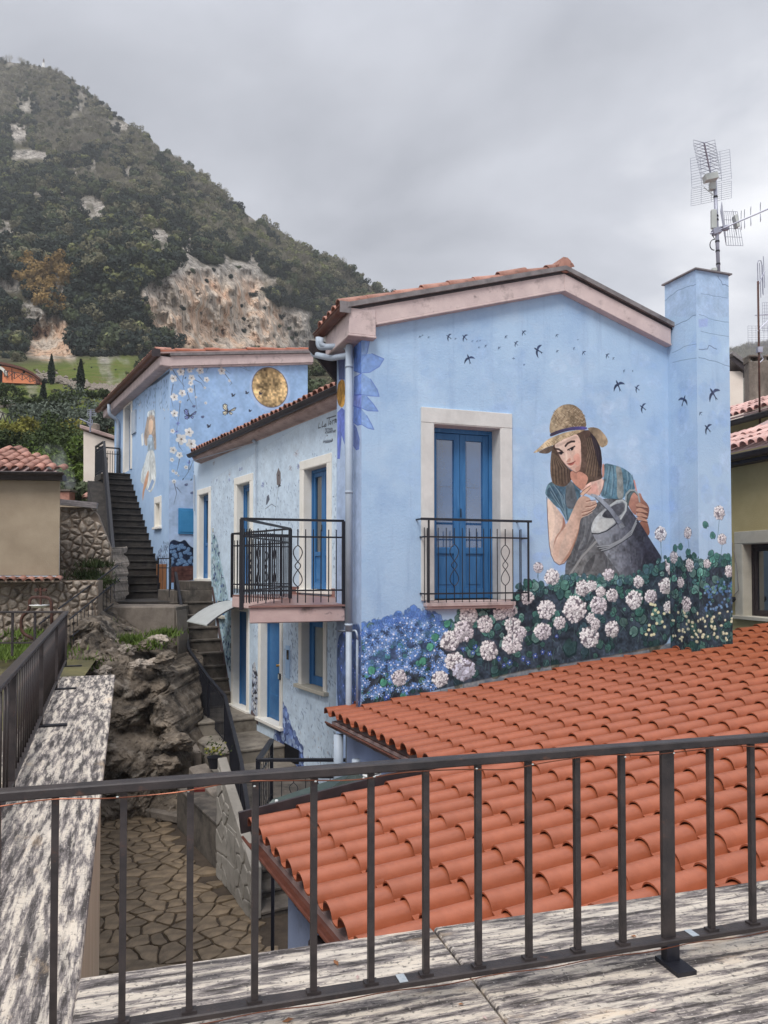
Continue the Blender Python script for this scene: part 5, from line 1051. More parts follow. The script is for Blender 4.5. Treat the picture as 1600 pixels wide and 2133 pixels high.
def railing(parent, runs, h0, h1, names=('railing',), mid=None, spacing=.11, post_at='ends', scroll=(), post=.04, bar=.012, toprail=(.04, .03), low=None, m='iron', z_off=0, botg=.03):
    """runs: list of (P,Q) base points (z = floor); rails between, balusters, posts. h1 top rail height"""
    z = Vector((0, 0, 1)); out = None; me_cache = {}
    fr = MB()
    for P, Q in runs:
        fr.bar(P + z * h1, Q + z * h1, toprail[0], toprail[1])
        if mid: fr.bar(P + z * mid, Q + z * mid, .012, .022)
        fr.bar(P + z * (low or h0), Q + z * (low or h0), .012, .022)
    out = fr.build('railing', M[m], parent) if parent is not None else fr.build('railing', M[m])
    for ri, (P, Q) in enumerate(runs):
        n = max(1, int((Q - P).length / spacing)); ax = (Q - P); ax.z = 0; ax.normalize()
        for e_, X in (('a', P), ('b', Q)):
            if e_ == 'b' and ri < len(runs) - 1 and (runs[ri + 1][0] - Q).length < .05: continue
            b = MB(); b.bar(X - z * .05 + z * z_off, X + z * (h1 - .005), post, post, up=ax); b.build('post', M[m], out)
        for k in range(1, n):
            X = P.lerp(Q, k / n); b = MB()
            if (ri, k) in scroll: twist(b, X, botg, (mid or h1) + .1, ax, .06, bar / 2)
            else: b.tube([X + z * botg, X + z * ((mid + .1) if mid else h1)], bar / 2, 6)
            b.build('scroll_baluster' if (ri, k) in scroll else 'baluster', M[m], out)
    return out
zz = Vector((0, 0, bz))
rp = railing(bo, [(PR + zz - G.g * .02, PL + zz - G.g * .1), (PL + zz - G.g * .1, PB + zz), (PB + zz, PE + zz), (PE + zz, W2.pt(uE, bz, .02))], .12, RH, mid=RH - .22, spacing=.1, scroll={(0, 6), (1, 7), (1, 15), (2, 8), (2, 14)}, bar=.016, low=.19, post=.045)
# canopy over the stair door
cv = MB(); uc0, uc1 = DA[0] - .3, DA[1] + .3; zt2 = dz(500, 1256)[1]
pr = [(o, zt2 + .02 - .42 * (o / .95) ** 2 * .9 - o * .03) for o in np.linspace(0, .98, 9)]
for (o0, z0_), (o1, z1_) in zip(pr, pr[1:]): cv.prism([W2.pt(uc0, z0_, o0), W2.pt(uc1, z0_, o0), W2.pt(uc1, z1_, o1), W2.pt(uc0, z1_, o1)], (0, 0, .014))
cno = cv.build('canopy', M['canopy'], lh, smooth=False)
for u in (uc0, uc1):
    b = MB(); b.tube([W2.pt(u, z_ + .005, o) for o, z_ in pr], .016, 6); b.build('canopy_edge', M['iron'], cno)
b = MB(); b.bar(W2.pt(uc0, pr[-1][1], pr[-1][0]), W2.pt(uc1, pr[-1][1], pr[-1][0]), .02, .02); b.build('canopy_front', M['plastic'], cno)

# ================================================================ upper house beside the long stair
uh = empty('house', W3F.pt(1, -1.2), 'upper blue house with gold moon, butterflies and white blossom painted on its walls', 'house', 'light blue painted houses')
f0 = W3F.z(355, 765); fu1 = W3F.u(640); f1 = W3F.z(640, 757)
w3m = plaster('upper_front_plaster', IMG_3F, (146, 178, 218), (160, 190, 226)); w3s = plaster('upper_side_plaster', IMG_3L, (160, 188, 220), (174, 198, 226))
wall_face('wall', W3F, 0, fu1, -1.4, f1 + .5, [], w3m, uh, c3.b, .2, [((0, f0), (-(f1 - f0) / fu1, 1))])
sl3 = (f1 - f0) / fu1
uL = W3L.u(236); 
def h3(xl, xr, yt, yb): a = W3L.u(xr); b = W3L.u(xl); return (a, b, W3L.z((xl + xr) / 2, yb), W3L.z((xl + xr) / 2, yt))
DT = h3(258, 271, 848, 982); WS = h3(324.5, 333.5, 1048, 1098); 
wall_face('side_wall', W3L, 0, uL, -1.4, f0, [DT, WS], w3s, uh, c4.b, .2, reveal_mat=M['cream'])
surround(W3L, *DT, .18, uh, M['cream'], .25, sill=False, inner=.2); leafdoor(W3L, *inset(DT), uh, 'door', 1, 'glass', .3, .16, solid=True, wood='blue_wood', handle=False)
surround(W3L, *WS, .13, uh, M['cream'], .18, sill=True, name='window_surround', inner=.2); leafdoor(W3L, *inset(WS), uh, 'window', 1, 'glass_pale', 0, .12, wood='cream', st=.04)
mb = MB(); mb.quad(W3F.pt(fu1, -1.4), W3F.pt(fu1, -1.4, -8), W3F.pt(fu1, f1, -8), W3F.pt(fu1, f1)); mb.quad(W3L.pt(uL, -1.4), W3F.pt(fu1, -1.4, -uL), W3F.pt(fu1, f1, -uL), W3L.pt(uL, f0)); mb.build('rear_wall', M['blue_plain'], uh)
b3 = lambda ua, ub, d0, d1, o0, o1: ([W3F.pt(ua, f0 + sl3 * ua + d0, o0), W3F.pt(ub, f0 + sl3 * ub + d0, o0), W3F.pt(ub, f0 + sl3 * ub + d1, o0), W3F.pt(ua, f0 + sl3 * ua + d1, o0)], W3F.n * (o1 - o0))
mb = MB(); mb.prism(*b3(-.02, fu1 + .12, .0, .27, -.02, .14)); mb.prism(*b3(-.02, fu1 + .12, -.04, -.001, -.02, .1)); mb.build('cornice', M['cornice'], uh, bevel=.01)
mb = MB(); mb.prism(*b3(-.05, fu1 + .15, .272, .34, -.03, .2)); mb.build('verge_flashing', M['flash'], uh)
mb = MB(); wbox(mb, W3L, -.14, uL + .5, f0 - .02, f0 + .24, -.02, .3); mb.build('cornice', M['cornice'], uh, bevel=.02)
gutter(W3L.pt(-.2, f0 + .32, .42), W3L.pt(uL + .9, f0 + .32, .42), .1, 'gutter', uh, W3L.n, 8)
mb = MB(); mb.box(W3L.pt(-.2, f0 + .29, .42), .22, .02, .2, W3L.n); mb.build('gutter_end_cap', M['gutter_dark'], uh)
up3_ = (W3F.g + Vector((0, 0, sl3))).normalized()
mb = MB(); a = W3L.pt(-.2, f0 + .27, .4); b = W3L.pt(uL + .9, f0 + .27, .4); v3 = up3_ * (fu1 + .6); mb.prism([a, b, b + v3, a + v3], (0, 0, .04)); mb.build('roof', M['soffit'], uh)
for k in range(int((uL + 1.0) / .215)):
    place('roof_tile', tile_mesh('b', 'tile_old'), uh, tile_mat4(W3L.pt(-.1 + k * .215, f0 + .37 + random.uniform(-.01, .02), .42), W3L.g, up3_, .03))
for k in range(11):
    u = -.3 + k * .4
    if u > fu1: break
    place('roof_tile', tile_mesh('b', 'tile'), uh, tile_mat4(W3F.pt(u, f0 + sl3 * u + .36 + random.uniform(-.01, .03), .1), W3F.n, up3_, .03))
mb = MB(); p0 = W3L.pt(W3L.u(250), f0 + .15, .4); mb.tube(arc_pts([p0, p0 - Vector((0, 0, .35)), W3L.pt(W3L.u(249), f0 - .35, .08), W3L.pt(W3L.u(249), 3.0, .08)], .15), .06, 8); mb.build('drainpipe', M['pipe'], uh, smooth=True)
mb = MB(); a, b = W3F.px(371, 1112), W3F.px(411, 1060); wbox(mb, W3F, a[0], b[0], a[1], b[1], 0, .04); bx = mb.build('meter_box', M['blue_box'], uh, bevel=.004); mb = MB(); wbox(mb, W3F, a[0] + .04, b[0] - .04, a[1] + .05, b[1] - .05, .04, .052); mb.build('box_door', M['blue_box'], bx, bevel=.004)
mb = MB(); a = W3L.u(280); c_ = W3L.z(277, 860); wbox(mb, W3L, W3L.u(282), W3L.u(274), W3L.z(278, 905), W3L.z(278, 858), 0, .05); mb.build('meter_box', M['pipe'], uh, bevel=.004)
mb = MB(); wbox(mb, W3L, W3L.u(347), W3L.u(335), -1.0, W3L.z(340, 1175), 0, .12); mb.build('wooden_hatch', M['wood'], uh, bevel=.01)
# ================================================================ low annex with the big terracotta roof in front
CA, SA = math.cos(R(25)), math.sin(R(25))
SV, PV = Vector((CA, SA, 0)), Vector((-SA, CA, 0))       # up the slope / along the eave (away from the camera)
MS, Z0 = .1206, -1.82 - .1206 * 3.732
def AP(q, p, dz_=0): return SV * q + PV * p + Vector((0, 0, Z0 + MS * q + dz_))
an = empty('annex', AP(3, 5) * 1 + Vector((0, 0, -2)), 'low annex under a broad terracotta tiled roof, in front of the mural wall', 'annex')
upa = (SV + Vector((0, 0, MS))).normalized()
TW, TE = .238, .392
PVG, QN, QF = 6.0, 1.62, 3.42
tiles = []
for c in range(int((9.2 - 2.55) / TW)):
    p = PVG - TW / 2 - c * TW if PVG - c * TW > 2.6 else None
    if p is None: break
    tiles.append((p, QN))
for c in range(13): tiles.append((PVG + TW / 2 + c * TW, QF))
cand = []
for p, q0 in tiles:
    for k in range(26):
        q = q0 + k * TE
        P = AP(q, p)
        d = (P - G.O).dot(-G.n)                           # beyond the gable wall?
        if d > .25: continue
        if q > 12.4: continue
        x = 800 + F * P.x / P.y
        vis = x < 1680
        dist = P.length
        cand.append((not vis, dist, q, p, k))
cand.sort()
rest = []
for i, (inv, dist, q, p, k) in enumerate(cand):
    X = tile_mat4(AP(q + random.uniform(-.006, .006), p + random.uniform(-.004, .004), .02), -PV, upa, .008)
    if i < 298: place('roof_tile', tile_mesh('s', 'tile'), an, X)
    else: rest.append(X)
if rest: merged_tiles('roof_tiles', rest, 's', 'tile', an)
# decks under the tiles
mb = MB(); mb.prism([AP(QN + .06, 2.6, -.05), AP(12.4, 2.6, -.05), AP(12.4, PVG, -.05), AP(QN + .06, PVG, -.05)], (0, 0, -.05)); mb.prism([AP(QF + .06, PVG + .01, -.05), AP(12.4, PVG + .01, -.05), AP(12.4, 8.3, -.05), AP(QF + .06, 9.0, -.05)], (0, 0, -.05)); mb.build('roof_deck', M['soffit'], an)
WQN, WQF = QN + .28, QF + .2
mb = MB()
mb.prism([AP(WQN, 2.65, 0) * 1, AP(12, 2.65, 0), AP(12, PVG - .14, 0), AP(WQN, PVG - .14, 0)], (0, 0, .001)) if False else None
def vwall(mb, a, b, zt0, zt1): mb.quad(Vector((a.x, a.y, GZ)), Vector((b.x, b.y, GZ)), Vector((b.x, b.y, zt1)), Vector((a.x, a.y, zt0)))
for a, b in ((AP(WQN, 2.65, -.1), AP(WQN, PVG - .14, -.1)), (AP(WQN, PVG - .14, -.1), AP(WQF, PVG - .14, -.1)), (AP(WQF, PVG - .14, -.1), AP(WQF, 8.85, -.1)), (AP(12, 2.65, -.1), AP(WQN, 2.65, -.1))): vwall(mb, a, b, a.z, b.z)
mb.build('wall', M['annex_wall'], an)
mb = MB(); a, b = AP(QN - .06, PVG + .05, .07), AP(QF - .1, PVG + .05, .07); mb.bar(a, b, .03, .17); mb.build('verge_board', M['gutter_dark'], an)
mb = MB(); mb.bar(AP(QN + .2, 2.6, -.1), AP(QN + .2, PVG, -.1), .16, .03); mb.bar(AP(QF + .12, PVG, -.1), AP(QF + .12, 8.9, -.1), .16, .03); mb.build('eave_board', M['black'], an)
gutter(AP(QN + .02, 2.55, -.045), AP(QN + .02, PVG + .02, -.045), .065, 'gutter', an, -SV, 4)
gutter(AP(QF + .02, PVG + .1, -.035), AP(QF + .02, 8.95, -.035), .065, 'gutter', an, -SV, 3)
mb = MB(); c = AP(QN + .1, 4.62, -.2); mb.tube([Vector((c.x, c.y, -2.35)), Vector((c.x, c.y, GZ))], .085, 12); dpo = mb.build('drainpipe', M['gutter_dark'], an, smooth=True)
b = MB(); b.tube([Vector((c.x, c.y, -3.0)), Vector((c.x, c.y, -2.96))], .094, 12); b.build('pipe_clip', M['flash'], dpo)
# white louvred vent cap beside the notch, cables on the wall below the far eave
vb = at(775, 1648, 7.6); 
va = empty('vent_cap', vb, 'white louvred vent cap standing beside the tiled roof, behind the rail', 'vent')
mb = MB(); mb.tube([vb, vb + Vector((0, 0, .12))], .045, 12); mb.build('vent_pipe', M['white'], va, smooth=True)
for k in range(4):
    b = MB(); z = Vector((0, 0, .125 + k * .035)); b.tube([vb + z, vb + z + Vector((0, 0, .014)), vb + z + Vector((0, 0, .02))], .09, 14, rs=[.095, .09, .06]); b.build('louvre', M['white'], va)
b = MB(); b.tube([vb + Vector((0, 0, .1)), vb + Vector((0, 0, .26))], .05, 10); b.build('core', M['iron'], va)
mb = MB()
for y0, y1 in ((1572, 1640), (1600, 1660)):
    pts = [AP(WQF - .03, 8.6 - t * 2.3, 0) for t in np.linspace(0, 1, 9)]
    for i, p in enumerate(pts): p.z = -2.35 - .1 * math.sin(i * .9 + y0) - (y0 - 1572) * .004 - .02 * i
    mb.tube(pts, .012, 6)
mb.build('cable', M['pipe'], an)
mb = MB(); c = AP(WQF - .1, 8.55, 0); mb.tube([Vector((c.x - .12, c.y, -1.98)), Vector((c.x - .12, c.y, -2.9))], .06, 10); mb.tube([Vector((c.x + .1, c.y - .3, -2.2)), Vector((c.x + .1, c.y - .3, -2.9))], .05, 10); mb.build('drainpipe', M['pipe'], an, smooth=True)
# green smoked sheet over the entrance in the notch
ca_ = empty('canopy', AP(2.6, 6.5, -.4), 'dark green see-through plastic sheet canopy behind the edge of the tiled roof', 'canopy')
cpts = [onz(555, 1681, -2.24), onz(569, 1667, -2.2), onz(735, 1612, -2.14), onz(800, 1632, -2.14), onz(772, 1662, -2.2), onz(600, 1716, -2.3), onz(592, 1712, -2.3)]
mb = MB(); mb.prism(cpts, (0, 0, .012)); co_ = mb.build('sheet', M['canopy_green'], ca_)
for x, y in [(576, 1672), (602, 1697), (686, 1655), (730, 1615)]:
    b = MB(); c = onz(x, y, -2.18); b.tube([c, c + Vector((0, 0, .025))], .016, 8); b.build('fixing_cap', M['white'], ca_)
for i in (1, 2):
    b = MB(); b.bar(cpts[i] - Vector((0, 0, .03)), Vector((cpts[i].x, cpts[i].y, GZ)), .03, .03); b.build('post', M['iron'], ca_)
# ================================================================ stone pieces
def cells(seeds, bounds, k=16):
    S_ = np.array(seeds); out = []
    for i, s in enumerate(S_):
        poly = [np.array(p, float) for p in ((bounds[0], bounds[2]), (bounds[1], bounds[2]), (bounds[1], bounds[3]), (bounds[0], bounds[3]))]
        dd = ((S_ - s) ** 2).sum(1); near = np.argsort(dd)[1:k]
        for j in near:
            m_ = (S_[j] + s) / 2; n_ = S_[j] - s; new = []
            for a in range(len(poly)):
                p, q = poly[a], poly[(a + 1) % len(poly)]; dp_, dq = (p - m_) @ n_, (q - m_) @ n_
                if dp_ <= 0: new.append(p)
                if dp_ * dq < 0: new.append(p + (q - p) * dp_ / (dp_ - dq))
            poly = new
            if len(poly) < 3: break
        if len(poly) >= 3: out.append(np.array(poly))
    return out
def jitter_seeds(b, sp, asp=1.0, jit=.42):
    out = []; ny = int((b[3] - b[2]) / sp) + 1; nx = int((b[1] - b[0]) / (sp * asp)) + 1
    for j in range(ny):
        for i in range(nx):
            out.append((b[0] + (i + .5 + (j % 2) * .5) * sp * asp + rng.uniform(-jit, jit) * sp * asp, b[2] + (j + .5) * sp + rng.uniform(-jit, jit) * sp))
    return out
def inset_poly(poly, d):
    """move every edge of a convex outline inwards by d"""
    n = len(poly); A2 = sum(poly[i][0] * poly[(i + 1) % n][1] - poly[(i + 1) % n][0] * poly[i][1] for i in range(n)); sg = 1 if A2 > 0 else -1
    out = [np.array(p, float) for p in poly]
    for i in range(n):
        p, q = poly[i], poly[(i + 1) % n]; e_ = q - p; L_ = np.hypot(*e_)
        if L_ < 1e-6: continue
        nn = np.array([-e_[1], e_[0]]) / L_ * sg; new = []
        for a in range(len(out)):
            u, v = out[a], out[(a + 1) % len(out)]; du, dv_ = (u - p) @ nn - d, (v - p) @ nn - d
            if du >= 0: new.append(u)
            if du * dv_ < 0: new.append(u + (v - u) * du / (du - dv_))
        out = new
        if len(out) < 3: return None
    # drop corners that nearly coincide
    res = [out[0]]
    for p in out[1:]:
        if np.hypot(*(p - res[-1])) > .012: res.append(p)
    return np.array(res) if len(res) >= 3 else None
def stone_mesh(poly, gap, h, name, m, bulge=.0):
    """flat-topped stone with rounded rim around its own centre"""
    q = inset_poly(poly, gap); poly = q if q is not None else poly * .8 + poly.mean(0) * .2
    c = poly.mean(0); n = len(poly); P = []
    for a in range(n):          # cut corners, roughen long edges
        p, q = poly[a], poly[(a + 1) % n]; L_ = np.hypot(*(q - p))
        P += [p * .86 + q * .14, p * .14 + q * .86] if L_ < .1 else [p * .88 + q * .12, (p + q) / 2 + rng.normal(0, .035, 2) * L_, p * .12 + q * .88]
    P = np.array(P) - c; r_ = np.hypot(P[:, 0], P[:, 1]); n = len(P)
    def ring(off): return P * (np.maximum(r_ - off, r_ * .5) / np.maximum(r_, 1e-6))[:, None]
    mb = MB(); vs = []; tilt = rng.normal(0, .03, 2)
    for off, z in ((0, -h), (.006, h * .7), (.022, h)):
        q = ring(off); vs += [(x, y, z + (x * tilt[0] + y * tilt[1]) * (z > 0)) for x, y in q]
    vs.append((0, 0, h + bulge)); fs = []
    for a in range(2):
        for i in range(n): fs.append((a * n + i, a * n + (i + 1) % n, (a + 1) * n + (i + 1) % n, (a + 1) * n + i))
    for i in range(n): fs.append((2 * n + i, 2 * n + (i + 1) % n, 3 * n))
    mb.add(vs, fs); me = mb.mesh(name, M[m], smooth=False); return me, c
# ---------------------------------------------------------------- courtyard
mb = MB(); mb.quad((-30, -3, GZ - .03), (30, -3, GZ - .03), (30, 24, GZ - .03), (-30, 24, GZ - .03)); gr_ = mb.build('ground', M['joint']); gr_['kind'] = 'structure'
ct = MB(); ct.quad((-7.5, 6.5, GZ - .012), (.5, 6.5, GZ - .012), (.5, 15, GZ - .012), (-7.5, 15, GZ - .012)); ct = ct.build('courtyard_paving', M['joint']); ct['kind'] = 'structure'
keep = []
MORE_BIG = .24
PWn = Vector((.866, .5, 0)); P0_ = Vector((-.71, 12.73, 0))
for poly in cells([q_ for q_ in jitter_seeds((-6.0, -.6, 7.9, 14.4), .20, 1.25, .46) if rng.random() > MORE_BIG], (-6.2, -.4, 7.7, 14.6)):
    c = poly.mean(0); px_ = 800 + F * c[0] / c[1]
    off = (Vector((c[0], c[1], 0)) - P0_).dot(PWn)
    if px_ < 180 or off > -2.3 or (px_ > 600): continue
    keep.append(poly)
keep.sort(key=lambda p: p.mean(0)[1])
for poly in keep[:298]:
    me, c = stone_mesh(poly, .010, .016, 'paving_stone', 'pave', .001); place('paving_stone', me, ct, Matrix.Translation((c[0], c[1], GZ + random.gauss(0, .003))))
if len(keep) > 298:
    bm = bmesh.new()
    for poly in keep[298:]:
        me, c = stone_mesh(poly, .010, .016, 'paving_stones', 'pave', .001); k = len(bm.verts); bm.from_mesh(me); bm.verts.ensure_lookup_table(); bmesh.ops.translate(bm, vec=(c[0], c[1], GZ), verts=bm.verts[k:])
    me = bpy.data.meshes.new('paving_stones'); bm.to_mesh(me); bm.free(); me.materials.append(M['pave']); o = place('paving_stones', me, ct); o['kind'] = 'stuff'
print('paving', len(keep))
# ---------------------------------------------------------------- long stair beside the upper house
def stair_top(parent_mat): pass
ls = empty('staircase', W3L.pt(0, -.78, .7), 'long dark stone staircase climbing beside the upper house to its high blue door', 'staircase', 'outdoor stone stairs')
NS, zb0, zt0 = 19, -.78, 3.06; u_b, u_t = .15, 5.15
for k in range(NS):
    t = (k + 1) / NS; z = zb0 + (zt0 - zb0) * t; ua = u_b + (u_t - u_b) * k / NS; ub = u_b + (u_t - u_b) * (k + 1.25) / NS; wd = 1.38 + (.78 - 1.38) * t
    mb = MB(); jz = random.uniform(-.008, .008); mb.prism([W3L.pt(ua - .03, z + jz, .0), W3L.pt(ub, z, .0), W3L.pt(ub, z, wd), W3L.pt(ua - .03, z + jz, wd)], (0, 0, -.04)); mb.prism([W3L.pt(ua, z - .041, .0), W3L.pt(ub, z - .041, .0), W3L.pt(ub, z - .041, wd - .01), W3L.pt(ua, z - .041, wd - .01)], (0, 0, -.3))
    mb.build('step', M['step'], ls, bevel=.006)
mb = MB(); mb.prism([W3L.pt(u_b, zb0 - .4, .02), W3L.pt(u_t + .2, zt0 - .25, .02), W3L.pt(u_t + .2, -1.2, .02), W3L.pt(u_b, -1.2, .02)], W3L.n * 1.2) ; mb.prism([W3L.pt(5.2, zt0 - .2, .0), W3L.pt(6.35, zt0 - .2, .0), W3L.pt(6.35, zt0 - .2, .85), W3L.pt(5.2, zt0 - .2, .85)], (0, 0, .198)); mb.build('base', M['step'], ls)
r1 = railing(None, [(W3L.pt(.0, -.75, 1.38), W3L.pt(5.05, 3.06, .78)), (W3L.pt(5.05, 3.06, .78), W3L.pt(6.3, 3.06, .82)), (W3L.pt(6.3, 3.06, .82), W3L.pt(6.3, 3.06, .06))], .1, 1.0, mid=.8, spacing=.075, scroll={(2, 4)}, post=.05, toprail=(.07, .04), bar=.02)
tag(r1, 'black iron railing rising along the left of the long dark stair to the top landing', 'railing', 'black stair railings')
# ---------------------------------------------------------------- landing and lower stair along the low house
lw = empty('staircase', W2.pt(5, -3, .5), 'grey stone stair dropping along the low house from the long stair to the courtyard', 'staircase', 'outdoor stone stairs')
mb = MB(); mb.prism([W3L.pt(.6, -.78, 1.7), W3L.pt(.6, -.78, .0), W3F.pt(0, -.78, 0), W2.pt(8.4, -.78), W2.pt(7.1, -.78), W2.pt(7.1, -.78, 1.0), W3L.pt(-1.4, -.78, 1.9)], (0, 0, -.9)); mb.build('landing', M['step'], lw)
mb = MB(); mb.prism([W2.pt(6.95, -.52, 0), W2.pt(8.45, -.52, 0), W2.pt(8.45, -.52, .95), W2.pt(6.95, -.52, .95)], (0, 0, -.3)); mb.build('step', M['step_grey'], lw, bevel=.01)
mb = MB(); mb.prism([W2.pt(7.0, -.30, 0), W2.pt(8.45, -.30, 0), W2.pt(8.45, -.30, .55), W2.pt(7.0, -.30, .55)], (0, 0, -.22)); mb.build('step', M['step_grey'], lw, bevel=.01)
nl = 9
for k in range(nl):
    z = -.79 - .285 * k; tb = 7.12 - .2 * k; ta = tb - .26
    mb = MB(); jz = random.uniform(-.01, .01); mb.prism([W2.pt(ta, z + jz, 0), W2.pt(tb + .1, z, 0), W2.pt(tb + .1, z, 1.0), W2.pt(ta, z + jz, 1.0)], (0, 0, -.045)); mb.prism([W2.pt(ta + .03, z - .046, 0), W2.pt(tb + .1, z - .046, 0), W2.pt(tb + .1, z - .046, 1.0), W2.pt(ta + .03, z - .046, 1.0)], (0, 0, -.32)); mb.build('step', M['step_grey'], lw, bevel=.008)
mb = MB(); mb.prism([W2.pt(7.1, -1.1, .05), W2.pt(5.3, -3.3, .05), W2.pt(5.3, GZ, .05), W2.pt(7.1, GZ, .05)], W2.n * .9); mb.build('base', M['concrete'], lw)
for a, b, z, o in ((5.5, 3.85, -3.08, 1.25), (3.85, 2.35, -3.36, 1.35), (2.35, 1.8, -3.62, 1.5), (1.8, -.9, -3.72, 2.2), (-.9, -1.2, -3.9, 2.2), (-1.2, -1.5, -4.05, 2.2), (-1.5, -1.8, -4.2, 2.2), (-1.8, -2.15, -4.31, 2.2)):
    mb = MB(); mb.prism([W2.pt(a + .1, z, 0), W2.pt(b, z, 0), W2.pt(b, z, o), W2.pt(a + .1, z, o)], (0, 0, -.05)); mb.prism([W2.pt(a + .1, z - .051, 0), W2.pt(b + .02, z - .051, 0), W2.pt(b + .02, z - .051, o - .015), W2.pt(a + .1, z - .051, o - .015)], (0, 0, GZ - z + .03)); mb.build('step', M['landing'] if z > -3.7 else M['step_grey'], lw, bevel=.012)
# side kerbs of the landings
mb = MB()
for (a, za, oa), (b, zb_, ob) in (((5.4, -2.95, 1.28), (4.4, -3.1, 1.3)), ((4.2, -3.25, 1.38), (3.0, -3.45, 1.42))): mb.prism([W2.pt(a, za, oa), W2.pt(b, zb_, ob), W2.pt(b, GZ, ob), W2.pt(a, GZ, oa)], W2.n * .14)
mb.build('kerb', M['concrete'], lw, bevel=.02)
# parapet painted with drawn stones beside the last steps
pw = empty('wall', W2.pt(-1.4, GZ, 2.3), 'low whitish wall drawn with stones and a little door, beside the bottom steps', 'wall')
pa, pb_ = Vector((-2.40, 11.15, 0)), Vector((-1.66, 9.72, 0)); pd = (pb_ - pa); pn = Vector((pd.y, -pd.x, 0)).normalized(); 
mb = MB(); zz_ = lambda p, z: Vector((p.x, p.y, z)); mb.prism([zz_(pa, GZ), zz_(pb_, GZ), zz_(pb_, -3.75), zz_(pa.lerp(pb_, .25), -3.0), zz_(pa, -2.72)], -pn * .0 + Vector((.12, .07, 0))); mb.build('wall_face', M['paint_stone'], pw, bevel=.01)
fwall = Wall(pa.x, pa.y, pd.x, pd.y)
if fwall.n.x > 0: fwall.n = -fwall.n
def outl(mb, pts, w_=.012, o=.004):
    for a, b in zip(pts, pts[1:]):
        mb.bar(fwall.pt(a[0], a[1], o), fwall.pt(b[0], b[1], o), w_, .004)
LW_ = pd.length; k = 0
for poly in cells(jitter_seeds((0, LW_, GZ, -2.7), .2, 1.25, .34), (0, LW_, GZ, -2.72)):
    c = poly.mean(0); top = np.interp(c[0], [0, LW_ * .25, LW_], [-2.8, -3.1, -3.85])
    if c[1] > top - .05 or (LW_ * .32 < c[0] < LW_ * .62 and c[1] < -3.45): continue
    me, cc = stone_mesh(poly, .008, .012, 'stone', 'paint_stone', .0); X = Matrix((fwall.g, Vector((0, 0, 1)), fwall.n)).transposed().to_4x4(); place('stone', me, pw, Matrix.Translation(fwall.pt(cc[0], cc[1], .004)) @ X)
mb = MB(); d0, d1 = LW_ * .34, LW_ * .6
for a, b, c, d in ((d0, d1, GZ + .06, -3.5), (d0 + .05, d1 - .05, GZ + .12, GZ + .42), (d0 + .05, d1 - .05, GZ + .48, -3.55)):
    wbox(mb, fwall, a, b, c, d, .002 if a == d0 else .012, .012 if a == d0 else .02)
mb.build('drawn_door', M['paint_stone'], pw, bevel=.008)
# railings of the lower stair
T = [at(366, 1192, 18.5), at(393, 1352, 17.4), at(435, 1412, 16.0), at(469, 1450, 15.1), at(503, 1588, 12.4), at(531, 1790, 10.2)]
dn = Vector((0, 0, -.95)); r2 = railing(None, [(a + dn, b + dn) for a, b in zip(T, T[1:])], .08, .95, mid=.84, spacing=.075, post=.05, toprail=(.06, .04), botg=.06, bar=.018)
tag(r2, 'black iron railing winding down the grey stair between the rock and the low house', 'railing', 'black stair railings')
T = [at(566, 1541, 11.9), at(538, 1583, 10.5), at(740, 1583, 10.1)]
r3 = railing(None, [(a + dn, b + dn) for a, b in zip(T, T[1:])], .12, .95, mid=.72, spacing=.16, post=.05, toprail=(.07, .035), scroll={(1, 3), (0, 4)})
tag(r3, 'black iron railing with a corner post by the bottom landing, below the lower window', 'railing', 'black stair railings')
T = [at(330, 1163, 19.6), at(356, 1163, 19.4)]
r4 = railing(None, [(T[0] + dn * .95, T[1] + dn * .95), (T[1] + dn * .95, W2.pt(7.3, T[1].z - .9, .95))], .1, .9, mid=.66, spacing=.13, post=.03, toprail=(.04, .025))
tag(r4, 'short black railing on the landing at the foot of the long stair', 'railing', 'black stair railings')
# ---------------------------------------------------------------- rock between the parapet and the stairs
from mathutils import noise as mn
def fract(v, o=5, h=.9, l=2.1): return mn.fractal(Vector(v), h, l, o, noise_basis='PERLIN_ORIGINAL')
def rock_sheet(name, xs, nb, fn, m, label, cat):
    mb = MB(); na = len(xs); vs = []
    for j in range(nb):
        for i in range(na): vs.append(fn(i / (na - 1), j / (nb - 1)))
    fs = [(j * na + i, j * na + i + 1, (j + 1) * na + i + 1, (j + 1) * na + i) for j in range(nb - 1) for i in range(na - 1)]
    mb.add(vs, fs); o = mb.build(name, M[m], smooth=False); tag(o, label, cat); return o
def rockfn(a, b):
    # a across (px 60..430), b from the courtyard up and over the top
    x = 60 + 322 * a + 40 * max(0, .62 - b)
    if b < .72:
        t = b / .72; z = GZ - .15 + (3.0 + .5 * math.sin(a * 5)) * t; Y = 13.7 + 1.9 * t ** 1.5
    else:
        t = (b - .72) / .28; z = GZ - .15 + 3.0 + .5 * math.sin(a * 5) + .55 * t; Y = 15.6 + 2.2 * t
    X = (x - 800) / F * Y
    v = Vector((X * .9, Y * .5, z * .9))
    d = fract(v * .8, 7) * .34 + abs(fract(v * 1.9 + Vector((7, 0, 0)), 6)) * .36 + abs(fract(v * 5.5, 4)) * .14
    led = abs(math.sin(z * 3.1 + fract(v * .7) * 2.5)) * .16
    hollow = -.55 * math.exp(-((x - 300) / 46) ** 2 - ((z + 3.0) / .45) ** 2) - .3 * math.exp(-((x - 345) / 40) ** 2 - ((z + 3.9) / .3) ** 2)
    over = .35 * math.exp(-((x - 370) / 40) ** 2 - ((z + 2.95) / .25) ** 2)
    side = max(0, (a - .93) / .07) ** 2 * 1.6
    return (X + fract(v * 1.3 + Vector((0, 9, 0)), 4) * .16, Y - d * .75 - led - hollow - over + side, z + fract(v * 1.1 + Vector((3, 3, 9)), 4) * .2)
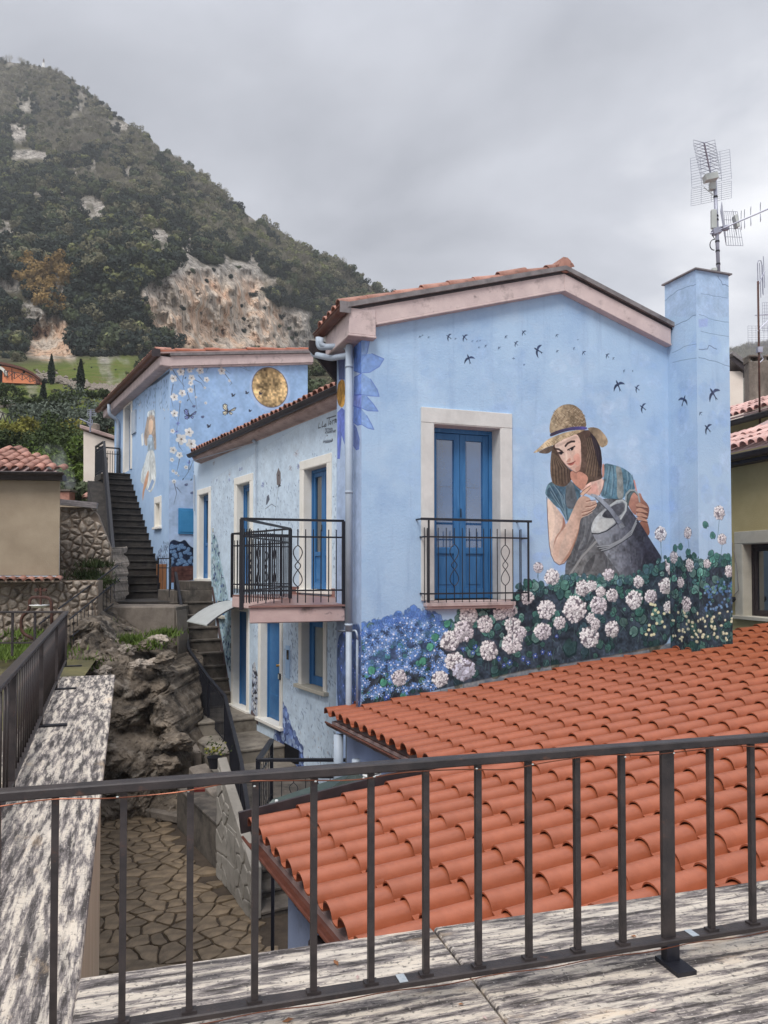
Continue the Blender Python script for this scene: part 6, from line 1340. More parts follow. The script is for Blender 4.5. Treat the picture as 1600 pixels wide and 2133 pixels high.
rock_sheet('rock_outcrop', range(190), 170, rockfn, 'rock', 'weathered brown rock face rising from the paved courtyard to the stair landing', 'rock')
mb = MB(); a, b = onz(216, 1262, -.84), onz(366, 1258, -.84); a.y = b.y = 17.3; a.x = (216 - 800) / F * 17.3; b.x = (368 - 800) / F * 17.3
mb.prism([(a.x, 17.3, -.84), (b.x, 17.25, -.84), (b.x, 17.25, GZ), (a.x, 17.3, GZ)], (0, 1.6, 0)); mb.prism([(b.x, 17.25, -.9), (b.x + .02, 17.25, GZ), (b.x + .3, 16.4, GZ), (b.x + .12, 17.0, -1.6)], (.1, .6, 0)); rw = mb.build('retaining_wall', M['concrete'], bevel=.03); tag(rw, 'rough grey concrete retaining wall on top of the brown rock', 'wall')
mb = MB(); mb.prism([(-5.2, 14.2, GZ), (-3.3, 13.2, GZ), (-2.9, 14.6, GZ), (-3.4, 15.6, GZ), (-4.4, 15.4, GZ)], (0, 0, .16)); rp_ = mb.build('ramp', M['concrete'], bevel=.03); rp_['kind'] = 'structure'
# a pot of pale flowers and a red box beside the stair foot
def pos(x, y, Y): return at(x, y, Y)
pt_ = pos(447, 1600, 13.6); ft = empty('flower_pot', pt_, 'small dark pot of pale flowers at the foot of the stair railing', 'flower pot')
mb = MB(); mb.tube([pt_, pt_ + Vector((0, 0, .18)), pt_ + Vector((0, 0, .2))], .12, 12, rs=[.09, .13, .14]); mb.build('pot', M['iron'], ft)
mb = MB()
for k in range(70):
    d = Vector((rng.normal(0, .13), rng.normal(0, .1), .26 + abs(rng.normal(0, .1)))); r_ = .03; n_ = Vector(rng.normal(0, 1, 3)).normalized(); s_ = n_.orthogonal().normalized() * r_; t_ = n_.cross(s_); mb.quad(pt_ + d - s_, pt_ + d - t_ * .6, pt_ + d + s_, pt_ + d + t_ * .6)
mb.build('leaves', M['bush'], ft)
mb = MB()
for k in range(22):
    d = Vector((rng.normal(0, .10), rng.normal(0, .08) - .04, .32 + rng.normal(0, .05))); mb.tube([pt_ + d, pt_ + d + Vector((0, 0, .02))], .018, 6)
mb.build('flowers', M['moss'], ft)
rb_ = pos(432, 1648, 13.0); mb = MB(); mb.box(rb_, .5, .12, .12, (1, .2, 0)); mb.box(rb_ + Vector((0, 0, -.1)), .42, .1, .06, (1, .2, 0)); o = mb.build('red_box', mat('dark_red_paint', (96, 26, 24), (116, 34, 30), 4, .6), bevel=.01); tag(o, 'narrow dark red box standing against the grey wall under the stair', 'box')
mb = MB(); mb.prism([zz_(pos(392, 1700, 13.7), GZ), zz_(pos(465, 1690, 12.2), GZ), zz_(pos(465, 1690, 12.2), -3.75), zz_(pos(392, 1700, 13.7), -3.5)], (.25, .3, 0)); o = mb.build('plastered_wall', M['concrete'], bevel=.03); tag(o, 'stained grey plastered wall under the stair at the back of the courtyard', 'wall')
# loose pale stones and tufts on top of the rock
def boulder(loc, r, seed, m='rubble', flat=.6):
    bm = bmesh.new(); bmesh.ops.create_icosphere(bm, subdivisions=4, radius=1)
    for v in bm.verts:
        d = 1 + .55 * mn.noise(v.co * 1.3 + Vector((seed * 3.7, 0, 0))) + .12 * mn.noise(v.co * 7) + .25 * mn.noise(v.co * 3.1 + Vector((0, seed, 0))); v.co *= d; v.co.z *= flat; v.co *= r
    me = bpy.data.meshes.new('boulder'); bm.to_mesh(me); bm.free(); me.materials.append(M[m]); return me
spots_ = [(230, 1347, 15.6, .36), (262, 1355, 15.4, .22), (196, 1372, 15.0, .26), (318, 1382, 15.2, .2), (170, 1340, 15.3, .2), (345, 1372, 15.1, .24), (214, 1400, 14.6, .2), (330, 1335, 15.9, .24), (182, 1395, 14.6, .2), (290, 1385, 15.0, .2), (300, 1345, 15.6, .2), (368, 1545, 14.0, .36), (345, 1590, 13.7, .3), (205, 1335, 15.7, .18)]
wh = ['largest pale stone', 'flat pale stone', 'pale stone low on the left', 'small pale stone', 'grey stone under the black handrail', 'rounded stone', 'small stone beside the parapet end', 'stone below the concrete wall', 'half sunk stone', 'dark edged stone', 'middle pale stone', 'big overhanging stone', 'lower overhanging stone', 'small stone by the handrail foot']
for i, (x, y, Y, r_) in enumerate(spots_):
    o = place('boulder', boulder(None, r_ * .8, i, 'rock' if i > 9 or i % 3 == 2 else 'rubble'), None, Matrix.Translation(at(x, y, Y))); tag(o, wh[i] + ' on the brown rock above the courtyard', 'stone', 'loose stones on the rock')
def blades(name, centres, n, h, spread, m, label=None):
    mb = MB()
    for c in centres:
        for k in range(n):
            p = Vector(c) + Vector((rng.normal(0, spread), rng.normal(0, spread), rng.normal(0, .02))); d = Vector((rng.normal(0, .5), rng.normal(0, .5), 1)).normalized() * h * rng.uniform(.5, 1.2); s = Vector((rng.normal(), rng.normal(), 0)).normalized() * .016
            mb.add([p - s, p + s, p + d], [(0, 1, 2)])
    o = mb.build(name, M[m]); tag(o, label, None, None, 'stuff'); return o
blades('grass_tufts', [at(x, y, Y) for x, y, Y in [(300, 1350, 15.7), (316, 1342, 15.8), (345, 1320, 16.6), (240, 1322, 16.6), (205, 1310, 16.2), (192, 1300, 16.4), (285, 1340, 15.9), (180, 1395, 14.8), (335, 1325, 16.4), (225, 1325, 16.3), (195, 1378, 15.0), (262, 1334, 15.8)]], 260, .16, .16, 'tuft')
# ================================================================ terrace garden at the left, walls and houses behind it
mb = MB(); mb.quad((-16, 1, -1.72), (-1.55, 1, -1.72), (-3.6, 8.2, -1.72), (-16, 8.2, -1.72)); o = mb.build('terrace_floor', M['concrete']); o['kind'] = 'structure'
mb = MB(); mb.quad((-20, 8.2, -1.74), (-3.6, 8.2, -1.74), (-6.0, 16.4, -1.74), (-20, 16.4, -1.74)); mb.quad((-20, 16.4, -1.74), (-6.0, 16.4, -1.74), (-6.2, 19, -1.2), (-20, 19, -1.2)); o = mb.build('garden_bed', M['soil']); o['kind'] = 'structure'
blades('grass', [at(x, 1350 + (i % 3) * 9, 15.2 - (i % 3) * .7) for i, x in enumerate(range(-60, 110, 9))] + [at(85, 1325, 15.6), at(70, 1318, 15.8), at(60, 1322, 15.6)], 130, .16, .3, 'tuft')
# --- beige house
BG = Wall((0 - 800) / F * 15.7, 15.7, 1, .12)
bh = empty('house', BG.pt(-1, -1), 'beige plastered house with pinkish tiled roof on the left of the stairs', 'house')
ur = BG.u(124); z1 = BG.z(122, 1000)
mb = MB(); mb.prism([BG.pt(-6, -.14), BG.pt(ur, -.14), BG.pt(ur - .28, -.14, -.5), BG.pt(-6, -.14, -.5)], (0, 0, z1 + .14)); mb.prism([BG.pt(-6, -.14, -.52), BG.pt(ur - .3, -.14, -.52), BG.pt(ur - 2.6, -.14, -4.5), BG.pt(-6, -.14, -4.5)], (0, 0, z1 + .13)); mb.build('wall', M['beige'], bh, bevel=.01)
zr = BG.z(60, 985)
gutter(BG.pt(-6, z1 + .12, .28), BG.pt(ur + .14, z1 + .12, .28), .06, 'gutter_dark', bh, BG.n, 7)
mb = MB(); mb.prism([BG.pt(-6, z1 - .02, .2), BG.pt(ur + .1, z1 - .02, .2), BG.pt(ur + .1, z1 + .09, .24), BG.pt(-6, z1 + .09, .24)], -BG.n * .3); mb.build('eave_board', M['gutter_dark'], bh)
sb = .36; upb = (-BG.n + Vector((0, 0, sb))).normalized()
mb = MB(); a, b = BG.pt(-6, z1 + .1, .25), BG.pt(ur + .12, z1 + .1, .25); mb.prism([a, b, BG.pt(-1.9, z1 + .1 + 2.0 * sb + .2, -2.3), BG.pt(-6, z1 + .1 + 2.0 * sb + .2, -2.3)], (0, 0, .03)); mb.build('roof', M['soffit'], bh)
for r_ in range(7):
    for k in range(26):
        u = ur + .05 - .21 * k; o = .3 - .34 * r_
        lim = ur + .1 - .85 * (r_ * .34) * 1.0
        if u > lim or 800 + F * BG.pt(u, 0).x / BG.pt(u, 0).y < -60: continue
        place('roof_tile', tile_mesh('b', 'tile_old'), bh, tile_mat4(BG.pt(u, z1 + .15 + sb * .34 * r_, o) + Vector((0, 0, random.uniform(-.01, .02))), BG.g, upb, .035))
# ledge of old tiles under the beige wall
mb = MB(); mb.prism([BG.pt(-6, -.16, -.1), BG.pt(ur + .05, -.16, -.1), BG.pt(ur + .05, -.24, .16), BG.pt(-6, -.24, .16)], (0, 0, -.03)); lg = mb.build('ledge', M['mortar'], bh)
for k in range(26):
    u = ur - .18 * k
    place('ledge_tile', tile_mesh('b', 'tile_old'), lg, tile_mat4(BG.pt(u, -.25 + random.uniform(-.01, .01), .2), BG.g, (-BG.n + Vector((0, 0, .3))).normalized(), .05) @ Matrix.Diagonal((.85, .5, .7, 1)))
# --- rubble walls
def rubble_wall(wall, u0, u1, z0, z1, sp, label, maxn=290, topfn=None, thick=.4, base='mortar'):
    e_ = empty('stone_wall', wall.pt((u0 + u1) / 2, z0), label, 'wall')
    mb = MB(); top = [wall.pt(u, topfn(u) if topfn else z1) for u in np.linspace(u1, u0, 8)]
    mb.prism([wall.pt(u0, z0), wall.pt(u1, z0)] + top, -wall.n * thick); mb.build('mortar_core', M[base], e_)
    X = Matrix((wall.g, Vector((0, 0, 1)), wall.n)).transposed().to_4x4(); n = 0
    ps = cells([q_ for q_ in jitter_seeds((u0, u1, z0, z1), sp * .84, 1.4, .46) if rng.random() > .25], (u0, u1, z0, z1)); rng.shuffle(ps) if False else None
    ps.sort(key=lambda p: -np.ptp(p[:, 0]) * np.ptp(p[:, 1]))
    for poly in ps:
        c = poly.mean(0)
        if topfn and c[1] > topfn(c[0]) - .04: continue
        if n >= maxn: break
        n += 1; me, c = stone_mesh(poly, .008 + .010 * rng.random(), .02 + .05 * rng.random(), 'stone', 'rubble', .025); place('stone', me, e_, Matrix.Translation(wall.pt(c[0], c[1], -.005)) @ X)
    return e_
RW = Wall((0 - 800) / F * 15.9, 15.9, 1, .12)
rubble_wall(RW, RW.u(-30), RW.u(205), -1.75, -.24, .135, 'brown rubble stone wall below the beige house, behind the terrace garden')
RW2 = Wall((124 - 800) / F * 17.6, 17.6, 1, .25)
u1_ = RW2.u(232)
e2 = rubble_wall(RW2, RW2.u(124), u1_, -1.0, RW2.z(130, 1056), .135, 'grey rubble stone wall between the beige house and the long stair', topfn=lambda u: RW2.z(130, 1056) - max(0, u - RW2.u(196)) * 2.6)
mb = MB(); a, b = RW2.pt(RW2.u(119), RW2.z(122, 1050), .1), RW2.pt(RW2.u(202), RW2.z(200, 1058), .1)
for k in range(3): mb.bar(a + Vector((0, 0, .05 * k)) - RW2.n * .07 * k, b + Vector((0, 0, .05 * k)) - RW2.n * .07 * k, .16, .04)
mb.build('coping', M['flash'], e2)
# rocky flank at the left foot of the long stair
def flank(a, b):
    x = 180 + 60 * a - 14 * (1 - a) * b; y = 1330 - 195 * b + 60 * b * (1 - a); Y = 17.7 + 1.5 * b - .35 * math.sin(a * 3.1); p = at(x, y, Y); v = p * 1.7
    d = fract(v, 6) * .34 + abs(fract(v * 2.2, 5)) * .34
    return (p.x + fract(v * 1.5 + Vector((5, 0, 0)), 4) * .1, p.y - d + (1.0 if a in (0, 1) or b == 1 else 0), p.z)
rock_sheet('rock_outcrop', range(30), 60, flank, 'rubble', 'pale craggy rock under the railing at the left foot of the long stair', 'rock')
blades('grass_tufts', [at(x, y, Y) for x, y, Y in [(180, 1200, 17.2), (190, 1225, 17.0), (205, 1215, 17.0), (198, 1180, 17.4), (175, 1215, 17.2)]], 220, .22, .18, 'bush')
# little wooden shrine-like doorway in the rubble wall
dw = at(158, 1265, 16.6); dwe = empty('doorway', dw, 'small dark wooden doorway with a flat lintel in the rubble wall', 'doorway')
mb = MB(); mb.box(dw + Vector((0, 0, .52)), .40, .3, .05); mb.build('lintel', M['gutter_dark'], dwe)
mb = MB(); mb.box(dw + Vector((-.1, .05, .22)), .05, .12, .55); mb.build('jamb', M['wood'], dwe); mb = MB(); mb.box(dw + Vector((.08, .05, .22)), .16, .12, .55); mb.build('door_leaf', M['wood'], dwe); mb = MB(); mb.box(dw + Vector((-.03, .12, .22)), .2, .05, .55); mb.build('dark_opening', M['black'], dwe)
# thin black handrail climbing from the garden to the long stair
z = Vector((0, 0, 1)); A0, A1 = at(82, 1330, 14.6), at(240, 1180, 17.6)
fr = MB(); hd = []
for k, (xa, ya, xb, yb) in enumerate(((122, 1268, 245, 1178), (145, 1290, 250, 1205), (150, 1325, 236, 1258), (82, 1300, 112, 1276))):
    fr.tube([at(xa, ya, 14.8 if k < 3 else 14.4), at(xb, yb, 17.4 if k < 3 else 14.8)], .016, 6)
h_ = fr.build('handrail', M['iron']); tag(h_, 'thin black iron handrail sloping up from the garden to the foot of the long stair', 'railing', 'black stair railings')
for k in range(13):
    t = k / 12; b = MB(); x = 146 + 92 * t; Y = 14.9 + 2.3 * t; yt = 1290 - 82 * t; b.tube([at(x, yt, Y), at(x, yt + 62 - 22 * t, Y)], .008, 5); b.build('baluster', M['iron'], h_)
# iron well frame with pulley wheel, white basin
wp = at(84, 1332, 13.2); wl = empty('well_frame', wp, 'rusty iron well frame with curved legs behind the garden railing', 'well')
mb = MB(); P_2 = lambda x, y: at(x, y, 13.2)
mb.tube(arc_pts([P_2(74, 1333), P_2(44, 1318), P_2(44, 1285), P_2(62, 1270), P_2(62, 1244), P_2(106, 1244), P_2(108, 1275), P_2(108, 1300)], .22, 6), .028, 8); mb.build('arch', M['rust'], wl, smooth=True)
mb = MB(); mb.tube([P_2(85, 1262), P_2(85, 1224)], .02, 8); mb.bar(P_2(74, 1230), P_2(96, 1230), .02, .02); mb.build('pole', M['rust'], wl)
for x in (76, 94): b = MB(); c = P_2(x, 1229); b.tube([c - Vector((.0, .03, 0)), c + Vector((0, .03, 0))], .03, 10); b.build('pulley', M['rust'], wl)
mb = MB(); c = P_2(82, 1266); mb.tube([c, c + z * .04, c + z * .05], .2, 16, rs=[.08, .16, .165]); mb.build('basin', M['white'], wl, smooth=True)
# --- cream house at the back with an antenna
CW = Wall((172 - 800) / F * 29.5, 29.5, 1, .15)
che = empty('house', CW.pt(.5, 2), 'small cream house with sloping slab roof behind the top of the long stair', 'house')
uz = lambda x, y: CW.px(x, y)
a, b, c, d = uz(174, 1036), uz(248, 1036), uz(248, 922), uz(174, 898)
mb = MB(); mb.prism([CW.pt(*a), CW.pt(*b), CW.pt(*c), CW.pt(*d)], -CW.n * 4); mb.build('wall', M['cream_wall'], che)
mb = MB(); d2, c2_ = uz(168, 893), uz(246, 918); mb.prism([CW.pt(d2[0], d2[1], .15), CW.pt(c2_[0], c2_[1], .15), CW.pt(c2_[0], c2_[1] + .14, .15), CW.pt(d2[0], d2[1] + .14, .15)], -CW.n * 4.3); mb.build('roof', M['cornice_grey'], che, bevel=.02)
mb = MB(); q = CW.pt(uz(188, 895)[0], uz(188, 901)[1], -.8); mb.tube([q, q + z * .45, q + z * .5], .2, 8, rs=[.2, .2, .1]); mb.build('chimney', M['concrete'], che)
lt = MB()
for x in (176, 186, 196, 204):
    for r_ in range(2): pass
rest = [tile_mat4(at(176 + 6.2 * k, 1040 - r_ * 4, 26 + .4 * r_), (1, .1, 0), (0, 1, .35), .04) for k in range(6) for r_ in range(2)]
for X in rest: place('roof_tile', tile_mesh('b', 'tile_old'), che, X)
mb = MB(); mb.prism([at(120, 1046, 27), at(214, 1046, 27), at(214, 1075, 27), at(120, 1075, 27)], (0, 2, 0)); mb.build('low_wall', M['beige'], che)
# --- smoking chimney pot
cpp = at(136, 1040, 27.5); cpe = empty('chimney', cpp, 'small brick chimney pot giving off a wisp of smoke beside the beige house', 'chimney')
mb = MB(); mb.box(cpp + z * .1, .5, .5, .3); mb.build('stack', M['tile_old'], cpe); mb = MB(); mb.box(cpp + z * .3, .62, .62, .06); mb.build('cap', M['concrete'], cpe)
sm = bpy.data.materials.new('smoke'); sm.use_nodes = True; t_ = sm.node_tree; t_.nodes.clear(); oo = t_.nodes.new('ShaderNodeOutputMaterial'); vv = t_.nodes.new('ShaderNodeVolumePrincipled'); t_.links.new(vv.outputs[0], oo.inputs['Volume'])
nn = t_.nodes.new('ShaderNodeTexNoise'); nn.inputs['Scale'].default_value = 1.3; nn.inputs['Detail'].default_value = 4; tcn = t_.nodes.new('ShaderNodeTexCoord'); t_.links.new(tcn.outputs['Object'], nn.inputs['Vector']); mr_ = t_.nodes.new('ShaderNodeMapRange'); t_.links.new(nn.outputs[0], mr_.inputs[0]); mr_.inputs[1].default_value = .46; mr_.inputs[2].default_value = .72; mr_.inputs[4].default_value = 1.3; t_.links.new(mr_.outputs[0], vv.inputs['Density']); vv.inputs['Color'].default_value = (.8, .82, .86, 1)
bm = bmesh.new(); bmesh.ops.create_icosphere(bm, subdivisions=3, radius=1)
for v in bm.verts: v.co *= 1 + .4 * mn.noise(v.co * 1.7); v.co = Vector((v.co.x * .75 - .35 * v.co.z, v.co.y * .5, v.co.z * .85))
me = bpy.data.meshes.new('smoke'); bm.to_mesh(me); bm.free(); me.materials.append(sm); o = place('smoke', me, None, Matrix.Translation(cpp + Vector((-.35, 0, 1.15)))); o['kind'] = 'stuff'
# ================================================================ ochre houses on the right
YW = Wall(6.40, 14.0, .25, -1)
yh = empty('house', YW.pt(1, -1), 'ochre house with a dark window behind the right edge of the terracotta roof', 'house', 'ochre houses with pale tiled roofs')
ez = YW.z(1560, 962); uY0, uY1 = -1.2, 5
wh_ = (YW.u(1548), YW.u(1660), YW.z(1560, 1284), YW.z(1560, 1132))
wall_face('wall', YW, uY0, uY1, GZ, ez + .1, [wh_], M['yellow_wall'], yh, None, .25, reveal_mat=M['grey_stone'])
surround(YW, *wh_, .2, yh, M['grey_stone'], .22, .02, True, 'window_surround', .25); leafdoor(YW, *inset(wh_), yh, 'window', 2, 'glass', 0, .18, wood='gutter_dark', st=.06, handle=False)
gutter(YW.pt(uY0, ez + .1, .3), YW.pt(uY1, ez + .1, .3), .09, 'gutter_dark', yh, YW.n, 4)
mb = MB(); wbox(mb, YW, uY0, uY1, ez - .05, ez + .02, 0, .2); mb.build('eave_board', M['gutter_dark'], yh)
sy = .46; upy = (-YW.n + Vector((0, 0, sy))).normalized()
mb = MB(); mb.prism([YW.pt(uY0, ez + .16, .28), YW.pt(uY1, ez + .16, .28), YW.pt(uY1, ez + .16 + sy * 3, -2.7), YW.pt(uY0, ez + .16 + sy * 3, -2.7)], (0, 0, .02)); mb.build('roof', M['soffit'], yh)
for r_ in range(3):
    for k in range(19):
        u = uY0 + .1 + .215 * k
        place('roof_tile', tile_mesh('b', 'tile_pink'), yh, tile_mat4(YW.pt(u, ez + .22 + sy * .36 * r_, .3 - .36 * r_) + Vector((0, 0, random.uniform(-.01, .015))), YW.g, upy, .03))
mb = MB(); mb.bar(YW.pt(-.9, ez + .52, -.55), YW.pt(4.5, ez + .62, -.95), .14, .05); mb.build('verge_flashing', M['flash'], yh)
mb = MB(); mb.tube([YW.pt(YW.u(1529), YW.z(1529, 1130), .03), YW.pt(YW.u(1540), YW.z(1538, 1180), .05), YW.pt(YW.u(1542), YW.z(1540, 1230), .04), YW.pt(YW.u(1532), YW.z(1532, 1240), .04)], .006, 5); mb.build('cable', M['flash'], yh)
mb = MB(); c = YW.pt(YW.u(1533), YW.z(1533, 1243), .12); mb.tube([c, c - z * .05, c - z * .1], .08, 12, rs=[.08, .09, .06]); mb.build('wall_lamp', M['iron'], yh, smooth=True)
YW2 = Wall(8.15, 17.6, .25, -1)
y2 = empty('house', YW2.pt(1, 0), 'further ochre house with stained grey chimney and pale tiled roof at the right edge', 'house', 'ochre houses with pale tiled roofs')
e2z = YW2.z(1560, 886)
mb = MB(); mb.quad(YW2.pt(-3, GZ), YW2.pt(4, GZ), YW2.pt(4, e2z + .1), YW2.pt(-3, e2z + .1)); mb.build('wall', M['yellow_wall'], y2)
gutter(YW2.pt(-3, e2z + .1, .3), YW2.pt(4, e2z + .1, .3), .1, 'gutter_dark', y2, YW2.n, 4)
upy2 = (-YW2.n + Vector((0, 0, .42))).normalized()
mb = MB(); mb.prism([YW2.pt(-3, e2z + .16, .28), YW2.pt(4, e2z + .16, .28), YW2.pt(4, e2z + .16 + .9, -2.7), YW2.pt(-3, e2z + .16 + .9, -2.7)], (0, 0, .02)); mb.build('roof', M['soffit'], y2)
for r_ in range(4):
    for k in range(20):
        u = -1.6 + .215 * k
        place('roof_tile', tile_mesh('b', 'tile_pink'), y2, tile_mat4(YW2.pt(u, e2z + .22 + .42 * .36 * r_, .3 - .36 * r_) + Vector((0, 0, random.uniform(-.01, .015))), YW2.g, upy2, .03))
cc = at(1580, 835, 20); mb = MB(); mb.box(cc + Vector((.1, 0, .35)), .75, .5, 1.3, (1, -.2, 0)); chy = mb.build('chimney', M['concrete'], y2, bevel=.02)
for dx in (-.17, .25): b = MB(); q = cc + Vector((dx, 0, 1.0)); b.box(q + Vector((0, 0, .14)), .3, .4, .04); b.box(q + Vector((-.12, 0, .06)), .05, .3, .14); b.box(q + Vector((.12, 0, .06)), .05, .3, .14); b.build('chimney_pot', M['concrete'], chy)
ev = at(1535, 770, 24); ee = empty('house', ev, 'pale house corner with a dark overhanging eave just right of the chimney', 'house')
mb = MB(); mb.box(ev + Vector((-.5, .5, -1.2)), 1.2, 1.4, 2.2); mb.build('wall', M['cream_wall'], ee); mb = MB(); a = at(1512, 742, 24); b = at(1552, 772, 24); mb.bar(a, b, .9, .1); mb.build('roof', M['flash'], ee); mb = MB(); mb.bar(a - z * .17 , b - z * .17, .8, .14); mb.build('eave_board', M['gutter_dark'], ee)
# ================================================================ mountain, garden slope, far hill
_LAT = np.random.default_rng(3).random((256, 256)).astype(np.float32)
def vn(x, y):
    xi = np.floor(x).astype(int); yi = np.floor(y).astype(int); fx = x - xi; fy = y - yi; fx = fx * fx * (3 - 2 * fx); fy = fy * fy * (3 - 2 * fy)
    g = lambda a, b: _LAT[a % 256, b % 256]
    return g(xi, yi) * (1 - fx) * (1 - fy) + g(xi + 1, yi) * fx * (1 - fy) + g(xi, yi + 1) * (1 - fx) * fy + g(xi + 1, yi + 1) * fx * fy
def fbm(x, y, o=5):
    s = 0; a = .5; 
    for k in range(o): s = s + a * (vn(x * 2 ** k + 17 * k, y * 2 ** k + 31 * k) - .5); a *= .52
    return s
RX = [-700, -300, -120, 0, 60, 100, 140, 200, 250, 290, 330, 400, 450, 500, 560, 600, 640, 700, 760, 800, 900, 1050]
RY = [300, 170, 128, 127, 133, 141, 158, 205, 246, 275, 318, 352, 395, 436, 478, 508, 528, 548, 588, 615, 700, 800]
def ridge(x): return np.interp(x, RX, RY) + 6 * fbm(x / 40, x * 0 + 3.3, 4)
GY = [60, 130, 260, 400, 480, 560, 700, 742, 780, 820, 880, 950, 1050, 1100]; GD = [560, 520, 425, 310, 250, 196, 184, 172, 112, 82, 58, 42, 29, 24]
def sstep(a, b, x): t = np.clip((x - a) / (b - a), 0, 1); return t * t * (3 - 2 * t)
def depth(x, y):
    D = np.interp(y, GY, GD)
    k = 1 + .85 * sstep(260, 820, x) * sstep(778, 748, y)
    return D * k
CLIFF = [(450, 660, 130, 84), (400, 592, 76, 46), (500, 596, 62, 52), (560, 690, 92, 62), (620, 715, 56, 36), (335, 620, 44, 40), (110, 705, 62, 48), (75, 670, 30, 36), (30, 590, 30, 18), (60, 322, 34, 11), (40, 275, 24, 22), (95, 325, 10, 9), (330, 490, 26, 12), (395, 505, 9, 34), (480, 555, 30, 14), (75, 400, 17, 8), (205, 430, 9, 18), (165, 430, 14, 8), (290, 455, 13, 9), (260, 262, 20, 8), (130, 400, 12, 9), (470, 560, 20, 30), (250, 690, 22, 10)]
def rockmask(x, y):
    m = np.zeros_like(x)
    for cx_, cy_, rx, ry in CLIFF: m = np.maximum(m, 1.25 - np.hypot((x - cx_) / rx, (y - cy_) / ry))
    m = m - .9 * sstep(738, 752, y) * sstep(300, 330, x)
    return np.clip(.5 + 2.4 * (m - .22 + 1.15 * fbm(x / 24, y / 32, 5)), 0, 1)
def grassmask(x, y):
    g = sstep(742, 775, y + .10 * (x - 60)) * sstep(930, 890, y) * sstep(330, 250, x)
    return np.clip(g, 0, 1)
def surf(x, y):
    D = depth(x, y); rm = rockmask(x, y)
    n = fbm(x / 90, y / 70, 5) * .10 + fbm(x / 30, y / 60, 4) * (.02 + .04 * rm) + fbm(x / 8, y / 14, 4) * .022 * rm
    D = D * (1 + n)
    yc = (1066.5 + SH - y) / F; dy = cP - yc * sP; dz_ = sP + yc * cP
    return (x - 800) / F * D / dy, D, dz_ * D / dy, rm
xs = np.concatenate([np.arange(-700, -20, 20), np.arange(-20, 700, 4.5), np.arange(700, 1060, 14)]); NR = 190
ws = np.linspace(0, 1, NR)
Xg = np.repeat(xs[None], NR, 0); rid = ridge(xs); Yg = rid[None] + (1100 - rid[None]) * ws[:, None] ** 1.15
X3, Y3, Z3, RM = surf(Xg, Yg); GM = grassmask(Xg, Yg)
# the far side of the crest
bk = np.stack([X3[0] * 1.25, Y3[0] * 1.25, Z3[0] - 60], 1)[None]
V = np.concatenate([bk, np.stack([X3, Y3, Z3], -1)], 0).reshape(-1, 3); nx = len(xs); NRr = NR + 1
ii = (np.arange(NRr - 1)[:, None] * nx + np.arange(nx - 1)[None]).ravel(); Fc = np.stack([ii, ii + nx, ii + nx + 1, ii + 1], 1)
me = bpy.data.meshes.new('mountain'); me.from_pydata(V.tolist(), [], Fc.tolist())
WMk = np.clip(np.maximum(1.3 - np.hypot((Xg - 450) / 150, (Yg - 665) / 85), 1.3 - np.hypot((Xg - 115) / 70, (Yg - 715) / 45)) * 2, 0, 1)
for nm, arr in (('rock', RM), ('grass', GM), ('warm', WMk)):
    at_ = me.attributes.new(nm, 'FLOAT', 'POINT'); at_.data.foreach_set('value', np.concatenate([np.zeros(nx), arr.ravel()]).astype(np.float32))
mm = bpy.data.materials.new('mountain_ground'); mm.use_nodes = True; t = mm.node_tree; b = t.nodes['Principled BSDF']; b.inputs['Roughness'].default_value = .95; b.inputs['Specular IOR Level'].default_value = .1
def nd(k): return t.nodes.new(k)
tcn = nd('ShaderNodeTexCoord')
def nz(scale, stretch=(1, 1, 1), det=8, ro=.65):
    mp_ = nd('ShaderNodeMapping'); mp_.inputs['Scale'].default_value = stretch; t.links.new(tcn.outputs['Object'], mp_.inputs[0]); n_ = nd('ShaderNodeTexNoise'); n_.inputs['Scale'].default_value = scale; n_.inputs['Detail'].default_value = det; n_.inputs['Roughness'].default_value = ro; t.links.new(mp_.outputs[0], n_.inputs['Vector']); return n_.outputs[0]
def rmp(s, *cs):
    r = nd('ShaderNodeValToRGB'); t.links.new(s, r.inputs[0]); els = r.color_ramp.elements
    while len(els) < len(cs): els.new(.5)
    for e_, (p, c) in zip(els, cs): e_.position = p; e_.color = lin(c)
    return r.outputs[0]
def mixc(f, a, b_, k=None):
    x = nd('ShaderNodeMix'); x.data_type = 'RGBA'; t.links.new(f, x.inputs['Factor']); t.links.new(a, x.inputs['A']); t.links.new(b_, x.inputs['B']); return x.outputs['Result']
def attr(n_): a = nd('ShaderNodeAttribute'); a.attribute_name = n_; return a.outputs['Fac']
soil = rmp(nz(.09), (.35, (60, 58, 46)), (.65, (92, 88, 68)))
gr = rmp(nz(.35), (.34, (74, 88, 36)), (.52, (98, 110, 48)), (.68, (112, 100, 66)))
rk = rmp(nz(.10, (1, 1, .6), 10, .7), (.36, (160, 148, 136)), (.46, (216, 202, 186)), (.55, (216, 186, 160)), (.68, (190, 146, 118)))
streak = rmp(nz(1.1, (1, 1, .14), 10, .7), (.38, (84, 80, 78)), (.48, (232, 228, 224)), (.60, (255, 255, 255)))
rk = mixc(attr('warm'), rmp(nz(.16, (1, 1, .5), 10, .7), (.38, (104, 102, 98)), (.5, (168, 162, 154)), (.62, (200, 194, 186))), rk); mu = nd('ShaderNodeMix'); mu.data_type = 'RGBA'; mu.blend_type = 'MULTIPLY'; mu.inputs['Factor'].default_value = .85; t.links.new(rk, mu.inputs['A']); t.links.new(streak, mu.inputs['B'])
col = mixc(attr('grass'), soil, gr); col = mixc(attr('rock'), col, mu.outputs['Result']); t.links.new(col, b.inputs['Base Color'])
